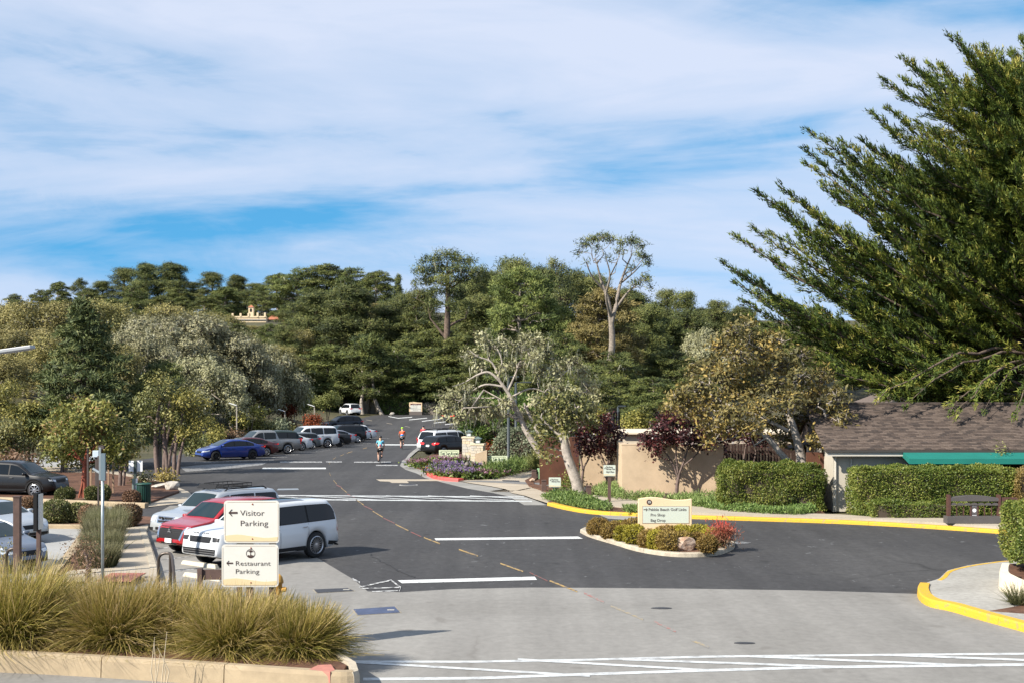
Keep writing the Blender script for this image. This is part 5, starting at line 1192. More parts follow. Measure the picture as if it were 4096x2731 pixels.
# ================================================================= forest placement
RG, FG, LG = 'trees on the ridge skyline', 'trees massed behind the road end', 'oaks on the left slope'
dk = 'dark pine within the skyline row on the ridge'
for k, u, v, w_, d, lb in [
  ('pine3', 14, 292, 16, 480, 'small pine at the far left end of the ridge'), ('cyp2', 40, 287, 26, 470, 'dark tree between small far-left pine and flat-topped ridge tree'), ('cyp1', 58, 279, 32, 460, 'flat-topped tree left of the slim lone pine on the ridge'),
  ('pine3', 80, 275, 15, 470, 'slim lone pine against the sky on the left ridge'), ('pine2', 103, 279, 34, 450, 'pine right of the slim lone ridge pine'), ('pine2', 124, 265, 44, 450, 'pine just left of the tallest ridge pair'), ('pine4', 147, 259.5, 46, 440, 'left one of the tallest pair of ridge pines'),
  ('pine4', 172, 259, 54, 440, 'right one of the tallest pair of ridge pines'), ('pine1', 192, 280, 34, 450, 'pine crowded against the tallest pair, right side'), ('pine2', 211, 269.5, 40, 430, 'pine on the ridge left of the bell tower'), ('pine4', 237, 272, 40, 430, 'rounded pine on the ridge directly above the villa'), ('pine1', 256, 281, 30, 425, 'dark tree right of the rounded pine above the villa'),
  ('cyp1', 277, 270, 50, 410, 'left edge tree of the wide flat-topped ridge grove'), ('cyp2', 302, 263, 64, 400, 'flat-topped cypress, second from left in the wide ridge grove'), ('cyp1', 328, 260, 70, 400, 'flat-topped cypress in the middle of the wide ridge grove'), ('cyp2', 354, 263, 66, 395, 'flat-topped cypress, second from right in the wide ridge grove'), ('cyp1', 376, 267, 50, 390, 'right edge tree of the wide flat-topped ridge grove'), ('spire', 398, 272, 22, 300, 'narrow pointed cypress left of the tall layered pine'),
  ('cyp1', 90, 286, 40, 430, 'low dark tree under the slim lone pine'), ('cyp2', 135, 283, 44, 420, 'low dark tree left of the tallest ridge pair'), ('cyp1', 180, 286, 40, 420, 'low dark tree right under the tallest ridge pair'), ('cyp1', 225, 284, 44, 415, 'low dark tree just left above the villa tower'), ('cyp2', 262, 288, 40, 380, 'low dark tree right above the villa'), ('cyp1', 205, 294, 50, 390, 'dark tree on the slope left of the villa'), ('cyp1', 160, 294, 50, 400, 'dark tree on the slope under the tallest pair'), ('cyp2', 20, 298, 50, 420, 'dark tree at the left frame edge below the ridge'), ('cyp1', 60, 296, 50, 410, 'dark tree below the flat-topped left ridge tree'), ('cyp1', 110, 296, 50, 400, 'dark tree above the pale green roof')]:
    plant(k, u, v, w_, d, lb, RG)
ol = 'olive oak within the mass on the left slope'
for k, u, v, w_, d, lb in [
  ('oak1', 10, 306, 100, 170, 'olive oak at the far left edge skyline'), ('oak2', 50, 303, 100, 165, 'broad olive oak filling the far left skyline'), ('oak1', 95, 302, 100, 172, 'olive oak behind the tip of the conical cypress'), ('oak2', 130, 318, 90, 175, 'olive oak right of the conical cypress, below the green roof'), ('oak2', 24, 330, 100, 138, 'olive oak at mid height near the left edge'), ('oak1', 66, 336, 100, 132, 'olive oak directly behind the conical cypress'), ('oak1', -6, 350, 90, 122, 'olive oak low at the left frame edge'), ('oak2', 108, 345, 90, 128, 'olive oak low right of the conical cypress'),
  ('oak1', 170, 306, 80, 205, 'golden olive oak below the tallest ridge pines'), ('oak2', 205, 313, 70, 210, 'olive oak left of the villa slope'), ('goak1', 180, 318, 150, 150, 'big grey oak draped in lichen on the left slope'), ('goak2', 140, 336, 90, 140, 'grey lichen oak left of the biggest one'), ('goak1', 232, 336, 110, 152, 'grey lichen oak below the hilltop villa'), ('goak2', 262, 352, 90, 158, 'lower grey oak nearest the red parked car'), ('goak2', 205, 362, 90, 136, 'lower grey oak above the yellow shrub'),
  ('cyp1', 160, 352, 70, 92, 'dark conifer behind the twin-stemmed oak'), ('cyp2', 292, 300, 50, 345, 'conifer right of the villa tiled wing'), ('cyp1', 222, 304, 40, 345, 'conifer left touching the villa wall'), ('cyp1', 275, 310, 34, 335, 'conifer between villa and its tiled wing'), ('pine4', 300, 318, 60, 270, 'pine on the slope right below the villa'), ('cyp2', 212, 322, 60, 290, 'conifer on the slope left below the villa'), ('cyp1', 236, 321, 46, 256, 'conifer against the villa wall, left of the arched window'), ('cyp2', 270, 320, 50, 250, 'conifer against the villa wall, right of the arched window'), ('oak2', 220, 316, 60, 262, 'olive oak touching the villa at its left corner'), ('pine2', 288, 309, 50, 264, 'pine standing before the villa tiled wing'), ('cyp1', 302, 312, 60, 258, 'conifer right of the pine before the tiled wing'), ('oak1', 252, 326, 50, 280, 'olive oak on the slope under the villa window'),
  ('cyp1', 243, 328.5, 30, 240, 'left dark cypress clump just below the villa'), ('cyp1', 222, 328, 36, 250, 'dark tree left of the cypress clump below the villa'), ('pine1', 283, 322, 40, 225, 'leaning pine right of the villa'), ('cyp1', 258, 334, 40, 235, 'right dark cypress clump just below the villa'), ('oak1', 275, 346, 60, 200, 'olive oak above the small red car'), ('oak2', 296, 330, 50, 235, 'olive oak right of the leaning villa pine')]:
    plant(k, u, v, w_, d, lb, LG)
fl = 'dark conifer within the forest mass behind the road'
for k, u, v, w_, d, lb in [
  ('pine4', 404, 288, 60, 255, 'bulky pine filling the gap left of the tall layered pine'), ('pine2', 424, 284, 56, 250, 'pine tucked close left of the tall layered trunk'), ('pine4', 468, 273, 76, 245, 'bulky pine tucked right of the tall layered trunk'), ('cyp1', 492, 263, 76, 240, 'broad conifer left of the dark-crowned pine'), ('pine4', 542, 259, 76, 228, 'bulky pine behind the small open pine'), ('pine2', 592, 268, 60, 224, 'pine directly behind the bare-limbed giant'), ('pine4', 630, 282, 76, 232, 'bulky pine right behind the tawny cypress'), ('cyp1', 655, 296, 60, 245, 'conifer between tawny cypress and lone round pine'), ('pine4', 704, 304, 60, 262, 'bulky pine right of the lone round-topped pine'), ('cyp2', 726, 308, 60, 270, 'conifer at the right end of the open skyline'), ('cyp1', 440, 322, 90, 222, 'conifer massed round the tall layered trunk'), ('cyp2', 410, 330, 80, 222, 'conifer above the directory board, left'),
  ('pine1', 716, 296, 40, 250, 'pine rising at the right end of the skyline'), ('pine4', 742, 302, 60, 255, 'bulky pine just left of the great cypress tips'), ('pine1', 668, 284, 36, 245, 'slim pine left of the lone round-topped one'),
  ('pine4', 318, 284, 80, 245, 'bulky dark pine left of the road end'), ('pine4', 350, 278, 100, 232, 'largest bulky dark pine above the road end'), ('pine4', 388, 296, 70, 240, 'dark conifer right of the largest bulky pine'), ('cypt', 378, 300, 40, 250, 'tawny conifer right behind the largest bulky pine'),
  ('cyp1', 330, 340, 100, 210, 'spreading cypress behind the far white SUV'), ('cyp2', 366, 332, 84, 207, 'spreading cypress over the leaning trunk'), ('cyp1', 398, 348, 70, 208, 'conifer low right of the leaning trunk'), ('cyp2', 300, 360, 60, 205, 'conifer low left behind the far white SUV'),
  ('cyp1', 420, 306, 80, 235, 'conifer left under the tall layered pine'), ('cyp2', 436, 346, 80, 210, 'conifer behind the directory board'), ('pine2', 478, 290, 70, 228, 'pine right under the tall layered crown'), ('cyp1', 462, 330, 90, 212, 'conifer at the foot of the tall layered pine'), ('pine2', 512, 251, 66, 232, 'dark-crowned pine right of the tall layered one'), ('pine1', 486, 266, 56, 240, 'pine between the tall layered one and its right neighbour'),
  ('cypb', 522, 259, 120, 196, 'bright green cypress with flat layered pads'), ('pine3', 556, 249, 40, 220, 'small open pine left of the bare-limbed giant'), ('pine2', 576, 264, 56, 230, 'pine left behind the bare-limbed giant'), ('cypt', 602, 281, 96, 192, 'tawny brown cypress under the bare-limbed giant'), ('cyp2', 560, 325, 90, 186, 'conifer below the small open pine'), ('cyp1', 500, 340, 90, 200, 'conifer below the bright layered cypress'),
  ('pine2', 648, 300, 60, 222, 'pine right behind the tawny cypress'), ('cyp1', 640, 318, 70, 205, 'conifer right below the tawny cypress'), ('pine1', 686, 286, 44, 240, 'lone round-topped pine right of the bare-limbed giant'), ('cyp1', 668, 312, 60, 235, 'conifer under the lone round-topped pine'), ('cyp2', 714, 304, 60, 255, 'conifer right of the lone round-topped pine'), ('pine2', 736, 310, 50, 265, 'rightmost pine on the open skyline'), ('cyp1', 672, 345, 80, 196, 'conifer above the black slatted screen'), ('goak2', 700, 336, 70, 215, 'grey lichen oak beside the far pink house'), ('cyp2', 616, 345, 90, 178, 'conifer behind the big plum tree'), ('cyp1', 730, 338, 60, 220, 'conifer left of the yellow oak top'), ('cyp1', 770, 318, 90, 250, 'conifer hidden behind the yellow oak'), ('cyp2', 580, 360, 80, 160, 'conifer behind the leaning lichen oak'), ('cyp1', 655, 372, 80, 150, 'conifer behind bushes above the garden wall'), ('cyp1', 540, 370, 80, 165, 'conifer behind the lichen oak foot'), ('pine2', 820, 318, 90, 240, 'pine glimpsed behind the lower left cypress plumes'), ('cyp2', 870, 320, 90, 230, 'conifer glimpsed behind the great cypress, left part'), ('cyp1', 930, 322, 90, 230, 'conifer glimpsed behind the great cypress, middle part'), ('cyp1', 990, 322, 90, 230, 'conifer glimpsed behind the great cypress, right part')]:
    plant(k, u, v, w_, d, lb, FG)

# ---- hand-shaped trees
def px_clumps(base, d, L, depth=0.8, seed=0, jitter=0.25):
    """(u,v,ru,rv) picture ellipses at distance d -> local clumps with their own depth."""
    r = random.Random(seed); o = []
    for (u, v, ru, rv) in L:
        dd = d + r.uniform(-1, 1) * ru * d / F * depth * 1.6; p = pt(u, v, dd) - Vector(base); o.append((tuple(p), (ru * d / F, max(ru, rv) * d / F * 0.8, rv * d / F)))
    return o
def px_path(base, pts, d):
    return [pt(u, v, dd if dd else d) - Vector(base) for (u, v, dd) in [(p + (0,))[:3] for p in pts]]
# tall layered pine
d = 214; b = Vector(gd(447, d)); b.z = hill(b.x, d) - 0.4
tree('pine_tree', 'tall pine with flat layered crown rising mid skyline', 'tree', b, [(px_path(b, [(447, 414), (446, 370), (447, 330), (448, 295), (447, 262)], d), [.62, .55, .48, .36, .1]), (px_path(b, [(446, 338), (438, 328), (430, 318)], d), [.25, .18, .08]), (px_path(b, [(446, 328), (456, 322), (466, 318)], d), [.25, .18, .08])],
     px_clumps(b, d, [(447, 256, 15, 5), (432, 262, 13, 5), (463, 262, 14, 5), (422, 272, 12, 5), (440, 270, 14, 5), (458, 271, 14, 5), (476, 272, 12, 5), (428, 281, 12, 5), (447, 281, 16, 6), (470, 280, 13, 5), (486, 277, 9, 5), (440, 292, 12, 5), (457, 295, 12, 5), (432, 303, 9, 4), (466, 306, 10, 4), (447, 305, 11, 5), (416, 284, 6, 4), (481, 290, 8, 5)], 1.0, 3), LEAF['pine'], LM['pine'], BARKB, FG, seed=51, limb_r=.10, lichen=.02, lich_len=1.2, lich_w=.2)
# bare-limbed giant
d = 178; b = Vector(gd(612, d)); b.z = hill(b.x, d) - 0.4
tk = [(px_path(b, [(612, 428), (609, 375), (612, 345), (611, 322), (608, 300), (601, 280), (597, 264)], d), [.6, .5, .42, .34, .26, .17, .08]), (px_path(b, [(611, 326), (616, 305), (620, 285, 180), (626, 268, 181), (632, 254, 182)], d), [.3, .24, .19, .13, .06]), (px_path(b, [(611, 318), (606, 296, 176), (610, 276, 175), (606, 258, 174)], d), [.2, .16, .11, .05]), (px_path(b, [(616, 308), (628, 292, 179), (638, 284, 180)], d), [.18, .12, .06]), (px_path(b, [(604, 290), (592, 276, 177), (586, 262, 176)], d), [.15, .10, .05]), (px_path(b, [(622, 282), (634, 272, 181), (642, 264, 182)], d), [.13, .09, .04]), (px_path(b, [(609, 278), (616, 264, 174), (620, 254, 174)], d), [.1, .07, .04])]
tree('bare_limbed_tree', 'tallest tree with bare pale limbs and sparse leaf tufts', 'tree', b, tk, px_clumps(b, d, [(583, 245, 6, 3.4), (592, 240, 6.5, 3.2), (602, 237.5, 7, 3.2), (611, 240, 5, 3), (622, 243, 5, 3), (632, 240.5, 7, 3.2), (641, 246, 5.5, 3.2), (645, 257, 5, 3.2), (638, 254, 4, 2.6), (648, 264, 4.4, 3), (579, 252, 4, 2.6), (598, 249, 4, 2.4), (618, 252, 4, 2.6), (646, 280, 6, 3), (636, 283, 6, 3.2), (650, 287, 3.4, 2.4), (588, 262, 3, 2), (630, 268, 3.4, 2.2), (606, 258, 3, 2)], 1.2, 5), dict(LEAF['pine'], dens=3.4, shell=.35), LM['pine'], BARK, FG, seed=52, limb_r=.035, twig=.5, twig_r=.03, wig=.10)
# leaning trunk pair at the road end
for (u0, u1, lb) in [(383, 373, 'slender leaning trunk tree at the end of the road'), (363, 364, 'straight slim trunk tree beside the far white SUV')]:
    d = 204; b = Vector(gd(u0, d)); tree('slender_tree', lb, 'tree', b, [(px_path(b, [(u0, 416), ((u0 + u1) / 2 - 2, 402), (u1, 386), (u1 - 3, 360)], d), [.34, .28, .24, .12])], px_clumps(b, d, [(u1 - 8, 356, 14, 6), (u1 + 6, 350, 14, 6), (u1 - 2, 342, 12, 6), (u1 + 12, 362, 10, 5)], 1, u0), LEAF['cyp'], LM['cyp'], BARKP, FG, seed=u0)

# ---- young conical cypress at left
o = make_spire('yc', 61, 12.0, 4.4, 84, 'cypd', 'young_cypress', bare=.08); b = gd(83, 89); o.location = (b.x, 89, 0.0); o.scale = (.95, .95, (H + (HZ - 291) * 89 / F) / 12.2)
tag(o, 'dark conical young cypress standing before the olive oaks', 'tree')
# ---- dark multi-stem trees by the side path
d = 84
for (u, L, lb, sd) in [(158, [(150, 400, 16, 9), (165, 392, 17, 9), (158, 382, 14, 8), (178, 403, 13, 9), (142, 414, 12, 9), (160, 414, 16, 9), (150, 428, 12, 8), (172, 420, 12, 8)], 'dark bushy oak with twin stems left of the blue sedan', 71), (168, [(186, 398, 14, 9), (198, 408, 14, 10), (192, 420, 14, 9), (206, 424, 9, 8), (180, 410, 12, 9), (186, 434, 12, 8), (176, 436, 10, 6)], 'olive bushy oak right of the dark twin-stemmed one', 72)]:
    b = gd(u, d); st = [(px_path(b, [(u, 474), (u - 2, 455), (u - 4 + sd % 3, 430), (u + 2, 400)], d), [.16, .14, .11, .05]), (px_path(b, [(u + 6, 474), (u + 7, 450), (u + 12, 425), (u + 16, 408)], d), [.13, .11, .09, .04]), (px_path(b, [(u + 10, 474), (u + 12, 455), (u + 18, 432)], d), [.12, .1, .05])]
    tree('oak_tree', lb, 'tree', b, st, px_clumps(b, d, L, 1, sd), dict(dens=5, nl=16, tr=.2, L=.17, W=.10, up=.1, out=.4, spread=.9, shell=.45, shape='quad'), LM['bush' if sd == 72 else 'loak'], BARKD, seed=sd, limb_r=.03)
for (u, v, r1, r2, d, mt, lb) in [(6, 442, 30, 28, 84, 'loak', 'dark shrub mass at the far left behind the black SUV'), (28, 425, 26, 22, 88, 'bush', 'olive shrub above the black SUV'), (62, 440, 24, 26, 86, 'loak', 'dark shrub between black SUV and strawberry tree'), (120, 446, 22, 26, 74.5, 'loak', 'dark shrub right of the strawberry tree'), (16, 470, 26, 16, 76, 'boxb', 'bronze tinted shrub just behind the black SUV'), (124, 425, 20, 20, 92, 'loak', 'tall dark shrub left of the twin-stemmed oak'), (-4, 400, 24, 22, 96, 'bush', 'tall olive shrub cut by the left frame edge')]:
    b = gd(u, d); L = [(u + random.Random(i + u).uniform(-.6, .6) * r1, v + random.Random(i * 3 + u).uniform(-.6, .6) * r2, r1 * .5, r2 * .45) for i in range(11)]
    tree('tall_shrub', lb, 'shrub', b, [(px_path(b, [(u, HZ + F * H / d), (u + 1, v + r2 * .5), (u, v)], d), [.12, .08, .04]), (px_path(b, [(u + 3, HZ + F * H / d), (u + 8, v)], d), [.09, .04])], px_clumps(b, d, L, 1, u), dict(dens=4.5, nl=15, tr=.2, L=.18, W=.10, up=.1, out=.4, spread=.9, shell=.4, shape='quad'), LM[mt], BARKD, seed=u + 300, limb_r=.03)
# ---- strawberry tree with red trunk
d = 67.5; b = gd(84.6, d)
tree('strawberry_tree', 'strawberry tree with smooth red trunk and yellow-green crown', 'tree', b, [(px_path(b, [(84.6, 499), (84.4, 480), (85, 462), (88, 445)], d), [.17, .14, .09, .04]), (px_path(b, [(84.6, 466), (92, 450), (102, 436)], d), [.06, .045, .025]), (px_path(b, [(84.6, 464), (74, 450), (66, 436)], d), [.06, .045, .025])],
     px_clumps(b, d, [(86, 409, 15, 8), (68, 416, 14, 9), (104, 416, 14, 9), (56, 430, 12, 9), (78, 425, 14, 9), (98, 430, 14, 9), (116, 430, 12, 10), (62, 446, 13, 9), (122, 446, 10, 9), (86, 442, 14, 8), (108, 448, 12, 9), (52, 456, 8, 7), (72, 458, 12, 7), (118, 460, 9, 6), (100, 460, 10, 6)], 1.1, 9), dict(dens=10, nl=16, tr=.2, L=.20, W=.10, up=.25, out=.5, spread=.8, shell=.4, shape='quad'), LM['madrone'], BARKR, seed=81, limb_r=.03)

# ---- central oaks hung with lichen
lo = dict(dens=9, nl=13, tr=.17, L=.19, W=.11, up=.1, out=.4, spread=.9, shell=.35, shape='quad')
d = 80; b = gd(553, d)
tr_ = [(px_path(b, [(551, 478), (549, 466), (540, 452), (527, 432), (518, 412), (508, 392), (498, 378)], d), [.30, .25, .21, .17, .14, .11, .07]), (px_path(b, [(557, 478), (556, 462), (551, 448), (540, 434), (531, 418), (524, 402)], d), [.24, .20, .16, .12, .09, .05]),
       (px_path(b, [(503, 384), (490, 372), (478, 374), (464, 382), (452, 386, 78)], d), [0.087, 0.068, 0.056, 0.037, 0.019]), (px_path(b, [(500, 380), (492, 362), (478, 356), (470, 350)], d), [0.074, 0.056, 0.037, 0.019]), (px_path(b, [(498, 376), (502, 362), (497, 348), (485, 338, 81)], d), [0.062, 0.050, 0.037, 0.019]),
       (px_path(b, [(508, 390), (516, 372), (524, 352), (538, 345, 82)], d), [0.074, 0.056, 0.037, 0.019]), (px_path(b, [(512, 396), (530, 388), (545, 392), (558, 402)], d), [0.062, 0.050, 0.037, 0.019]), (px_path(b, [(503, 386), (485, 384), (470, 392), (458, 402, 79)], d), [0.068, 0.056, 0.037, 0.019]), (px_path(b, [(524, 408), (540, 396), (556, 380), (574, 364, 83)], d), [0.062, 0.050, 0.037, 0.019]), (px_path(b, [(540, 396), (562, 388), (582, 392), (594, 386, 82)], d), [0.050, 0.043, 0.031, 0.019])]
tree('lichen_oak', 'leaning oak with twin trunks and pale twisted branches hung with lichen', 'tree', b, tr_, px_clumps(b, d, [(450, 398, 12, 8), (462, 404, 12, 8), (474, 410, 11, 8), (444, 410, 9, 7), (458, 418, 10, 6), (486, 408, 10, 7), (466, 390, 9, 6), (480, 366, 9, 6), (470, 356, 8, 5), (490, 348, 8, 5), (484, 338, 9, 4), (504, 344, 8, 5), (516, 346, 8, 5), (528, 338, 9, 5), (540, 342, 10, 6), (548, 352, 8, 6), (532, 356, 9, 6), (520, 366, 8, 5), (505, 368, 8, 5), (540, 372, 9, 6), (558, 368, 8, 6), (572, 362, 9, 6), (582, 372, 8, 6), (556, 388, 9, 6), (572, 394, 10, 7), (588, 386, 9, 6), (598, 396, 6, 5), (540, 402, 9, 7), (556, 410, 10, 7), (524, 414, 8, 6), (510, 402, 7, 5), (498, 414, 8, 6), (574, 412, 10, 7), (590, 406, 8, 6)], 1.4, 12), lo, LM['goak'], BARKP, 'oaks at the path junction', seed=91, twig=.55, twig_r=.022, lichen=.42, lich_len=.62, lich_w=.06, limb_r=.03, wig=.13)
d = 70; b = gd(578, d)
tree('live_oak', 'green oak with one thick pale trunk leaning left beside the path', 'tree', b, [(px_path(b, [(580, 497), (576, 480), (568, 458), (563, 436), (558, 418), (556, 404)], d), [.34, .28, .24, .21, .15, .07]), (px_path(b, [(562, 432), (572, 416), (580, 404)], d), [.14, .1, .04]), (px_path(b, [(562, 436), (548, 424), (540, 416)], d), [.12, .08, .04])],
     px_clumps(b, d, [(556, 402, 11, 8), (570, 400, 11, 8), (583, 408, 10, 8), (545, 412, 10, 8), (560, 416, 12, 8), (576, 418, 11, 8), (590, 420, 7, 7), (548, 426, 9, 7), (566, 428, 9, 6), (556, 438, 7, 6), (542, 436, 7, 7), (540, 450, 5, 6), (548, 456, 4, 5), (536, 424, 6, 6)], 1.3, 14), dict(lo, dens=9), LM['loak'], BARKP, 'oaks at the path junction', seed=92, twig=.25, twig_r=.018, lichen=.02, limb_r=.03)
# ---- yellow oak before the shop
d = 64.2; b = gd(802, d); L = []
r_ = random.Random(77)
for (u, v, ru, rv) in [(735, 332, 14, 7), (752, 342, 16, 9), (722, 346, 14, 9), (768, 354, 16, 9), (738, 358, 17, 10), (708, 366, 15, 9), (786, 366, 15, 9), (756, 372, 18, 10), (726, 378, 17, 10), (800, 378, 14, 9), (698, 388, 14, 10), (772, 388, 18, 10), (742, 394, 18, 10), (714, 400, 16, 9), (812, 394, 14, 10), (790, 402, 17, 10), (760, 410, 17, 9), (732, 414, 17, 9), (700, 410, 14, 8), (824, 410, 13, 9), (806, 418, 15, 8), (778, 424, 16, 8), (748, 428, 15, 7), (722, 430, 13, 7), (828, 428, 12, 8), (842, 418, 9, 9), (708, 426, 12, 7), (690, 402, 10, 7), (676, 398, 9, 7), (670, 408, 8, 6), (684, 392, 10, 7), (694, 374, 10, 8), (748, 326, 9, 5), (778, 340, 12, 8), (800, 356, 12, 8), (820, 376, 12, 9), (836, 396, 11, 9), (820, 440, 11, 6), (786, 438, 13, 5), (838, 440, 9, 7), (712, 440, 8, 5), (685, 414, 8, 5)]: L.append((u, v, ru * .95, rv * .92))
tree('yellow_oak', 'wide oak with yellowing leaves and grey twigs beside the shop', 'tree', b, [(px_path(b, [(804, 507), (803, 470), (800, 452), (796, 436), (788, 412), (776, 385), (760, 358)], d), [.28, .26, .22, .19, .15, .1, .05]), (px_path(b, [(801, 470), (790, 462), (780, 452), (770, 440), (750, 425), (725, 410)], d), [.2, .17, .15, .13, .09, .04]), (px_path(b, [(826, 507), (824, 480), (828, 460), (830, 440), (824, 410)], d), [.17, .15, .13, .1, .05]), (px_path(b, [(790, 415), (800, 398), (806, 380)], d), [.1, .07, .04]), (px_path(b, [(788, 430), (750, 412), (710, 400), (690, 405)], d), [.1, .08, .05, .03])],
     px_clumps(b, d, L, 1.6, 21), dict(lo, dens=9.0, nl=14, L=.20, W=.10, up=.3, out=.5), LM['yoak'], BARKP, seed=93, twig=.95, twig_r=.022, limb_r=.03, wig=.09)
# ---- purple plum trees in front of the walls
pl = dict(dens=15, nl=14, tr=.14, L=.15, W=.10, up=.05, out=.4, spread=.9, shell=.35, shape='quad')
def plum(u, d, stems, L, lb, sd):
    b = gd(u, d); tree('plum_tree', lb, 'tree', b, [(px_path(b, s, d), r) for s, r in stems], px_clumps(b, d, L, 1.0, sd), pl, LM['plum'], BARKD, 'purple plum trees along the walls', seed=sd, twig=.3, twig_r=.012, limb_r=.02)
plum(676.5, 67.7, [([(676.5, 500), (677, 485), (679, 474)], [.1, .09, .08]), ([(678, 476), (672, 462), (664, 450), (654, 442)], [.06, .05, .04, .02]), ([(679, 474), (684, 460), (688, 446), (690, 432)], [.06, .05, .04, .02]), ([(678, 472), (676, 455), (676, 440), (672, 428)], [.05, .045, .035, .02]), ([(682, 466), (694, 456), (702, 446)], [.045, .035, .02]), ([(670, 460), (660, 456), (650, 450)], [.035, .028, .015])],
     [(650, 438, 9, 6), (662, 430, 10, 7), (676, 424, 11, 7), (690, 426, 10, 7), (702, 434, 9, 6), (670, 418, 9, 5), (684, 414, 9, 5), (656, 446, 7, 5), (676, 440, 9, 6), (694, 442, 9, 6), (708, 444, 6, 4), (664, 440, 8, 5), (686, 436, 8, 5), (646, 444, 5, 4), (654, 454, 4, 3.5)], 'largest purple-leaved plum tree before the sunlit garden wall', 101)
plum(582, 72.4, [([(582, 490), (582, 478), (584, 465)], [.09, .075, .06]), ([(583, 470), (581, 455), (582, 440)], [.05, .04, .02]), ([(584, 466), (590, 455), (594, 442)], [.05, .04, .02])], [(580, 432, 7, 6), (590, 428, 8, 6), (584, 442, 8, 6), (594, 440, 7, 6), (587, 420, 6, 5), (590, 452, 6, 5), (581, 450, 5, 4)], 'slim purple plum tree beside the leaning oak trunk', 102)
plum(606, 72.2, [([(606, 492), (607, 478), (608, 466)], [.09, .075, .06]), ([(608, 470), (602, 456), (598, 444)], [.05, .04, .02]), ([(608, 466), (612, 455), (617, 444)], [.05, .04, .02]), ([(608, 466), (608, 450), (607, 438)], [.05, .04, .02])], [(600, 432, 8, 6), (611, 428, 8, 6), (619, 436, 6, 6), (605, 444, 8, 6), (616, 447, 6, 5), (608, 420, 7, 5), (598, 448, 5, 5), (609, 454, 6, 4)], 'slim purple plum tree behind the two-line path sign', 103)
plum(741, 68.6, [([(742, 503), (738, 475), (730, 458), (722, 450)], [.07, .06, .05, .02]), ([(744, 503), (743, 470), (745, 450), (748, 436)], [.06, .05, .04, .02]), ([(748, 503), (752, 470), (756, 450), (752, 436)], [.05, .045, .035, .02])], [(716, 440, 8, 6), (728, 436, 8, 6), (740, 434, 9, 6), (752, 438, 9, 6), (764, 440, 7, 5), (722, 447, 6, 4)], 'purple plum tree half hidden under the yellow oak', 104)

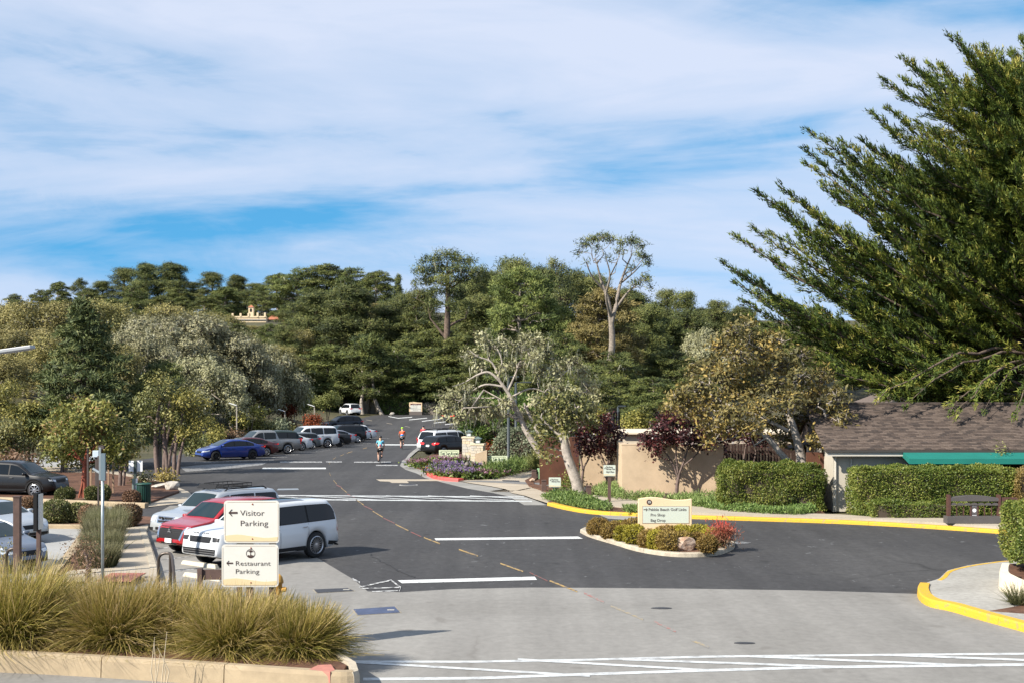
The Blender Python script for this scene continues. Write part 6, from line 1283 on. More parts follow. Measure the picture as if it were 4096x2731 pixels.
# ---- great Monterey cypress at right
def great_cypress():
    rng = np.random.default_rng(7); r = random.Random(7); d0 = 71.0; base = Vector(((1056 - 512) / F * d0, d0, 0))
    root = empty('cypress_tree', base, 0, 'huge dark cypress sweeping its plumes across the upper right', 'tree')
    g = Geo(); V, Fq = tubes_np(np.array([[(0, 0, -.4), (.1, 0, 3), (-.2, .2, 7), (0, 0, 12), (.3, 0, 17), (.5, 0, 21)]], float), np.array([[.9, .75, .62, .45, .25, .08]]), 10); g.add(V, Fq)
    tips = []
    for q in [(722, 262), (733, 235), (756, 191), (770, 205), (808, 131), (807, 165), (806, 150), (845, 150), (872, 114), (882, 79), (860, 140), (903, 58), (918, 70), (942, 68), (950, 36), (962, 44), (985, 50), (1012, 55), (1022, 38), (735, 282), (742, 300), (752, 318), (770, 330), (790, 345), (775, 300), (800, 358), (825, 368), (850, 376), (882, 380), (915, 384), (950, 384), (990, 386), (1010, 380), (838, 356), (770, 232), (786, 218), (826, 190), (850, 170), (890, 130), (925, 100), (975, 80), (780, 262), (800, 240), (830, 225), (815, 285), (840, 260), (870, 190), (900, 160), (940, 130), (985, 110), (860, 330), (900, 360), (940, 380), (800, 310), (820, 330), (850, 300), (880, 270), (880, 230), (910, 250), (930, 200), (960, 170), (1000, 150), (1040, 120), (900, 310), (940, 300), (960, 250), (980, 340), (1000, 290), (1010, 220),
              (934, 434, 63.5), (952, 420, 63), (906, 404, 64), (1012, 420, 63), (872, 404, 64), (985, 408, 64)]:
        u, v = q[:2]; tips.append((pt(u, v, q[2] if len(q) > 2 else d0 + r.uniform(-4, 3)) - base, len(q) > 2))
        if len(q) == 2 and u < 960: tips.append((pt(u + r.uniform(14, 34), v + r.uniform(-8, 22), d0 + r.uniform(-4, 3)) - base, False))
    for i in range(205):                      # plumes all round, most of them swept one way by the wind
        a = math.pi + r.uniform(-1.35, 1.35) if i < 110 else r.uniform(-1.9, 1.9); t = r.random() ** 0.85; z = 6.9 + 14.7 * t; rad = (14.6 * (1 - max(0, (z - 8) / 16) ** 1.2 * 0.85)) * r.uniform(.5, .97)
        if z > 18: rad *= .8
        tips.append((Vector((rad * math.cos(a), rad * math.sin(a) * .55, z + rad * .14)), False))
    LP, LD, LL, LR = [], [], [], []
    for (tip, hang) in tips:
        tip = np.array(tip); hz = max(5.0, tip[2] - (0.40 * math.hypot(tip[0], tip[1]) + 0.5)); hz = min(hz, 18.0); st = np.array([0.0, 0.0, 6.4 if hang else hz]); ln = np.linalg.norm(tip - st)
        t = np.linspace(0, 1, 12)[:, None]; mid = (st + tip) / 2 + np.array([0, 0, (.22 if hang else -0.13) * ln]); P = (1 - t) ** 2 * st + 2 * t * (1 - t) * mid + t ** 2 * tip; P[1:-1] += rng.normal(size=(10, 3)) * .07
        V, Fq = tubes_np(P[None], (np.linspace(1, .10, 12) * (.03 + .007 * ln))[None], 5); g.add(V, Fq)
        tone = r.gauss(0, .11); nb = int(12 + ln * 2.9) // (3 if hang else 1)
        for k in range(nb):
            s = (.45 if hang else .22) + (.55 if hang else .78) * ((k + r.random()) / nb); q = s * 11; i0 = min(10, int(q)); p = P[i0] + (P[i0 + 1] - P[i0]) * (q - i0); tang = unit((P[i0 + 1] - P[i0])[None])[0]
            side = unit(np.cross(tang, rng.normal(size=3))[None])[0]; dirb = unit((tang * 1.0 + side * r.uniform(.25, .62) + np.array([0, 0, r.uniform(.0, .25)]))[None])[0]; bl = (0.42 + 1.9 * (1 - s) ** .8) * r.uniform(.6, 1.2) * (.7 if hang else 1)
            if s > .93: dirb = unit((tang + side * .2)[None])[0]; bl *= .9
            m_ = max(9, int(25 * bl)); f = rng.random(m_) ** .8; pp = p + dirb * (f * bl)[:, None]; dd = unit(dirb * 1.0 + rng.normal(size=(m_, 3)) * .34 + np.array([0, 0, .12]))
            bt = r.gauss(0, .15); LP.append(pp); LD.append(dd); LL.append(np.full(m_, .30) * (0.6 + .65 * rng.random(m_)) * (1.05 - .35 * f)); LR.append(np.clip(.42 + tone + bt + .30 * (f - .5) + .13 * rng.normal(size=m_), 0, 1))
            if k % 2 == 0:
                V, Fq = tubes_np(np.array([[p, p + dirb * bl * .5, p + dirb * bl * .95]]), np.array([[.024, .016, .006]]), 3); g.add(V, Fq)
    LP, LD, LL, LR = map(np.concatenate, (LP, LD, LL, LR)); LP2 = np.repeat(LP, 2, 0) + rng.normal(size=(2 * len(LP), 3)) * .07; LD2 = unit(np.repeat(LD, 2, 0) + rng.normal(size=LP2.shape) * .25); LL2 = np.repeat(LL, 2); V, Fl, k = leaf_arrays(rng, LP2, LD2, LL2, LL2 * .22 + .012, 'tri', unit(unit(LP2 - np.array([0, 0, 8.0])) * .7 + np.array([0, 0, .8]) + rng.normal(size=LP2.shape) * .6))
    obj('trunk', g.mesh('trunk', BARKB, True), root); obj('crown', np_mesh('crown', V, Fl, LM['big'], np.repeat(np.repeat(LR, 2), k)), root)
great_cypress()

# ================================================================= shrubs, hedges and beds
def shell_shrub(name, label, cat, base, size, mat, n, L=.08, W=.05, group=None, kind='ball', seed=0, rz=0.0, lump=.06, up=.2, core=.86, spread=.6, twigs=True, shape='quad'):
    """Leafy shell over a solid dark core standing in for twigs and inner shade; size = full extents; kind ball, dome or box."""
    rng = np.random.default_rng(seed); root = empty(name, base, rz, label, cat, group); sx, sy, sz = [s / 2 for s in size]
    if kind == 'box':
        ar = np.array([sy * sz, sy * sz, sx * sz, sx * sz, sx * sy * 1.1]); f = rng.choice(5, n, p=ar / ar.sum()); uvr = rng.uniform(-1, 1, (n, 2)); P = np.zeros((n, 3)); N = np.zeros((n, 3))
        for k, (ax, sg) in enumerate([(0, -1), (0, 1), (1, -1), (1, 1), (2, 1)]):
            m_ = f == k; o = [a for a in range(3) if a != ax]; P[m_, ax] = sg; P[m_, o[0]] = uvr[m_, 0]; P[m_, o[1]] = uvr[m_, 1]; N[m_, ax] = sg
        ed = np.clip((np.abs(P) - .86) / .14, 0, 1); edge = np.sort(ed, axis=1)[:, 1:2]; P *= 1 - .10 * edge ** 2 * np.array([.25, .25, 1])
    else:
        N = unit(rng.normal(size=(n, 3)));
        if kind == 'dome': N[:, 2] = np.abs(N[:, 2])
        P = np.sign(N) * np.abs(N) ** .78 if kind == 'ball' else N.copy(); P = P / np.maximum(1, np.abs(P).max(1, keepdims=True))
    w_ = np.array([1.7, 2.3, 1.9]); q = P * np.array([sx, sy, sz]); lm = lump * (np.sin(q @ np.array([3.1, 1.7, 2.2]) + seed) + np.sin(q @ np.array([-1.9, 2.8, 3.3]) + seed * 2) + .7 * np.sin(q @ np.array([6.1, -5.2, 4.4])))
    q = q * (1 - .10 * rng.random((n, 1)) ** 2) + N * (lm[:, None] + rng.normal(size=(n, 1)) * L * .3)
    z0 = 0 if kind == 'dome' else sz; q[:, 2] += z0; q[:, 2] = np.maximum(q[:, 2], .02)
    fc = unit(N + np.array([0, 0, .2]) + rng.normal(size=(n, 3)) * .5); D = unit(N * .55 + np.array([0, 0, up]) + rng.normal(size=(n, 3)) * spread); V, Fl, k = leaf_arrays(rng, q, D, L * (.6 + .8 * rng.random(n)), W * (.7 + .6 * rng.random(n)), shape, fc)
    tone = .10 * np.sin(q @ np.array([.9, 1.3, .7]) + seed) + .08 * np.sin(q @ np.array([2.9, -2.1, 2.3]))
    obj('foliage', np_mesh('foliage', V, Fl, mat, np.repeat(np.clip(.5 + tone + .2 * rng.normal(size=n), 0, 1), k)), root)
    if twigs:  # solid dark core: shade between the leaves put into a twig brown
        c = MB()
        if kind == 'box': c.box((0, 0, sz * core * .98), (2 * sx * core, 2 * sy * core, 2 * sz * core))
        else: c.lathe([(max(.01, math.cos(a) * core), math.sin(a) * core) for a in np.linspace(-1.5 if kind == 'ball' else 0, 1.55, 8)], 12, (0, 0, z0), Matrix.Diagonal((sx, sy, sz, 1)))
        c.build('dark_core', TWIG_CORE, root)
    return root
# clipped hedges at right
a = gd(772, 61.5); shell_shrub('clipped_hedge', 'rounded clipped hedge before the brown fence', 'hedge', (a.x, 62.1, 0), (4.25, 2.4, 1.95), LM['hedge'], 40000, .075, .05, 'clipped hedges by the shop', 'box', 3, lump=.10)
a = gd(930, 58.9); shell_shrub('clipped_hedge', 'long clipped hedge under the teal awning', 'hedge', (a.x + .2, 59.4, 0), (6.7, 1.7, 2.05), LM['hedge'], 52000, .075, .05, 'clipped hedges by the shop', 'box', 4, lump=.05)
shell_shrub('low_hedge', 'low green hedge along the foot of the long hedge', 'hedge', (16.6, 58.1, .1), (4.0, .9, .62), LM['hedge'], 9000, .07, .045, None, 'box', 5)
shell_shrub('golden_hedge', 'golden leaved hedge behind the bag rack at the right edge', 'hedge', (22.3, 58.6, 0), (3.2, 1.8, 2.0), LM['gold'], 22000, .07, .05, None, 'box', 6)
shell_shrub('corner_hedge', 'dark hedge above the curved cream wall at the right edge', 'hedge', (16.15, 41.6, .42), (2.7, 3.2, 1.62), LM['hedge'], 36000, .07, .05, None, 'box', 7, lump=.09)
a = gd(512, 113); shell_shrub('feathery_hedge', 'tall feathery green hedge behind the stone pillars', 'hedge', (a.x + .2, 114.5, -.4), (8.0, 4.0, 4.0), LM['hedged'], 30000, .26, .09, None, 'box', 8, lump=.3, up=.4)
a = gd(527, 90); shell_shrub('variegated_shrub', 'variegated grey-green shrub beside the dark lamp post', 'shrub', (a.x - .3, 91, 0), (3.6, 2.4, 2.5), LM['sage'], 9000, .14, .09, None, 'ball', 9, lump=.14)
a = gd(405, 204); shell_shrub('boxy_hedge', 'boxy dark hedge left of the far directory sign', 'hedge', (a.x - 1.2, 206, -.2), (5.0, 2.5, 2.4), LM['hedged'], 6000, .2, .13, None, 'box', 10, lump=.12)
for i, (u, d, sx, sz, mt, lb) in enumerate([(320, 208, 6, 4.0, 'hedged', 'dark shrub behind the far white SUV'), (440, 208, 8, 3.4, 'hedged', 'dark shrub mass right of the directory sign'), (348, 209, 6, 3, 'hedged', 'dark shrub between the two slim trunks at the road end')]):
    a = gd(u, d); shell_shrub('forest_shrub', lb, 'shrub', (a.x, d, -.2), (sx, 4, sz), LM[mt], 5000, .24, .13, None, 'ball', 30 + i, lump=.3)
# bushes above the walls and beside the parked row
def bush(name, label, u, v, ru, rv, d, mt, seed, n=9, group=None, L=.17, W=.09, zb_=None, dens=4.5):
    b = gd(u, d); b.z = hill(b.x, d) if zb_ is None else zb_; r = random.Random(seed)
    Lc = [(u + r.uniform(-.65, .65) * ru, v + r.uniform(-.6, .7) * rv, ru * .5, rv * .5) for _ in range(n)]
    vb = HZ + (H - b.z) * F / d
    return tree(name, label, 'shrub', b, [(px_path(b, [(u, vb), (u + 1, (vb + v) / 2), (u, v)], d), [.08, .06, .03]), (px_path(b, [(u + 1, vb), (u + ru * .3, v + rv * .2)], d), [.07, .03])], px_clumps(b, d, Lc, 1, seed), dict(dens=dens, nl=15, tr=.2, L=L, W=W, up=.15, out=.5, spread=.85, shell=.4, shape='quad'), LM[mt], BARKD, group, seed=seed, limb_r=.02)
bush('garden_bush', 'yellow-green bush above the wall, left of the black screen', 597, 420, 14, 12, 88, 'bush', 201); bush('garden_bush', 'yellow-green bush above the wall, right of the black screen', 640, 422, 20, 12, 88, 'bush', 202, 12)
bush('garden_bush', 'rounded olive bush between plum tree and yellow oak', 682, 404, 18, 12, 84, 'bush', 203, 11); bush('garden_bush', 'dark bush behind the wall near the tall pole', 620, 432, 26, 10, 92, 'loak', 204, 11)
bush('path_bush', 'small bright green bush at the foot of the leaning oak', 570, 483, 9, 12, 73, 'hedge', 205, 9, None, .11, .06, dens=8); bush('garden_bush', 'dark bush low behind the leaning oak trunks', 536, 452, 16, 12, 92, 'loak', 206, 9)
bush('entrance_shrub', 'red-leaved low shrub behind the second entrance sign', 493, 449, 14, 6, 93, 'red', 207, 8); bush('entrance_shrub', 'brown twiggy shrub behind the tan pillar flank', 475, 452, 8, 7, 92, 'boxb', 208, 6)
rw = 'bushes above the parked row'
for (u, v, ru, rv, d, mt, lb) in [(215, 436, 16, 16, 118, 'bush', 'tall yellow-green bush left of the pewter pickup'), (197, 445, 14, 14, 104, 'loak', 'dark bush at the nose of the blue sedan'), (232, 441, 14, 11, 120, 'boxb', 'bronze bush behind the blue sedan roof'), (247, 418, 20, 13, 136, 'bush', 'golden-green bush above the pickup cab'), (262, 430, 16, 10, 138, 'loak', 'dark green bush above the pickup bed'), (276, 428, 14, 10, 146, 'sage', 'grey-green bush left of the red bushes'), (287, 413, 12, 9, 160, 'red', 'red bush left, below the willow'), (318, 424, 16, 10, 150, 'red', 'largest red bush above the white SUV roof'), (291, 424, 10, 7, 156, 'boxb', 'brownish bush between the two red ones'), (303, 400, 13, 12, 165, 'willow', 'pale round willow bush left of the far white SUV'), (326, 404, 15, 12, 172, 'willow', 'pale willow bush just right of the other willow'), (268, 400, 18, 12, 172, 'goak', 'grey bush below the small red car'), (238, 404, 16, 12, 150, 'goak', 'grey bush below the lichen oak'), (300, 433, 22, 6, 150, 'loak', 'dark low bush right behind the parked row')]:
    bush('roadside_bush', lb, u, v, ru, rv, d, mt, int(u * 3 + d), 9, rw, .22, .12, dens=3.2)
# round clipped shrubs in the lot
rs = 'round clipped shrubs in the lot'
for i, (u, v, w_, h_, mt, lb) in enumerate([(27.5, 517, 17, 20, 'boxb', 'round clipped shrub behind the left brown post'), (56, 522, 27, 23, 'box', 'widest dark green clipped shrub right of the sign post'), (80, 521, 26, 20, 'box', 'clipped green shrub left of the one by the pole'), (94, 525.5, 28, 22, 'boxb', 'clipped shrub with bronze top beside the steel pole'), (126.5, 525, 27, 23, 'boxb', 'bronze clipped shrub nearest the silver SUV'), (64.5, 499.5, 18, 14, 'box', 'small clipped shrub at the nose of the black SUV'), (91, 500.5, 14, 15, 'box', 'small clipped shrub behind the red trunk'), (102, 500, 12, 15, 'box', 'small clipped shrub right of the red trunk'), (131, 502.5, 15, 13, 'boxb', 'small bronze shrub beside the green litter bin'), (1, 512, 14, 13, 'box', 'clipped shrub cut by the left frame edge')]):
    b = gp(u, v, .13); s_ = b.y / F; shell_shrub('round_shrub', lb, 'shrub', (b.x, b.y, .1), (w_ * s_, w_ * s_ * .95, h_ * s_ * .96), LM[mt], 5200, .065, .045, rs, 'ball', 50 + i, lump=.035)
b = gp(90, 588, .1); 
bush('bronze_bush', 'bronze-red bush behind the second brown post', 88 - 1, 556, 12, 15, 40, 'boxb', 261, 9, None, .06, .03, 0.1, dens=26)
bush('bronze_bush', 'orange-tinted low bush at the left frame edge', 4, 557, 10, 10, 40, 'bush', 262, 7, None, .06, .03, 0.1, dens=26)
bush('yellow_shrub', 'low yellow flowering shrub beside the pale rocks', 164, 478, 14, 6, 78, 'yellow', 263, 8, None, .14, .08, 0.0, dens=6); bush('low_shrub', 'dark low shrub left of the yellow flowering one', 142, 478, 12, 7, 76, 'loak', 264, 8, None, .14, .08, 0.0, dens=6)
# wispy rush-like shrubs along the walkway
ws_ = 'wispy shrubs along the walkway'
def wisp(name, label, base, n, hgt, rad, mat, seed, group=None, lean=.35, wid=.012, droop=.35, cat='grass', green=0.0, seg=4, part='blades', base_r=.35, wind=0.0):
    rng = np.random.default_rng(seed); root = empty(name, base, 0, label, cat, group)
    a = rng.random(n) * 2 * math.pi; rr = rad * base_r * rng.random(n) ** .5; st = np.stack([rr * np.cos(a), rr * np.sin(a), np.zeros(n)], 1)
    az = a + rng.normal(size=n) * .7; ln = hgt * (.55 + .6 * rng.random(n)); ti = np.abs(rng.normal(size=n)) * lean + .08; ti = np.minimum(ti, 1.15)
    t = np.linspace(0, 1, seg + 1)[None, :, None]; d0 = unit(np.stack([np.sin(ti) * np.cos(az) + wind * (.4 + rng.random(n)), np.sin(ti) * np.sin(az), np.cos(ti)], 1))[:, None, :]; hv = np.stack([np.cos(az), np.sin(az), 0 * az], 1)[:, None, :]
    dr = (droop * (.3 + 1.2 * rng.random(n)) * (.25 + ti))[:, None, None]; P = st[:, None, :] + ln[:, None, None] * (d0 * t + (hv * .35 + np.array([0, 0, -1.0])) * dr * t ** 2.2)
    P[..., 2] = np.maximum(P[..., 2], .02); S = unit(np.cross(d0[:, 0], rng.normal(size=(n, 3))))[:, None, :]; ww = wid * (1 - .85 * np.linspace(0, 1, seg + 1))[None, :, None] * (.6 + .8 * rng.random((n, 1, 1)))
    V = np.stack([P - S * ww, P + S * ww], 2).reshape(-1, 3); i0 = (np.arange(n) * (seg + 1) * 2)[:, None] + (np.arange(seg) * 2)[None]; Fq = np.stack([i0, i0 + 1, i0 + 3, i0 + 2], -1).reshape(-1, 4)
    tone = np.clip(.40 + .2 * rng.normal(size=n), 0, 1)[:, None] + .62 * (np.linspace(0, 1, seg + 1)[None] - .5) - green; obj(part, np_mesh('blades', V, Fq, mat, np.clip(np.repeat(tone.reshape(-1), 2), 0, 1)), root)
    return root
SG = leaf_mat('rush_stems', [(0.0, (0.05, 0.06, 0.02)), (0.5, (0.14, 0.14, 0.06)), (1.0, (0.30, 0.28, 0.17))], .7, .3)
for i, (x, y, h_, lb) in enumerate([(-12.55, 43.2, .72, 'wispy shrub nearest the pink tactile strip'), (-13.1, 45.4, .85, 'wispy shrub, second along the walkway'), (-13.7, 47.7, .95, 'wispy shrub, third along the walkway'), (-14.3, 50.1, 1.05, 'wispy shrub, fourth along the walkway'), (-14.9, 52.3, 1.0, 'wispy shrub at the far end of the walkway strip')]):
    wisp('wispy_shrub', lb, (x, y, .12), 3000, h_, 1.5, SG, 400 + i, ws_, .22, .010, .10, 'shrub')
# ================================================================= big ornamental grasses in the front bed
og = 'ornamental grasses in the front bed'
for i, (u, d, h_, rad, n, lb) in enumerate([(14, 29.9, 1.85, 1.5, 5600, 'ornamental grass clump at the far left of the front bed'), (58, 30.2, 1.35, 1.1, 3000, 'small grass clump between the two left ones'), (118, 29.7, 1.5, 1.5, 5400, 'wide ornamental grass clump left of the parking sign'), (170, 29.9, 1.35, 1.2, 3600, 'tawny grass clump leaning towards the parking sign'), (236, 29.0, 1.3, 1.6, 6400, 'biggest grass clump directly below the parking sign'), (298, 28.7, 1.12, 1.2, 5400, 'dark-tipped grass clump at the right end of the bed'), (268, 30.8, 1.0, 1.0, 2600, 'grass clump behind the right sign post'), (200, 31.6, 1.1, 1.0, 2400, 'grass clump at the back, left of the sign post'), (85, 31.8, 1.2, 1.0, 2400, 'low grass clump at the back of the bed')]):
    b = gd(u, d); wisp('ornamental_grass', lb, (b.x, d, .36), int(n * 1.2), h_, rad, LM['grass'], 500 + i, og, .55, .0105, .40, 'grass', .08 if u == 298 else 0, 5, base_r=.40, wind=.16)
tw = MB(); b = gd(158, 26.9)
for i in range(6):
    r_ = random.Random(i); x = r_.uniform(-.12, .12); tw.tube([(x, 0, -.1), (x + r_.uniform(-.1, .1), 0, .35), (x + r_.uniform(-.15, .2), 0, .6 + .1 * i)], [.012, .009, .004], 4)
tag(tw.build('dry_stalk', M('dry_straw', (0.5, 0.42, 0.3), .9), loc=(b.x, 26.95, 0)), 'pale dry weed stalk in front of the bed kerb', 'weed')
# ================================================================= island planting
ig = 'mounded shrubs on the traffic island'
for i, (u, v, w_, h_, mt, lb) in enumerate([
  (600, 534.5, 20, 15, 'islb', 'island shrub at the far left tip'), (612, 538, 18, 16, 'islb', 'island shrub second from the left tip'), (622, 541, 18, 16, 'isl', 'bright island shrub left of the sign corner'), (634, 544.5, 20, 17, 'isl', 'island shrub below the left sign corner'), (648, 547.5, 15, 15, 'islb', 'narrow island shrub under the sign, left part'), (657, 549, 19, 18, 'isl', 'island shrub left of the brown front ones'), (669, 550.4, 22, 18, 'islb', 'brown island shrub left of the boulder'), (682, 548.6, 20, 16, 'islb', 'brown island shrub behind the boulder left end'),
  (616, 532.6, 20, 12, 'isl', 'island shrub at the back left'), (632, 534, 22, 14, 'islb', 'island shrub at the back beside the sign'), (648, 538, 20, 14, 'isl', 'bright island shrub against the sign face'), (666, 541, 22, 14, 'islb', 'island shrub under the middle of the sign'), (684, 541, 22, 15, 'isl', 'bright island shrub under the right of the sign'), (700, 542, 22, 16, 'isl', 'bright island shrub right of the sign'), (695, 546.6, 18, 14, 'islb', 'brown island shrub just above the boulder'), (707, 553, 20, 17, 'islb', 'brown island shrub right of the boulder'), (676, 535.5, 20, 12, 'isl', 'island shrub hidden behind the sign'), (710, 545, 18, 15, 'isl', 'island shrub left of the red one')]):
    b = gp(u, v, .12); s_ = b.y / F; shell_shrub('island_shrub', lb, 'shrub', (b.x, b.y + w_ * s_ * .35, .1), (w_ * s_ * 1.05, w_ * s_, h_ * s_), LM[mt], 3600, .075, .035, ig, 'ball', 600 + i, lump=.045, up=.5)
b = gp(724, 548.5, .12); r_ = empty('red_shrub', (b.x, b.y + .3, .1), 0, 'red-tipped shrub at the right end of the island', 'shrub')
rng = np.random.default_rng(66); P = rng.normal(size=(1500, 3)) * np.array([.22, .2, .19]) + np.array([0, 0, .45]); P[:, 2] = np.abs(P[:, 2]); V, Fl, k = leaf_arrays(rng, P, unit(rng.normal(size=P.shape) * .6 + np.array([0, 0, .8])), .12 * (.6 + rng.random(1500)), np.full(1500, .03), 'quad')
RT = leaf_mat('red_tip_leaves', [(0.2, (0.12, 0.10, 0.05)), (0.55, (0.30, 0.10, 0.06)), (0.9, (0.55, 0.04, 0.04))], .6, .3); obj('foliage', np_mesh('foliage', V, Fl, RT, np.repeat(np.clip(P[:, 2] * .6 + .25 * rng.random(1500) + .1, 0, 1), k)), r_)
tw = MB()
for i in range(14): a = i * 2.4; tw.tube([(0, 0, 0), (.12 * math.cos(a), .12 * math.sin(a), .35), (.3 * math.cos(a), .3 * math.sin(a), .75)], [.012, .009, .004], 4)
tw.build('stems', TWIG_CORE, r_)
# ================================================================= ground covers
def cover(name, label, polyuv, n, L, W, hgt, mat, seed, cat='ground cover', z=.1):
    rng = np.random.default_rng(seed); Pw = np.array([gp(u, v, z)[:2] for u, v in polyuv]); lo_, hi_ = Pw.min(0), Pw.max(0); q = rng.uniform(lo_, hi_, (n * 3, 2)); ins = np.zeros(len(q), bool); j = len(Pw) - 1
    for i in range(len(Pw)):
        c = ((Pw[i, 1] > q[:, 1]) != (Pw[j, 1] > q[:, 1])) & (q[:, 0] < (Pw[j, 0] - Pw[i, 0]) * (q[:, 1] - Pw[i, 1]) / (Pw[j, 1] - Pw[i, 1] + 1e-9) + Pw[i, 0]); ins ^= c; j = i
    q = q[ins][:n]; hh = hgt * (.5 + .5 * np.sin(q[:, 0] * 2.3 + seed) * np.sin(q[:, 1] * 1.9) ) * .6 + hgt * .5; P = np.stack([q[:, 0], q[:, 1], z + hh * rng.random(len(q))], 1)
    V, Fl, k = leaf_arrays(rng, P, unit(rng.normal(size=P.shape) * .7 + np.array([0, 0, .7])), L * (.6 + .8 * rng.random(len(P))), np.full(len(P), W), 'quad')
    o = obj(name, np_mesh(name, V, Fl, mat, np.repeat(np.clip(.5 + .22 * rng.normal(size=len(P)), 0, 1), k))); o['kind'] = 'stuff'; o['label'] = label
cover('ground_cover', 'dark green creeping ground cover behind the yellow kerb', [(541, 497), (556, 494), (575, 496), (590, 499), (604, 505), (613, 509), (604, 511), (585, 509), (560, 504)], 6000, .13, .05, .3, LM['cover'], 1)
cover('ground_cover', 'dark creeping ground cover left of the island sign', [(622, 509), (640, 507), (640, 513.5), (628, 513)], 900, .13, .05, .25, LM['cover'], 2)
cover('meadow_strip', 'pale green strip of leafy plants along the garden wall', [(592, 492), (608, 489), (622, 492), (624, 498), (660, 500), (690, 499), (726, 500), (742, 503), (742, 508), (700, 507), (660, 503.5), (625, 500), (600, 497)], 9000, .20, .035, .42, LM['cover2'], 3)
cover('ground_cover', 'bright ground cover below the rounded hedge', [(692, 503), (726, 503), (760, 506), (800, 508), (818, 512), (800, 515), (770, 514), (730, 511.5), (705, 508)], 9000, .14, .05, .3, LM['cover'], 4)
cover('ground_cover', 'green strap leaves in front of the second entrance sign', [(486, 477), (505, 475.5), (528, 470), (534, 466), (520, 464), (495, 468), (484, 472)], 3500, .42, .05, .5, LM['cover'], 5)
# flowering plants of the entrance bed
fg = 'flowering plants of the entrance bed'
def flower(label, u, v, sx, h_, kind, seed):
    b = gp(u, v, .09); b.y += .9; rng = np.random.default_rng(seed); r = empty('sea_lavender' if kind == 'purple' else 'flowering_shrub', b, 0, label, 'flower', fg)
    n = 500; P = rng.normal(size=(n, 3)) * np.array([sx * .36, sx * .24, h_ * .2]) + np.array([0, 0, h_ * .3]); P[:, 2] = np.abs(P[:, 2]); V, Fl, k = leaf_arrays(rng, P, unit(rng.normal(size=P.shape) * .7 + np.array([0, 0, .4])), .24 * (.6 + rng.random(n)), np.full(n, .11), 'quad'); obj('leaves', np_mesh('leaves', V, Fl, LM['hedged'], np.repeat(rng.random(n), k)), r)
    n = 520; a = rng.normal(size=(26, 3)) * np.array([sx * .42, sx * .24, h_ * .10]) + np.array([0, 0, h_ * .78]); P = np.repeat(a, n // 26 + 1, 0)[:n] + rng.normal(size=(n, 3)) * np.array([.12, .12, .05]); V, Fl, k = leaf_arrays(rng, P, unit(rng.normal(size=P.shape) + np.array([0, 0, .5])), np.full(n, .07), np.full(n, .06), 'quad'); obj('blossom', np_mesh('blossom', V, Fl, LM[kind], np.repeat(rng.random(n), k)), r)
    A = np.repeat(np.array([[0, 0, .1]]), 26, 0) + rng.normal(size=(26, 3)) * .12; A[:, 2] = .1; V, Fq = tubes_np(bpaths(rng, A, a, 4, .03, .02), np.full((26, 4), .009), 3); obj('stems', np_mesh('stems', V, Fq, LM['boxb'], np.full(len(V), .4)), r)
for i, (u, v, sx, h_, k, lb) in enumerate([(421, 467, 1.1, .8, 'pink', 'dusty pink flowers at the left tip of the bed'), (430, 468, 1.1, .9, 'pink', 'dusty pink flowers behind the short red kerb'), (440, 466, 1.2, 1.0, 'pink', 'dusty pink flowers left of the first entrance sign'), (437, 474, 1.1, .95, 'purple', 'purple flowers at the left corner of the long red kerb'), (446, 476.5, 1.2, .95, 'purple', 'purple flowers behind the middle of the long red kerb'), (455, 478, 1.2, .95, 'purple', 'purple flowers at the right end of the red kerb'), (465, 478.5, 1.2, .95, 'purple', 'purple flowers in front of the grey hydrant'), (475, 478.4, 1.2, .85, 'pink', 'leafy flowers below the tan pillar flank'), (449, 471, 1.2, 1.0, 'purple', 'purple flowers around the left wooden bollard'), (461, 472.5, 1.2, 1.05, 'purple', 'purple flowers between bollard and hydrant'), (471, 473, 1.1, 1.0, 'purple', 'purple flowers around the right wooden bollard'), (458, 466, 1.2, 1.0, 'pink', 'dusty pink flowers right of the first entrance sign'), (512, 463, 1.6, 1.5, 'pink', 'pink flowering bush right of the second entrance sign'), (524, 462, 1.5, 1.4, 'pink', 'pink flowering bush nearest the leaning oak'), (484, 478, 1.1, .7, 'pink', 'low leafy flowers at the right edge of the bed')]):
    flower(lb, u, v, sx, h_ * (.62 if h_ < 1.3 else .75), k, 700 + i)
wisp('tall_grass', 'yellow-green grass tuft behind the green utility box', (gd(541, 84).x, 84, .05), 900, 1.5, .9, LM['willow'], 771, None, .35, .02, .2)
wisp('corner_weeds', 'dry weedy shrub at the right edge of the corner', (gp(1018, 604, .16).x, gp(1018, 604, .16).y, .16), 260, .6, .5, SG, 772, None, .5, .012, .1, 'shrub')
b = gd(936, 60.6); bush('slender_sapling', 'slender sapling rising above the long hedge at right', 999, 456, 6, 11, 60.8, 'willow', 773, 6, None, .12, .06, 0.0, dens=8)
# ================================================================= signs
SGN = M('sign_cream', (0.60, 0.585, 0.535), 0.5, var=0.03, scale=2); SGB = M('sign_tan_band', (0.62, 0.50, 0.30), 0.5); SGT = M('sign_dark_lettering', (0.06, 0.035, 0.03), 0.5); SGE = M('sign_edge', (0.42, 0.33, 0.24), 0.6)
SAGE = M('sign_sage', (0.52, 0.56, 0.48), 0.5); SGG = M('sign_grey_lettering', (0.13, 0.125, 0.115), 0.5); MINT = M('sign_mint', (0.60, 0.66, 0.46), 0.5, var=0.03); DKG = M('dark_green_lettering', (0.03, 0.06, 0.04), 0.5)
POST = M('brown_post', (0.085, 0.05, 0.04), 0.75, var=0.2, scale=5); SAND = M('sand_sign_stucco', (0.70, 0.52, 0.33), 0.9, var=0.05, scale=2, bump=0.15); RUST = M('rusty_bolt', (0.25, 0.06, 0.03), 0.8)
def fit(o, width):
    xs_ = [v.co.x for v in o.data.vertices]; k = width / max(1e-6, max(xs_) - min(xs_)); o.scale = (k, o.scale[1], 1); return o
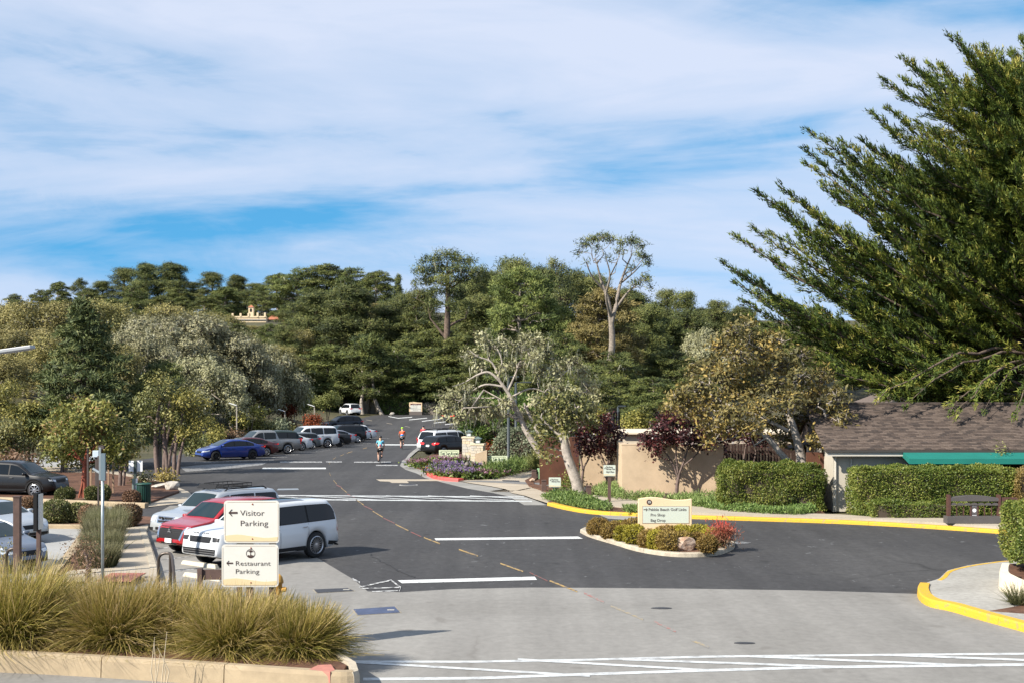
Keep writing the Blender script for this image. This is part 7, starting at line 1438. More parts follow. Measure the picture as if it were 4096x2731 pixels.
def rrect(w, h, r, n=5, z0=0.0):
    o = []
    for cx, cz, a0 in ((w / 2 - r, h / 2 - r, 0), (-w / 2 + r, h / 2 - r, 90), (-w / 2 + r, -h / 2 + r, 180), (w / 2 - r, -h / 2 + r, 270)):
        for i in range(n + 1):
            a = R(a0 + 90 * i / n); o.append((cx + r * math.cos(a), cz + r * math.sin(a) + z0))
    return o
def arrow(root, x, z, L, mat, y, left=True, th=.02):
    s = -1 if left else 1; m = MB(); m.plate([(x, z - th), (x + L, z - th), (x + L, z + th), (x, z + th)], y - .004, y)
    tip = x if left else x + L
    for k in (-1, 1): m.plate([(tip, z), (tip - s * L * .42, z + k * L * .38), (tip - s * L * .30, z + k * L * .38), (tip - s * L * -.0 - s * .0, z + k * .0 + k * .012) if False else (tip - s * L * .14, z)], y - .006, y - .001)
    return m.build('arrow', mat, root)
# --- parking sign in the front bed
d = 30.5; s_ = F / d; cx = (251.0 - 512) / s_; root = empty('parking_sign', (cx, d, .36), 0, 'cream two-panel sign reading Visitor Parking and Restaurant Parking', 'sign')
def lx(u): return (u - 512) / s_ - cx
def lz(v): return H - (v - HZ) / s_ - .36
for u in (249, 272): MB().box((lx(u), .09, 1.4), (.14, .09, 2.8)).build('post', POST, root)
for (u0, u1, v0, v1) in ((223.9, 279.2, 499.8, 542.2), (221.7, 278.4, 543.6, 586)):
    w_, h_ = lx(u1) - lx(u0), lz(v0) - lz(v1); xc, zc = (lx(u0) + lx(u1)) / 2, (lz(v0) + lz(v1)) / 2; T = Matrix.Translation((xc, 0, zc))
    p = MB().plate(rrect(w_, h_, .07), 0, .035, Mx=T).build('panel', SGN, root)
    # thin line near the edge: a slightly raised border
    for q in range(4):
        a = [(-w_ / 2 + .025, h_ / 2 - .03, w_ - .05, .006), (-w_ / 2 + .025, -h_ / 2 + .03, w_ - .05, .006)][q % 2] if q < 2 else None
        if a: MB().box((xc + a[0] + a[2] / 2, -.002, zc + a[1]), (a[2] - .1, .006, a[3])).build('border_line', SGE, p)
        else: MB().box((xc + (w_ / 2 - .025) * (1 if q == 2 else -1), -.002, zc), (.006, .006, h_ - .14)).build('border_line', SGE, p)
    wv = [(-w_ / 2 + .03, -h_ / 2 + .16), (-w_ / 4, -h_ / 2 + .185), (0, -h_ / 2 + .15), (w_ / 4, -h_ / 2 + .115), (w_ / 2 - .03, -h_ / 2 + .135)]; wv = [(q.x, q.y) for q in smooth_path([Vector((a, b)) for a, b in wv], 4)]
    MB().plate(wv + [(w_ / 2 - .04, -h_ / 2 + .04), (-w_ / 2 + .04, -h_ / 2 + .04)], -.004, .001, Mx=T).build('wave_band', SGB, p)
    for zz in (h_ / 2 - .075, -h_ / 2 + .09): MB().lathe([(.018, 0), (.014, .012), (.002, .014)], 8, (xc + .02, 0, zc + zz), Matrix.Rotation(R(90), 4, 'X')).build('bolt', RUST, p)
fit(text('lettering', 'Visitor', .17, SGT, root, (lx(240), -.006, lz(512.3)), bold=-.002), .52); fit(text('lettering', 'Parking', .17, SGT, root, (lx(240), -.006, lz(522.6)), bold=-.002), .585)
fit(text('lettering', 'Restaurant', .145, SGT, root, (lx(235.2), -.006, lz(562.6)), bold=-.002), .74); fit(text('lettering', 'Parking', .145, SGT, root, (lx(235.2), -.006, lz(570.7)), bold=-.002), .50)
arrow(root, lx(228.8), lz(511.8), .185, SGT, -.004); arrow(root, lx(226.6), lz(562.2), .135, SGT, -.004, th=.015)
em = MB(); ex, ez = lx(250.6), lz(552.6)
ring = [(ex + .097 * math.cos(R(a)), ez + .097 * math.sin(R(a))) for a in range(0, 360, 15)]
for i in range(24): em.plate([ring[i], ring[(i + 1) % 24], (ex + (ring[(i + 1) % 24][0] - ex) * .9, ez + (ring[(i + 1) % 24][1] - ez) * .9), (ex + (ring[i][0] - ex) * .9, ez + (ring[i][1] - ez) * .9)], -.006, -.001)
em.plate([(ex - .008, ez - .04), (ex + .012, ez - .04), (ex + .004, ez + .03), (ex - .004, ez + .03)], -.006, -.001)
for (a, b, w2) in ((-.02, .05, .05), (.03, .042, .045), (.005, .062, .04), (.0, .03, .03)): em.plate([(ex + a - w2, ez + b), (ex + a, ez + b + .014), (ex + a + w2, ez + b), (ex + a, ez + b - .008)], -.006, -.001)
em.plate([(ex - .075, ez - .05), (ex - .045, ez - .028), (ex - .02, ez - .04), (ex + .02, ez - .03), (ex + .05, ez - .04), (ex + .078, ez - .045), (ex + .05, ez - .082), (ex, ez - .092), (ex - .05, ez - .082)], -.006, -.001); em.build('emblem', SGT, root)
# --- island sign
d = 50.0; s_ = F / d; cx = (665 - 512) / s_; root = empty('island_sign', (cx, d, .1), 0, 'sand-coloured island sign listing golf links, pro shop and bag drop', 'sign')
def lx(u): return (u - 512) / s_ - cx
def lz(v): return H - (v - HZ) / s_ - .1
top = [(638.3, 498.3), (644, 497.2), (651, 496.5), (659, 497.0), (668, 498.4), (677, 499.3), (685, 499.0), (691.8, 498.2)]; top = [(q.x, q.y) for q in smooth_path([Vector((lx(a), lz(b))) for a, b in top], 3)]
MB().plate(top + [(lx(691.8), 0), (lx(638.3), 0)], 0, .22).build('slab', SAND, root, bevel=.012)
MB().box(((lx(642.4) + lx(688.8)) / 2, -.003, (lz(505.2) + lz(522.2)) / 2), (lx(688.8) - lx(642.4), .012, lz(505.2) - lz(522.2))).build('panel', SAGE, root)
for z in (505.2, 522.2): MB().box(((lx(642.4) + lx(688.8)) / 2, -.004, lz(z)), (lx(688.8) - lx(642.4) + .02, .02, .016)).build('panel_rim', SGE, root)
for u in (642.4, 688.8): MB().box((lx(u), -.004, (lz(505.2) + lz(522.2)) / 2), (.016, .02, lz(505.2) - lz(522.2))).build('panel_rim', SGE, root)
fit(text('lettering', 'Pebble Beach Golf Links', .135, SGG, root, (lx(648.4), -.012, lz(508.7)), bold=.003), 1.33); fit(text('lettering', 'Pro Shop', .135, SGG, root, (lx(650.4), -.012, lz(514.1)), bold=.003), .51); fit(text('lettering', 'Bag Drop', .135, SGG, root, (lx(650.4), -.012, lz(519.5)), bold=.003), .525)
arrow(root, lx(643.5), lz(508.6), .14, SGT, -.012, False, .012)
MB().lathe([(.092, 0), (.092, .012), (.075, .014), (.075, .010), (.002, .010)], 24, (lx(649.2), 0, lz(501.2)), Matrix.Rotation(R(90), 4, 'X')).build('medallion', SGT, root); text('lettering', '15', .11, SGN, root, (lx(649.2), -.014, lz(501.2)), align='CENTER', bold=.004)
# --- entrance pillars and signs
STN = [M('pillar_stone_%s' % 'abc'[i], c, .9, var=.15, scale=6, bump=.4) for i, c in enumerate([(.56, .50, .40), (.62, .52, .36), (.50, .47, .41)])]
LAMP = M('lantern_glass', (.55, .6, .6), .3); LROOF = M('lantern_roof', (.10, .14, .13), .6)
def pillar(label, u, d, h, w_, seed):
    r = empty('stone_pillar', ((u - 512) / F * d, d, .05), R(-8), label, 'pillar', 'stone entrance pillars'); q = random.Random(seed)
    MB().box((0, 0, h / 2), (w_ - .08, w_ - .08, h)).build('core', M('pillar_mortar', (.42, .37, .29), .95), r); n = max(5, round(h / .17)); ch = h / n
    for c in range(n):
        for k in range(4):
            x = -w_ / 2 + .012
            while x < w_ / 2 - .06:
                ww = min(q.uniform(.17, .36), w_ / 2 - .012 - x); ww = ww if w_ / 2 - .012 - x - ww > .08 else w_ / 2 - .012 - x
                o = MB().box((x + ww / 2, -(w_ / 2 - .02), c * ch + ch / 2), (ww - .014, .05 + q.uniform(0, .025), ch - .014)).build('stone', q.choice(STN), r); o.rotation_euler = (0, 0, R(90) * k); x += ww
    MB().box((0, 0, h + .05), (w_ + .1, w_ + .1, .1)).build('cap', M('pillar_cap', (.62, .52, .37), .9), r)
    ln = empty('lantern', (0, 0, h + .1)); ln.parent = r
    MB().box((0, 0, .02), (.34, .34, .04)).build('base', LROOF, ln); MB().box((0, 0, .16), (.27, .27, .24)).build('glass', LAMP, ln)
    for a in (-1, 1):
        for b_ in (-1, 1): MB().box((a * .14, b_ * .14, .16), (.03, .03, .26)).build('bar', LROOF, ln)
    MB().lathe([(.34, .28), (.34, .30), (.05, .42), (.01, .43)], 4, (0, 0, 0), Matrix.Rotation(R(45), 4, 'Z')).build('hood', LROOF, ln)
pillar('taller stone pillar with lantern at the entrance', 469, 91.2, 1.78, .74, 1); pillar('shorter stone pillar with lantern behind the tan flank wall', 478, 87.9, 1.50, .78, 2)
a = gd(481, 86.2); MB_ = MB().plate([(-.36, 0), (.36, 0), (.36, 1.30), (-.36, 1.06)], 0, .3); fw = MB_.build('flank_wall', STUC, loc=(a.x, 86.2, .03)); tag(fw, 'short sloped tan wall joined to the entrance pillar', 'wall')
for (u, v0, d, lb, w_) in [(449, 449.2, 92.2, 'first mint entrance sign reading The Tap Room, among purple flowers', 1.30), (496.4, 455.0, 86.4, 'second mint entrance sign, half shaded, right of the tan flank wall', 1.32)]:
    s_ = F / d; zt = H - (v0 - HZ) / s_; hh = .80; r = empty('entrance_sign', ((u - 512) / s_, d, zt - hh), 0, lb, 'sign', 'mint entrance signs')
    MB().plate([(-w_ / 2, 0), (w_ / 2, 0), (w_ / 2, hh), (-w_ / 2, hh)], 0, .06).build('panel', MINT, r)
    k = .07; fr = [(-w_ / 2 + k, hh - 2 * k), (-w_ / 2 + 2 * k, hh - k), (w_ / 2 - 2 * k, hh - k), (w_ / 2 - k, hh - 2 * k), (w_ / 2 - k, 3.6 * k), (w_ / 2 - 2 * k, 2.8 * k), (-w_ / 2 + 2 * k, 2.8 * k), (-w_ / 2 + k, 3.6 * k)]; m_ = MB()
    for i in range(8): m_.tube([(fr[i][0], -.004, fr[i][1]), (fr[(i + 1) % 8][0], -.004, fr[(i + 1) % 8][1])], .009, 4)
    m_.build('frame_line', DKG, r)
    x = -w_ / 2 + .13
    for wd_, ww in (('THE', .24), ('TAP', .27), ('ROOM', .42)):
        big = text('lettering', wd_[0], .26, DKG, r, (x, -.006, hh * .70), bold=.006); fit(big, ww * .30); sm2 = text('lettering', wd_[1:], .20, DKG, r, (x + ww * .34, -.006, hh * .685), bold=.006); fit(sm2, ww * .66); x += ww + .065
    sc = MB(); sc.tube([(-.26, -.004, hh * .46), (-.2, -.004, hh * .435), (-.06, -.004, hh * .45)], .008, 4); sc.tube([(.26, -.004, hh * .46), (.2, -.004, hh * .435), (.06, -.004, hh * .45)], .008, 4); sc.lathe([(.03, 0), (.03, .006)], 10, (0, 0, hh * .45), Matrix.Rotation(R(90), 4, 'X')); sc.build('flourish', DKG, r)
    fit(text('lettering', 'PEBBLE BEACH', .10, DKG, r, (-.40, -.006, .10)), .80)
    for x in (-.5, .5): MB().box((x, .09, hh / 2 - .15), (.07, .07, hh + .3)).build('post', POST, r)
# --- small path signs
def path_sign(label, u0, u1, v0, v1, vb, lines, postm):
    d = gp((u0 + u1) / 2, vb).y; s_ = F / d; zb = 0.0; r = empty('path_sign', (((u0 + u1) / 2 - 512) / s_, d, 0), 0, label, 'sign'); w_, h_ = (u1 - u0) / s_, (v1 - v0) / s_; zt = H - (v0 - HZ) / s_
    MB().box((0, .06, zt / 2 - .02), (.14, .10, zt)).build('post', postm, r); MB().plate(rrect(w_, h_, .03, 3, zt - h_ / 2), -.03, 0).build('panel', SAGE, r)
    wv = [(-w_ / 2, zt - h_ * .84), (-w_ / 6, zt - h_ * .82), (w_ / 6, zt - h_ * .88), (w_ / 2, zt - h_ * .85)]; MB().plate(wv + [(w_ / 2, zt - h_ * .93), (-w_ / 2, zt - h_ * .93)], -.034, -.029).build('wave_band', SGB, r)
    for (t, zf, wf) in lines:
        fit(text('lettering', t, h_ * .2, SGG, r, (-w_ / 2 + w_ * .22, -.036, zt - h_ * zf), bold=.003), w_ * wf)
    m = MB(); m.tube([(-w_ * .40, -.036, zt - h_ * .36), (-w_ * .40, -.036, zt - h_ * .26), (-w_ * .34, -.036, zt - h_ * .23)], .012, 4); m.add([(-w_ * .34, -.038, zt - h_ * .16), (-w_ * .34, -.038, zt - h_ * .30), (-w_ * .28, -.038, zt - h_ * .23)], [(0, 1, 2)]); m.build('arrow', SGG, r)
path_sign('small sage sign on a green post reading Tap Room, Fairway One', 548.8, 560.8, 476.5, 486.2, 496.8, [('Tap Room', .22, .55), ('Fairway One', .42, .70)], M('green_post', (.02, .05, .04), .6))
path_sign('small sage sign on a tall brown post naming three places', 603.4, 615.4, 464.2, 475.1, 503.6, [('Tap Room', .18, .55), ('Fairway One', .36, .72), ("Hay's Place", .62, .66)], POST)
# --- far directory sign
d = 203.5; s_ = F / d; r = empty('directory_sign', ((415.6 - 512) / s_, d, -.05), 0, 'far tan directory board at the end of the road', 'sign'); w_ = 1.85
tp = [(q.x, q.y) for q in smooth_path([Vector((-w_ / 2, 1.83)), Vector((-.4, 1.92)), Vector((.3, 1.84)), Vector((w_ / 2, 1.80))], 3)]
MB().plate(tp + [(w_ / 2, .5), (-w_ / 2, .5)], 0, .2).build('slab', SAND, r); MB().box((0, .1, .26), (w_, .22, .52)).build('plinth', M('plinth_grey', (.13, .11, .10), .9), r)
MB().box((0, -.01, 1.12), (1.55, .02, 1.15)).build('panel', SGN, r); MB().box((0, -.02, 1.58), (1.5, .02, .2)).build('header', M('maroon_header', (.10, .02, .015), .6), r)
fit(text('lettering', '17-Mile Drive Tour', .14, SGN, r, (-.55, -.035, 1.58)), 1.1)
for i, t in enumerate(['Hotel Guests', 'The Lodge', 'Casa Palmero', 'The Spa, Beach Club', 'General Store']): text('lettering', t, .14, SGG, r, (-.4, -.022, 1.38 - .175 * i))
# far plank fences
GW = M('weathered_planks', (.23, .20, .17), .95, var=.35, scale=3)
for (u0, u1, d, lb) in [(361, 392, 207, 'weathered plank fence at the road end behind the slim trunks'), (424, 446, 206, 'weathered plank fence right of the directory board'), (268, 296, 214, 'weathered plank fence above the red bushes')]:
    x0, x1 = (u0 - 512) / F * d, (u1 - 512) / F * d; r = empty('plank_fence', (x0, d, hill(x0, d)), 0, lb, 'fence'); n = int((x1 - x0) / .3); ms = [MB().box((0, 0, .85 + .06 * k), (.27, .05, 1.7 + .12 * k)).mesh('plank', GW) for k in range(3)]
    for i in range(n): obj('plank', ms[(i * 7) % 3], r, (i * .3, .03 * (i % 2), -.1))
    MB().box(((x1 - x0) / 2, .06, 1.2), (x1 - x0, .05, .12)).build('rail', GW, r)
# ================================================================= small street furniture
def bollard(label, u, v0, v1, group, round_=False, wpx=5.0):
    b = gp(u, v1); s_ = F / b.y; h_ = (v1 - v0) / s_; w_ = wpx / s_; r = empty('bollard', b, 0, label, 'bollard', group)
    if round_: MB().lathe([(w_ / 2, -.1), (w_ / 2, h_ - .04), (w_ * .42, h_), (.01, h_ + .01)], 12).build('post', M('round_wood', (.10, .075, .06), .9, var=.3, scale=6), r, True)
    else:
        MB().box((0, 0, h_ / 2 - .04), (w_, w_, h_ - .08)).build('post', POST, r, bevel=.012); MB().box((0, 0, h_ - .065), (w_ * .9, w_ * .9, .03)).build('groove', BLK, r); MB().box((0, 0, h_ - .025), (w_, w_, .05)).build('cap', POST, r, bevel=.01)
pb = 'square brown path lights'
for a in [('brown square bollard beside the green utility box', 534, 469, 479), ('brown square bollard left of the green-post sign', 544, 479, 491.5), ('brown square bollard beside the oak trunk foot', 588.7, 484.6, 499), ('brown square bollard behind the island sign top', 666, 492.4, 505), ('brown square bollard in the ground cover before the hedge', 743.5, 498.4, 510.5)]: bollard(a[0], a[1], a[2], a[3], pb)
bollard('left round wooden bollard among purple flowers', 449, 460.8, 474, 'round wooden bollards', True, 2.2); bollard('right round wooden bollard among purple flowers', 472.6, 460.8, 474.5, 'round wooden bollards', True, 2.2)
b = gp(467, 475); r = empty('fire_hydrant', b, 0, 'grey hydrant between the round bollards in the flowers', 'hydrant'); HY = M('hydrant_grey', (.16, .14, .12), .7)
MB().lathe([(.16, 0), (.16, .05), (.11, .06), (.11, .6), (.15, .62), (.15, .66), (.12, .74), (.03, .82)], 14).build('barrel', HY, r, True)
for sg in (-1, 1): MB().lathe([(.07, 0), (.07, .1), (.05, .12)], 10, (sg * .1, 0, .5), Matrix.Rotation(R(90 * sg), 4, 'Y')).build('outlet', HY, r)
b = gd(278.4, 33.0); r = empty('fire_hydrant', (b.x, 33.0, .36), 0, 'rusty yellow hydrant peeking out behind the parking sign', 'hydrant'); HY2 = M('hydrant_rust', (.42, .22, .04), .7, var=.3, scale=9)
MB().lathe([(.13, 0), (.13, .05), (.09, .06), (.09, .75), (.12, .77), (.12, .82), (.09, .92), (.03, .98)], 14).build('barrel', HY2, r, True); MB().lathe([(.06, 0), (.06, .12), (.04, .13)], 10, (.06, 0, .62), Matrix.Rotation(R(90), 4, 'Y')).build('outlet', HY2, r)
b = gp(543.5, 479); r = empty('utility_box', (b.x, b.y, .05), R(14), 'pale green ribbed utility box by the oak foot', 'utility box'); GB = M('pale_green_metal', (.25, .40, .22), .5)
MB().box((0, 0, .27), (.55, .5, .54)).build('cabinet', GB, r, bevel=.02); MB().box((0, -.02, .56), (.6, .58, .06)).build('lid', GB, r)
for i in range(4): MB().box((0, -.26, .12 + .11 * i), (.48, .03, .035)).build('rib', M('green_metal_shadow', (.16, .27, .14), .6), r)
b = gp(583.5, 493.5); r = empty('spotlight', (b.x, b.y, .1), 0, 'small pale spotlight at the oak trunk foot', 'lamp'); MB().box((0, 0, .15), (.2, .16, .2), Mx=Matrix.Rotation(R(-20), 4, 'X')).build('head', M('spot_grey', (.5, .5, .5), .5), r, bevel=.02); MB().tube([(0, 0, 0), (0, 0, .1)], .03).build('stem', BLK, r)
def rock(label, u, v, size, col, seed, group=None, z=.08):
    b = gp(u, v); bm = bmesh.new(); bmesh.ops.create_icosphere(bm, subdivisions=3, radius=.5); rr = random.Random(seed)
    ns = [(Vector((rr.gauss(0, 1), rr.gauss(0, 1), rr.gauss(0, 1))).normalized(), rr.uniform(.30, .46)) for _ in range(14)]
    for v_ in bm.verts:
        for n_, k in ns:
            dd = v_.co.dot(n_)
            if dd > k: v_.co -= n_ * (dd - k)
        v_.co += Vector((rr.gauss(0, 1), rr.gauss(0, 1), rr.gauss(0, 1))) * .008
    me = bpy.data.meshes.new('boulder'); bm.to_mesh(me); bm.free(); me.materials.append(M('rock_' + col[0], col[1], .9, var=.25, scale=3, bump=.5, bscale=9, col2=col[2])); o = obj('boulder', me); o.location = (b.x, b.y + size[1] * .3, z + size[2] * .35); o.scale = size; o.rotation_euler = (0, 0, rr.random()); tag(o, label, 'boulder', group)
PK = ('pinkish', (.42, .24, .14), (.66, .52, .40)); GY = ('pale_grey', (.38, .34, .29), (.55, .51, .45))
rock('pinkish boulder at the front of the traffic island', 684.5, 553.6, (1.0, .6, .6), PK, 3, z=.08); rock('tan rock beside the drain at the path corner', 532, 483, (.36, .3, .3), PK, 4); rock('pale rock right of the yellow flowering shrub', 172, 491, (1.0, .7, .6), GY, 5, 'rocks by the side path'); rock('low pale rock left of the larger one by the yellow shrub', 160, 489.5, (1.1, .6, .35), GY, 6, 'rocks by the side path'); rock('small pale rock at the end of the road', 392, 415, (.9, .5, .5), GY, 7)
# --- curved cream wall at the right corner
kerb('curved_cream_wall', smooth_path([tuple(gp(u, v, .15)[:2]) for u, v in [(999.6, 578.5), (998.4, 583), (998.8, 588.4), (1005, 592.6), (1014, 597), (1026, 601.5), (1070, 615)]], 4), .26, .62, M('cream_wall_paint', (.66, .58, .44), .85, var=.08, scale=2, bump=.2, space='Position'), seg=1.9, inward=1, gap=.004, flare=.05)
o = bpy.data.objects.get('curved_cream_wall'); o['kind'] = 'thing'; tag(o, 'low curved cream wall under the corner hedge', 'wall')
# --- golf bag rack
BRW = M('rack_brown', (.085, .04, .032), .5, var=.1); GRR = M('rack_grey', (.085, .077, .075), .5, var=.08)
b = gp(949, 523, .13); r = empty('bag_rack', (b.x, b.y + .25, .135), R(0), 'brown and grey golf bag rack before the long hedge', 'rack'); s_ = F / b.y; Wd = 2.02
MB().box((Wd / 2 + .03, .02, .14), (Wd + .2, .5, .28)).build('plinth', GRR, r, bevel=.015)
for x in (.06, Wd): MB().box((x, .02, .62), (.09, .3, .98)).build('upright', BRW, r)
tp = [(q.x, q.y) for q in smooth_path([Vector((.02, .98)), Vector((Wd * .25, 1.06)), Vector((Wd / 2, 1.09)), Vector((Wd * .75, 1.06)), Vector((Wd + .02, .98))], 4)]
MB().plate(tp + [(Wd + .02, .86), (.02, .86)], -.12, .16).build('top_rail', GRR, r, bevel=.01)
n = 7; cw = (Wd - .12) / n
for i in range(n):
    x = .1 + cw * (i + .5); MB().plate([(x - cw * .5 + .01, .70), (x + cw * .5 - .01, .70)] + [(x + cw * .47 * math.cos(R(a)), .72 + .085 * math.sin(R(a))) for a in range(0, 181, 20)], -.10, -.05).build('scallop', GRR, r)
    if i and i not in (3, 4): MB().box((x - cw / 2, -.02, .5), (.035, .04, .46)).build('divider', BRW, r)
x = .1 + cw * 3.5; MB().box((x, -.03, .49), (cw * .95, .05, .44)).build('centre_panel', GRR, r); MB().lathe([(.075, 0), (.075, .01), (.002, .012)], 20, (x, -.056, .50), Matrix.Rotation(R(90), 4, 'X')).build('emblem', PLATE, r)
for z in (.66, .31): MB().box((x, -.058, z), (cw * .6, .012, .015)).build('trim', PLATE, r)
for sg in (-.5, .5): MB().box((x + sg * cw, -.03, .49), (.05, .07, .46)).build('divider', BRW, r)
xa = Wd + .08; MB().plate([(xa, 0), (xa + .07, 0), (xa + .07, .80)] + [(xa + .31 - .24 * math.cos(R(a)), .80 + .14 * math.sin(R(a))) for a in range(0, 181, 20)] + [(xa + .55, 0), (xa + .62, 0), (xa + .62, 1.0), (xa, 1.0)], -.1, .14).build('side_arch', BRW, r); MB().box((xa + .31, -.02, .42), (.44, .05, .62)).build('side_panel', GRR, r); MB().box((xa + .31, -.05, .62), (.3, .012, .015)).build('trim', PLATE, r)
# --- black slatted screen above the wall
b = pt(610, 432, 82); r = empty('slatted_screen', (b.x, 82, 0), R(6), 'black slatted screen rising behind the plum trees', 'screen')
for i in range(8): MB().box((-.52 + .15 * i, 0, 3.05 + .02 * i), (.11, .04, 1.15)).build('slat', BLK, r)
for z in (2.7, 3.4): MB().box((0, .05, z), (1.2, .04, .06)).build('rail', BLK, r)
for x in (-.5, .5): MB().box((x, .1, 1.5), (.07, .07, 3.0)).build('post', BLK, r)
# --- lamp posts
LPM = M('lamp_post_dark', (.03, .04, .045), .5)
for (u, vt, d, ax, lb) in [(508.4, 376.6, 88, .55, 'dark lamp post in front of the leaning oak'), (515.8, 382, 98, 1.1, 'dark lamp post just behind the other one'), (618.2, 406.0, 96, .35, 'lamp post tip above the bushes behind the wall')]:
    x = (u - 512) / F * d; zt = H - (vt - HZ) * d / F; r = empty('lamp_post', (x, d, 0), 0, lb, 'lamp post', 'dark lamp posts by the entrance'); MB().lathe([(.14, 0), (.14, .3), (.09, .35), (.08, zt)], 10).build('pole', LPM, r, True); MB().box((ax / 2, 0, zt + .02), (ax, .08, .06)).build('arm', LPM, r); MB().box((ax * .7, 0, zt + .03), (.55, .28, .10)).build('lamp_head', LPM, r, bevel=.02)
r = empty('parking_lamp', ((-14 - 512) / F * 40, 40, 0), 0, 'flat grey lamp head reaching in at the left edge', 'lamp post'); GL = M('lamp_grey', (.36, .37, .38), .45, metal=.3)
MB().lathe([(.1, 0), (.09, 6.4)], 10).build('pole', GL, r); hd_ = MB(); hd_.box((.85, 0, 6.66), (.95, .42, .10), Mx=Matrix.Rotation(R(-8), 4, 'Y')); hd_.build('lamp_head', GL, r, bevel=.02); MB().tube([(0, 0, 6.35), (.5, 0, 6.62)], .05).build('arm', GL, r); MB().box((.85, 0, 6.60), (.8, .34, .02), Mx=Matrix.Rotation(R(-8), 4, 'Y')).build('lens', M('lamp_lens', (.3, .3, .29), .5), r)
for i, (u, v, d, vb, lb) in enumerate([(234.5, 404, 132, 418, 'thin white lot lamp above the golden-green bush'), (292.5, 396.5, 160, 410, 'thin white lot lamp left of the willow bush'), (312.5, 405, 152, 418, 'thin white lot lamp above the largest red bush'), (283, 410, 150, 420, 'thin white lot lamp near the pale blue SUV')]):
    x = (u - 512) / F * d; zt = H - (v - HZ) * d / F; zb = hill(x, d); r = empty('lot_lamp', (x, d, zb), 0, lb, 'lamp', 'thin lamps of the upper lot'); MB().box((.2, 0, (zt - zb) / 2), (.10, .10, zt - zb)).build('post', M('lot_lamp_post', (.30, .27, .23), .7), r); MB().box((-.15, 0, zt - zb + .05), (.75, .3, .06), Mx=Matrix.Rotation(R(18), 4, 'Y')).build('lamp_head', M('lot_lamp_white', (.7, .7, .68), .5), r)
# --- left-hand posts, poles, bins
def post(name, label, u, v0, v1, d, wpx, mat, cat='post', group=None, round_=False, zb=0.0):
    s_ = F / d; x = (u - 512) / s_; zt = H - (v0 - HZ) / s_ - zb; r = empty(name, (x, d, zb), 0, label, cat, group); w_ = wpx / s_
    if round_: MB().lathe([(w_ / 2, 0), (w_ / 2, zt), (.005, zt + .005)], 12).build('pole', mat, r, True)
    else: MB().box((0, 0, zt / 2), (w_, w_, zt)).build('pole', mat, r, bevel=.008)
    return r, s_, zt
r, s_, zt = post('wooden_post', 'wide brown post at the far left, in front of the sedans', 17.4, 496, 0, 37, 6.6, POST, zb=.1); MB().box((0, 0, zt + .01), (.2, .2, .03)).build('cap', POST, r)
r, s_, zt = post('sign_post', 'brown post with a sign panel seen edge-on', 38.8, 494, 0, 36.5, 4.0, POST, zb=.1); MB().box((-.02, -.06, zt - .42), (.09, .34, .98)).build('sign_panel', BLK, r); MB().box((.06, -.04, zt - .42), (.03, .3, .9)).build('sign_face', SGN, r)
STEEL = M('galvanised_steel', (.33, .37, .38), .4, metal=.6, var=.15, scale=3)
r, s_, zt = post('sign_pole', 'tall galvanised pole beside the wispy shrubs', 102.6, 474, 0, 39.5, 3.2, STEEL, 'pole', None, True, .1); MB().box((.02, 0, zt + .22), (.12, .1, .75)).build('sleeve', M('sleeve_blue_grey', (.14, .19, .22), .5, metal=.3), r); MB().box((-.10, .1, zt + .30), (.05, .05, .9)).build('edge_sign', STEEL, r)
MB().tube([(-.10, .2, zt + .02), (-.52, .9, zt + .10)], .035, 8).build('arm', STEEL, r)
DB = M('dark_bronze', (.055, .04, .035), .6)
r, s_, zt = post('lamp_post', 'thin bronze lamp post right of the red trunk', 96.4, 456, 503, 65.2, 2.2, DB, 'lamp post', 'thin bronze posts near the strawberry tree'); MB().box((0, 0, zt + .14), (.28, .28, .3)).build('lamp_box', M('lamp_box_pale', (.45, .52, .58), .4), r, bevel=.02); MB().box((.12, .4, zt + .42), (.26, .26, .16)).build('lamp_hood', DB, r)
post('thin_post', 'thin bronze post against the red trunk', 87.9, 446, 500, 66.4, 1.8, DB, 'post', 'thin bronze posts near the strawberry tree'); post('thin_post', 'thin bronze post behind the clipped shrub with bronze top', 98.4, 455, 531, 53.8, 1.7, DB, 'post', 'thin bronze posts near the strawberry tree')
STK = M('stake_wood', (.30, .20, .13), .9, var=.2)
for (u, v0, v1, lb) in [(108.5, 463, 492, 'pale tree stake left of the other one'), (113.2, 461, 494, 'pale tree stake beside the dark shrub'), (91, 466, 495, 'tree stake just right of the red trunk')]: post('tree_stake', lb, u, v0, v1, gp(u, v1).y, 1.6, STK, 'stake', 'wooden tree stakes')
b = gp(78.5, 499); tag(MB().tube([(b.x, b.y, 0), (b.x + .28, b.y + .2, 1.5)], .06, 6).build('leaning_stake', M('red_wood', (.22, .06, .03), .8)), 'reddish stake leaning against the strawberry tree', 'stake')
r, s_, zt = post('parking_notice', 'white blank-backed notice on a dark post', 135.2, 460, 502, 66.5, 2.6, M('green_black', (.02, .035, .03), .6), 'sign'); MB().box((0, .08, zt - .25), (.64, .03, .5)).build('panel', M('notice_white', (.78, .78, .78), .5), r); MB().box((-.02, -.1, .55), (.16, .2, 1.05)).build('meter_case', M('meter_grey', (.16, .2, .18), .5), r, bevel=.02); MB().box((.1, -.12, .55), (.05, .16, 1.05)).build('meter_edge', M('notice_white', (0, 0, 0)), r)
b = gp(143.6, 503.5); r = empty('litter_bin', b, 0, 'dark green slatted litter bin beside the white notice', 'bin'); GN = M('bin_green', (.006, .05, .035), .5)
MB().lathe([(.27, .05), (.32, .9)], 20).build('liner', BLK, r)
sl_ = MB().box((0, -.31, .48), (.045, .02, .86)).mesh('slat', GN)
for i in range(24): o = obj('slat', sl_, r); o.rotation_euler = (0, 0, 2 * math.pi * i / 24)
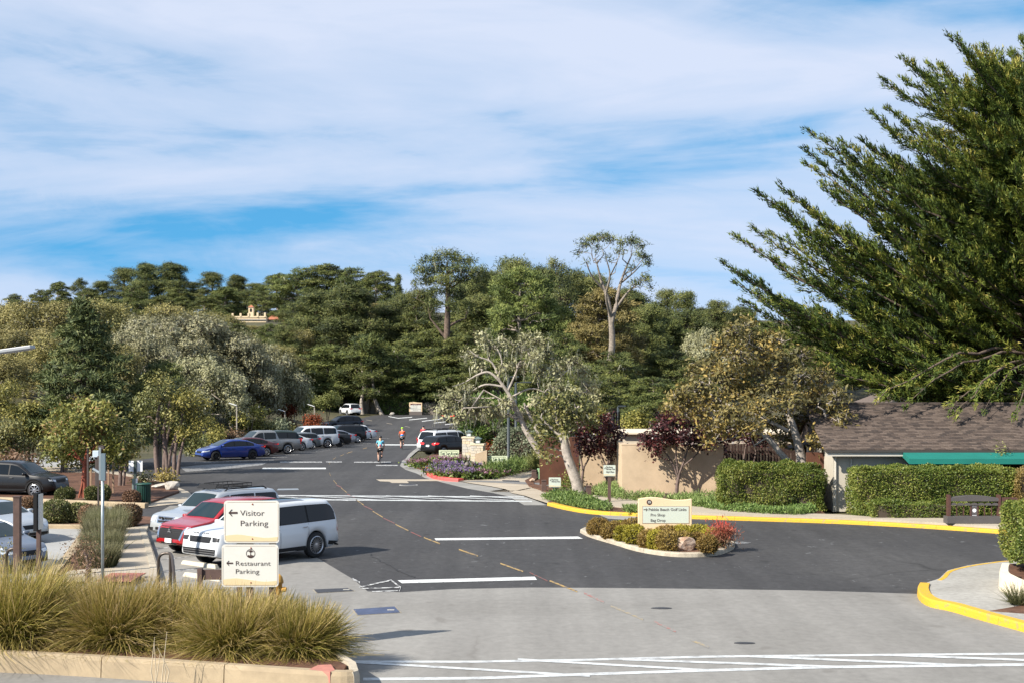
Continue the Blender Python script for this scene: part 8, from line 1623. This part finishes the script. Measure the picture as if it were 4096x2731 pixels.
MB().lathe([(.34, .90), (.37, .93), (.34, .97), (.30, .95)], 24).build('rim', GN, r); MB().lathe([(.34, .06), (.34, .10)], 24).build('base', GN, r)
# handrails
HR = M('bronze_rail', (.07, .055, .045), .35, metal=.4)
for (u, v, d, lb, zl) in [(158.5, 552, 38.6, 'bronze looped handrail beside the walkway', 1.15), (6.5, 547.5, 37.8, 'bronze looped handrail at the far left', 1.35)]:
    s_ = F / d; x = (u - 512) / s_; z = H - (v - HZ) / s_; r = empty('handrail', (x, d, 0), 0, lb, 'handrail', 'bronze handrails')
    loop = smooth_path([Vector((0, 0, z - .95)), Vector((0, 0, z - .25)), Vector((.06, -.02, z - .06)), Vector((.22, -.05, z)), Vector((.40, -.2, z - .04)), Vector((.62, -.9, z - .30)), Vector((.95, -2.0, z - .95))], 5); MB().tube(loop, .042, 10).build('rail', HR, r, True)
    MB().tube([(.36, -.15, 0), (.36, -.15, z - .02)], .045, 8).build('upright', HR, r); MB().tube([(0, 0, z - .93), (.15, -.05, z - 1.05), (.36, -.15, z - 1.06)], .035, 8).build('lower_bend', HR, r)
b = gd(198.5, 36.5); r = empty('low_barrier', (b.x, 36.5, 0), 0, 'low brown board barrier behind the parking sign', 'barrier'); z0 = H - (567.5 - HZ) * 36.5 / F
MB().box((.04, 0, z0 / 2), (.12, .14, z0)).build('post', POST, r); MB().box((.55, .02, z0 - .16), (1.0, .06, .26)).build('board', POST, r); MB().box((1.05, 0, z0 / 2), (.12, .14, z0)).build('post', POST, r)
WS = M('wheel_stop_concrete', (.50, .46, .38), .9, var=.12, scale=3)
for (u0, v0, u1, v1, lb) in [(186, 564.5, 214, 566.5, 'concrete wheel stop ahead of the white luxury SUV'), (190, 577, 216, 579, 'concrete wheel stop nearest the brown barrier')]:
    a, c = gp(u0, v0), gp(u1, v1); dv = (c - a); L_ = 1.75; ang_ = math.atan2(dv.y, dv.x); m = MB(); Q = Matrix.Translation((a + c) / 2) @ Matrix.Rotation(R(-40), 4, 'Z')
    m.add([Q @ Vector(p) for p in [(-.87, -.09, 0), (.87, -.09, 0), (.87, .09, 0), (-.87, .09, 0), (-.80, -.06, .13), (.80, -.06, .13), (.80, .06, .13), (-.80, .06, .13)]], [(3, 2, 1, 0), (4, 5, 6, 7), (0, 1, 5, 4), (1, 2, 6, 5), (2, 3, 7, 6), (3, 0, 4, 7)]); o = m.build('wheel_stop', WS, bevel=.02); tag(o, lb, 'wheel stop', 'concrete wheel stops')
tag(MB().box((-11.2, 37.0, .14), (3.2, .35, .28)).build('ramp_wall', KCw, bevel=.03), 'tan ramp wall behind the grass below the tactile strip', 'wall')
# ================================================================= cyclists
SKIN = M('skin_tone', (.55, .33, .24), .6); SHORT = M('black_lycra', (.012, .012, .013), .6); SHOE = M('black_shoe', (.015, .015, .015), .5)
def skin_mesh(name, verts, edges, mat, parent, lev=2):
    me = bpy.data.meshes.new(name); me.from_pydata([v[:3] for v in verts], edges, []); o = obj(name, me, parent); me.materials.append(mat)
    if not me.skin_vertices:
        bpy.context.view_layer.objects.active = o
    md = o.modifiers.new('skin', 'SKIN'); md.use_smooth_shade = True
    if not me.skin_vertices: 
        with bpy.context.temp_override(object=o, active_object=o): bpy.ops.mesh.customdata_skin_add()
    for i, v in enumerate(verts): me.skin_vertices[0].data[i].radius = (v[3], v[3]); me.skin_vertices[0].data[i].use_root = (i == 0)
    sb = o.modifiers.new('smooth', 'SUBSURF'); sb.levels = sb.render_levels = lev
    return o
def rider(label, blabel, u, d, jersey, jersey2, helmet, hair=False, socks=None):
    g = gd(u, d); p = empty('person', g, R(3), label, 'person', 'cyclists riding away'); bk = empty('bicycle', g, R(3), blabel, 'bicycle', 'road bicycles')
    B, E = [], []
    def chain(pts, start=None):
        prev = start
        for q in pts:
            B.append(q); i = len(B) - 1
            if prev is not None: E.append((prev, i))
            prev = i
        return prev
    chain([(0, -.22, 1.0, .13), (0, -.12, 1.16, .12), (0, .02, 1.32, .135), (0, .12, 1.44, .12), (0, .2, 1.53, .055), (0, .27, 1.63, .085), (0, .28, 1.72, .085)])
    for sg in (-1, 1):
        chain([(sg * .17, .13, 1.45, .065), (sg * .25, .24, 1.26, .05), (sg * .24, .38, 1.10, .036), (sg * .22, .46, 1.02, .03)], 3); w_ = len(B) - 1
        for k, (dx, dz) in enumerate([(.03, .0), (.012, .01), (-.006, .008), (-.024, 0)]): chain([(sg * .22 + dx, .51, 1.01 + dz, .010), (sg * .22 + dx, .535, .975 + dz, .008)], w_)
        chain([(sg * .185, .48, 1.03, .011), (sg * .18, .51, 1.01, .009)], w_)
        up = sg > 0; kn = (sg * .12, .17, .80, .062) if up else (sg * .12, .06, .60, .062); an = (sg * .11, .02, .46, .036) if up else (sg * .11, -.06, .22, .036); ft = (sg * .11, .12, .40, .034) if up else (sg * .11, .07, .155, .034)
        chain([(sg * .11, -.16, .94, .105), kn, ((kn[0] + an[0]) / 2, (kn[1] + an[1]) / 2 - .03, (kn[2] + an[2]) / 2, .055), an, ft], 0)
    skin_mesh('body', B, E, SKIN, p)
    J = [(0, -.20, 1.10, .145), (0, -.08, 1.22, .145), (0, .04, 1.36, .155), (0, .13, 1.465, .125)]; Je = [(0, 1), (1, 2), (2, 3)]
    for sg in (-1, 1): n0 = len(J); J += [(sg * .18, .135, 1.455, .078), (sg * .235, .215, 1.32, .064)]; Je += [(3, n0), (n0, n0 + 1)]
    js = skin_mesh('jersey', J, Je, jersey, p)
    if jersey2: skin_mesh('jersey_band', [(0, -.21, 1.085, .15), (0, -.15, 1.16, .152), (0, -.10, 1.21, .15)], [(0, 1), (1, 2)], jersey2, p)
    S_ = [(0, -.22, 1.0, .15), (0, -.2, 1.08, .146)]; Se = [(0, 1)]
    for sg in (-1, 1):
        up = sg > 0; m_ = (sg * .12, .03, .86, .092) if up else (sg * .12, -.04, .74, .088); n0 = len(S_); S_ += [(sg * .11, -.16, .94, .118), m_]; Se += [(0, n0), (n0, n0 + 1)]
        an, ft = ((sg * .11, .02, .46), (sg * .11, .13, .395)) if up else ((sg * .11, -.06, .22), (sg * .11, .08, .15)); skin_mesh('shoe', [an + (.046,), ((an[0]), an[1] + .0, an[2] - .06, .045), ft + (.042,)], [(0, 1), (1, 2)], socks or SHOE, p)
    skin_mesh('shorts', S_, Se, SHORT, p)
    hm = MB(); hm.lathe([(.115, -.03), (.118, .02), (.10, .07), (.06, .10), (.01, .112)], 14, (0, .27, 1.74), Matrix.Rotation(R(-12), 4, 'X') @ Matrix.Diagonal((.92, 1.25, 1, 1))); hm.build('helmet', helmet, p, True)
    if hair: skin_mesh('hair', [(0, .17, 1.64, .06), (0, .06, 1.55, .055), (.02, -.03, 1.43, .03)], [(0, 1), (1, 2)], M('blond_hair', (.45, .31, .15), .7), p); MB().box((0, -.24, 1.22), (.09, .05, .14), Mx=Matrix.Rotation(R(-35), 4, 'X')).build('pocket_item', M('red_pocket', (.4, .03, .06), .5), p, bevel=.01)
    FR = M('bike_frame_dark', (.03, .03, .032), .35, metal=.4)
    f = MB(); bb, rh, fh, sd, ht = (0, -.03, .28), (0, -.46, .34), (0, .53, .34), (0, -.2, .88), (0, .40, .86)
    for a, c, q in ((bb, sd, .017), (sd, ht, .017), (bb, (0, .43, .74), .022), (ht, (0, .44, .70), .022)): f.tube([a, c], q, 8)
    for sg in (-.03, .03): f.tube([(sg, rh[1], rh[2]), (sg * .5, bb[1], bb[2])], .010, 6); f.tube([(sg, rh[1], rh[2]), (sg * .4, sd[1], sd[2] - .1)], .009, 6); f.tube([(sg, fh[1], fh[2]), (sg * .8, .44, .72)], .013, 6)
    f.build('frame', FR, bk)
    MB().tube([sd, (0, -.23, .95)], .014, 8).build('seat_post', ALU, bk); MB().lathe([(.02, 0), (.075, .01), (.07, .035), (.02, .045)], 12, (0, -.23, .945), Matrix.Diagonal((.9, 1.7, 1, 1))).build('saddle', M('white_saddle', (.5, .5, .5), .5), bk)
    h_ = MB(); h_.tube([ht, (0, .42, .93), (0, .50, .96)], .015, 8)
    h_.tube(smooth_path([Vector((-.21, .50, .80)), Vector((-.21, .56, .86)), Vector((-.21, .56, .97)), Vector((-.2, .50, .98)), Vector((0, .50, .97)), Vector((.2, .50, .98)), Vector((.21, .56, .97)), Vector((.21, .56, .86)), Vector((.21, .50, .80))], 3), .014, 6); h_.build('handlebar', BLK, bk)
    for hub in (rh, fh):
        we = empty('wheel', hub); we.parent = bk; Q = Matrix.Rotation(R(90), 4, 'Y')
        MB().lathe([(.318, -.012), (.338, -.012), (.345, 0), (.338, .012), (.318, .012), (.318, -.012)], 32, Mx=Q).build('tyre', RUB, we); MB().lathe([(.30, -.01), (.318, -.011), (.318, .011), (.30, .01)], 32, Mx=Q).build('rim', ALU, we)
        sp = MB()
        for i in range(16): a = math.pi * 2 * i / 16; sp.tube([(.015 * (-1) ** i, 0, 0), (0, .305 * math.cos(a), .305 * math.sin(a))], .0025, 3)
        sp.build('spokes', ALU, we); MB().lathe([(.02, -.03), (.02, .03)], 10, Mx=Q).build('hub', ALU, we)
    cr = MB(); cr.lathe([(.09, 0), (.09, .006)], 20, (.04, bb[1], bb[2]), Matrix.Rotation(R(90), 4, 'Y')); cr.tube([(.05, bb[1], bb[2]), (.07, bb[1] + .02, bb[2] + .17)], .011, 6); cr.tube([(-.05, bb[1], bb[2]), (-.07, bb[1] - .02, bb[2] - .17)], .011, 6)
    cr.build('crankset', BLK, bk)
    MB().box((.11, .04, bb[2] + .17), (.09, .08, .02)).build('pedal', BLK, bk); MB().box((-.11, 0, bb[2] - .17), (.09, .08, .02)).build('pedal', BLK, bk)
rider('nearer cyclist in light blue jersey with blond ponytail and black helmet', 'road bicycle ridden by the cyclist in light blue', 380.2, 94.4, M('light_blue_jersey', (.12, .42, .58), .7), None, M('black_helmet', (.02, .02, .02), .4), True)
rider('farther cyclist in orange and blue jersey with lime helmet', 'road bicycle ridden by the cyclist in orange', 402.2, 119.3, M('orange_jersey', (.75, .10, .03), .7), M('blue_band', (.03, .30, .70), .7), M('lime_helmet', (.35, .65, .04), .4), False, M('red_socks', (.55, .06, .07), .6))
rider('cyclist in red jersey hidden behind the white SUVs', 'road bicycle hidden behind the white SUVs', 423.2, 131.5, M('red_jersey', (.65, .03, .05), .7), None, M('dark_helmet', (.03, .03, .035), .4))
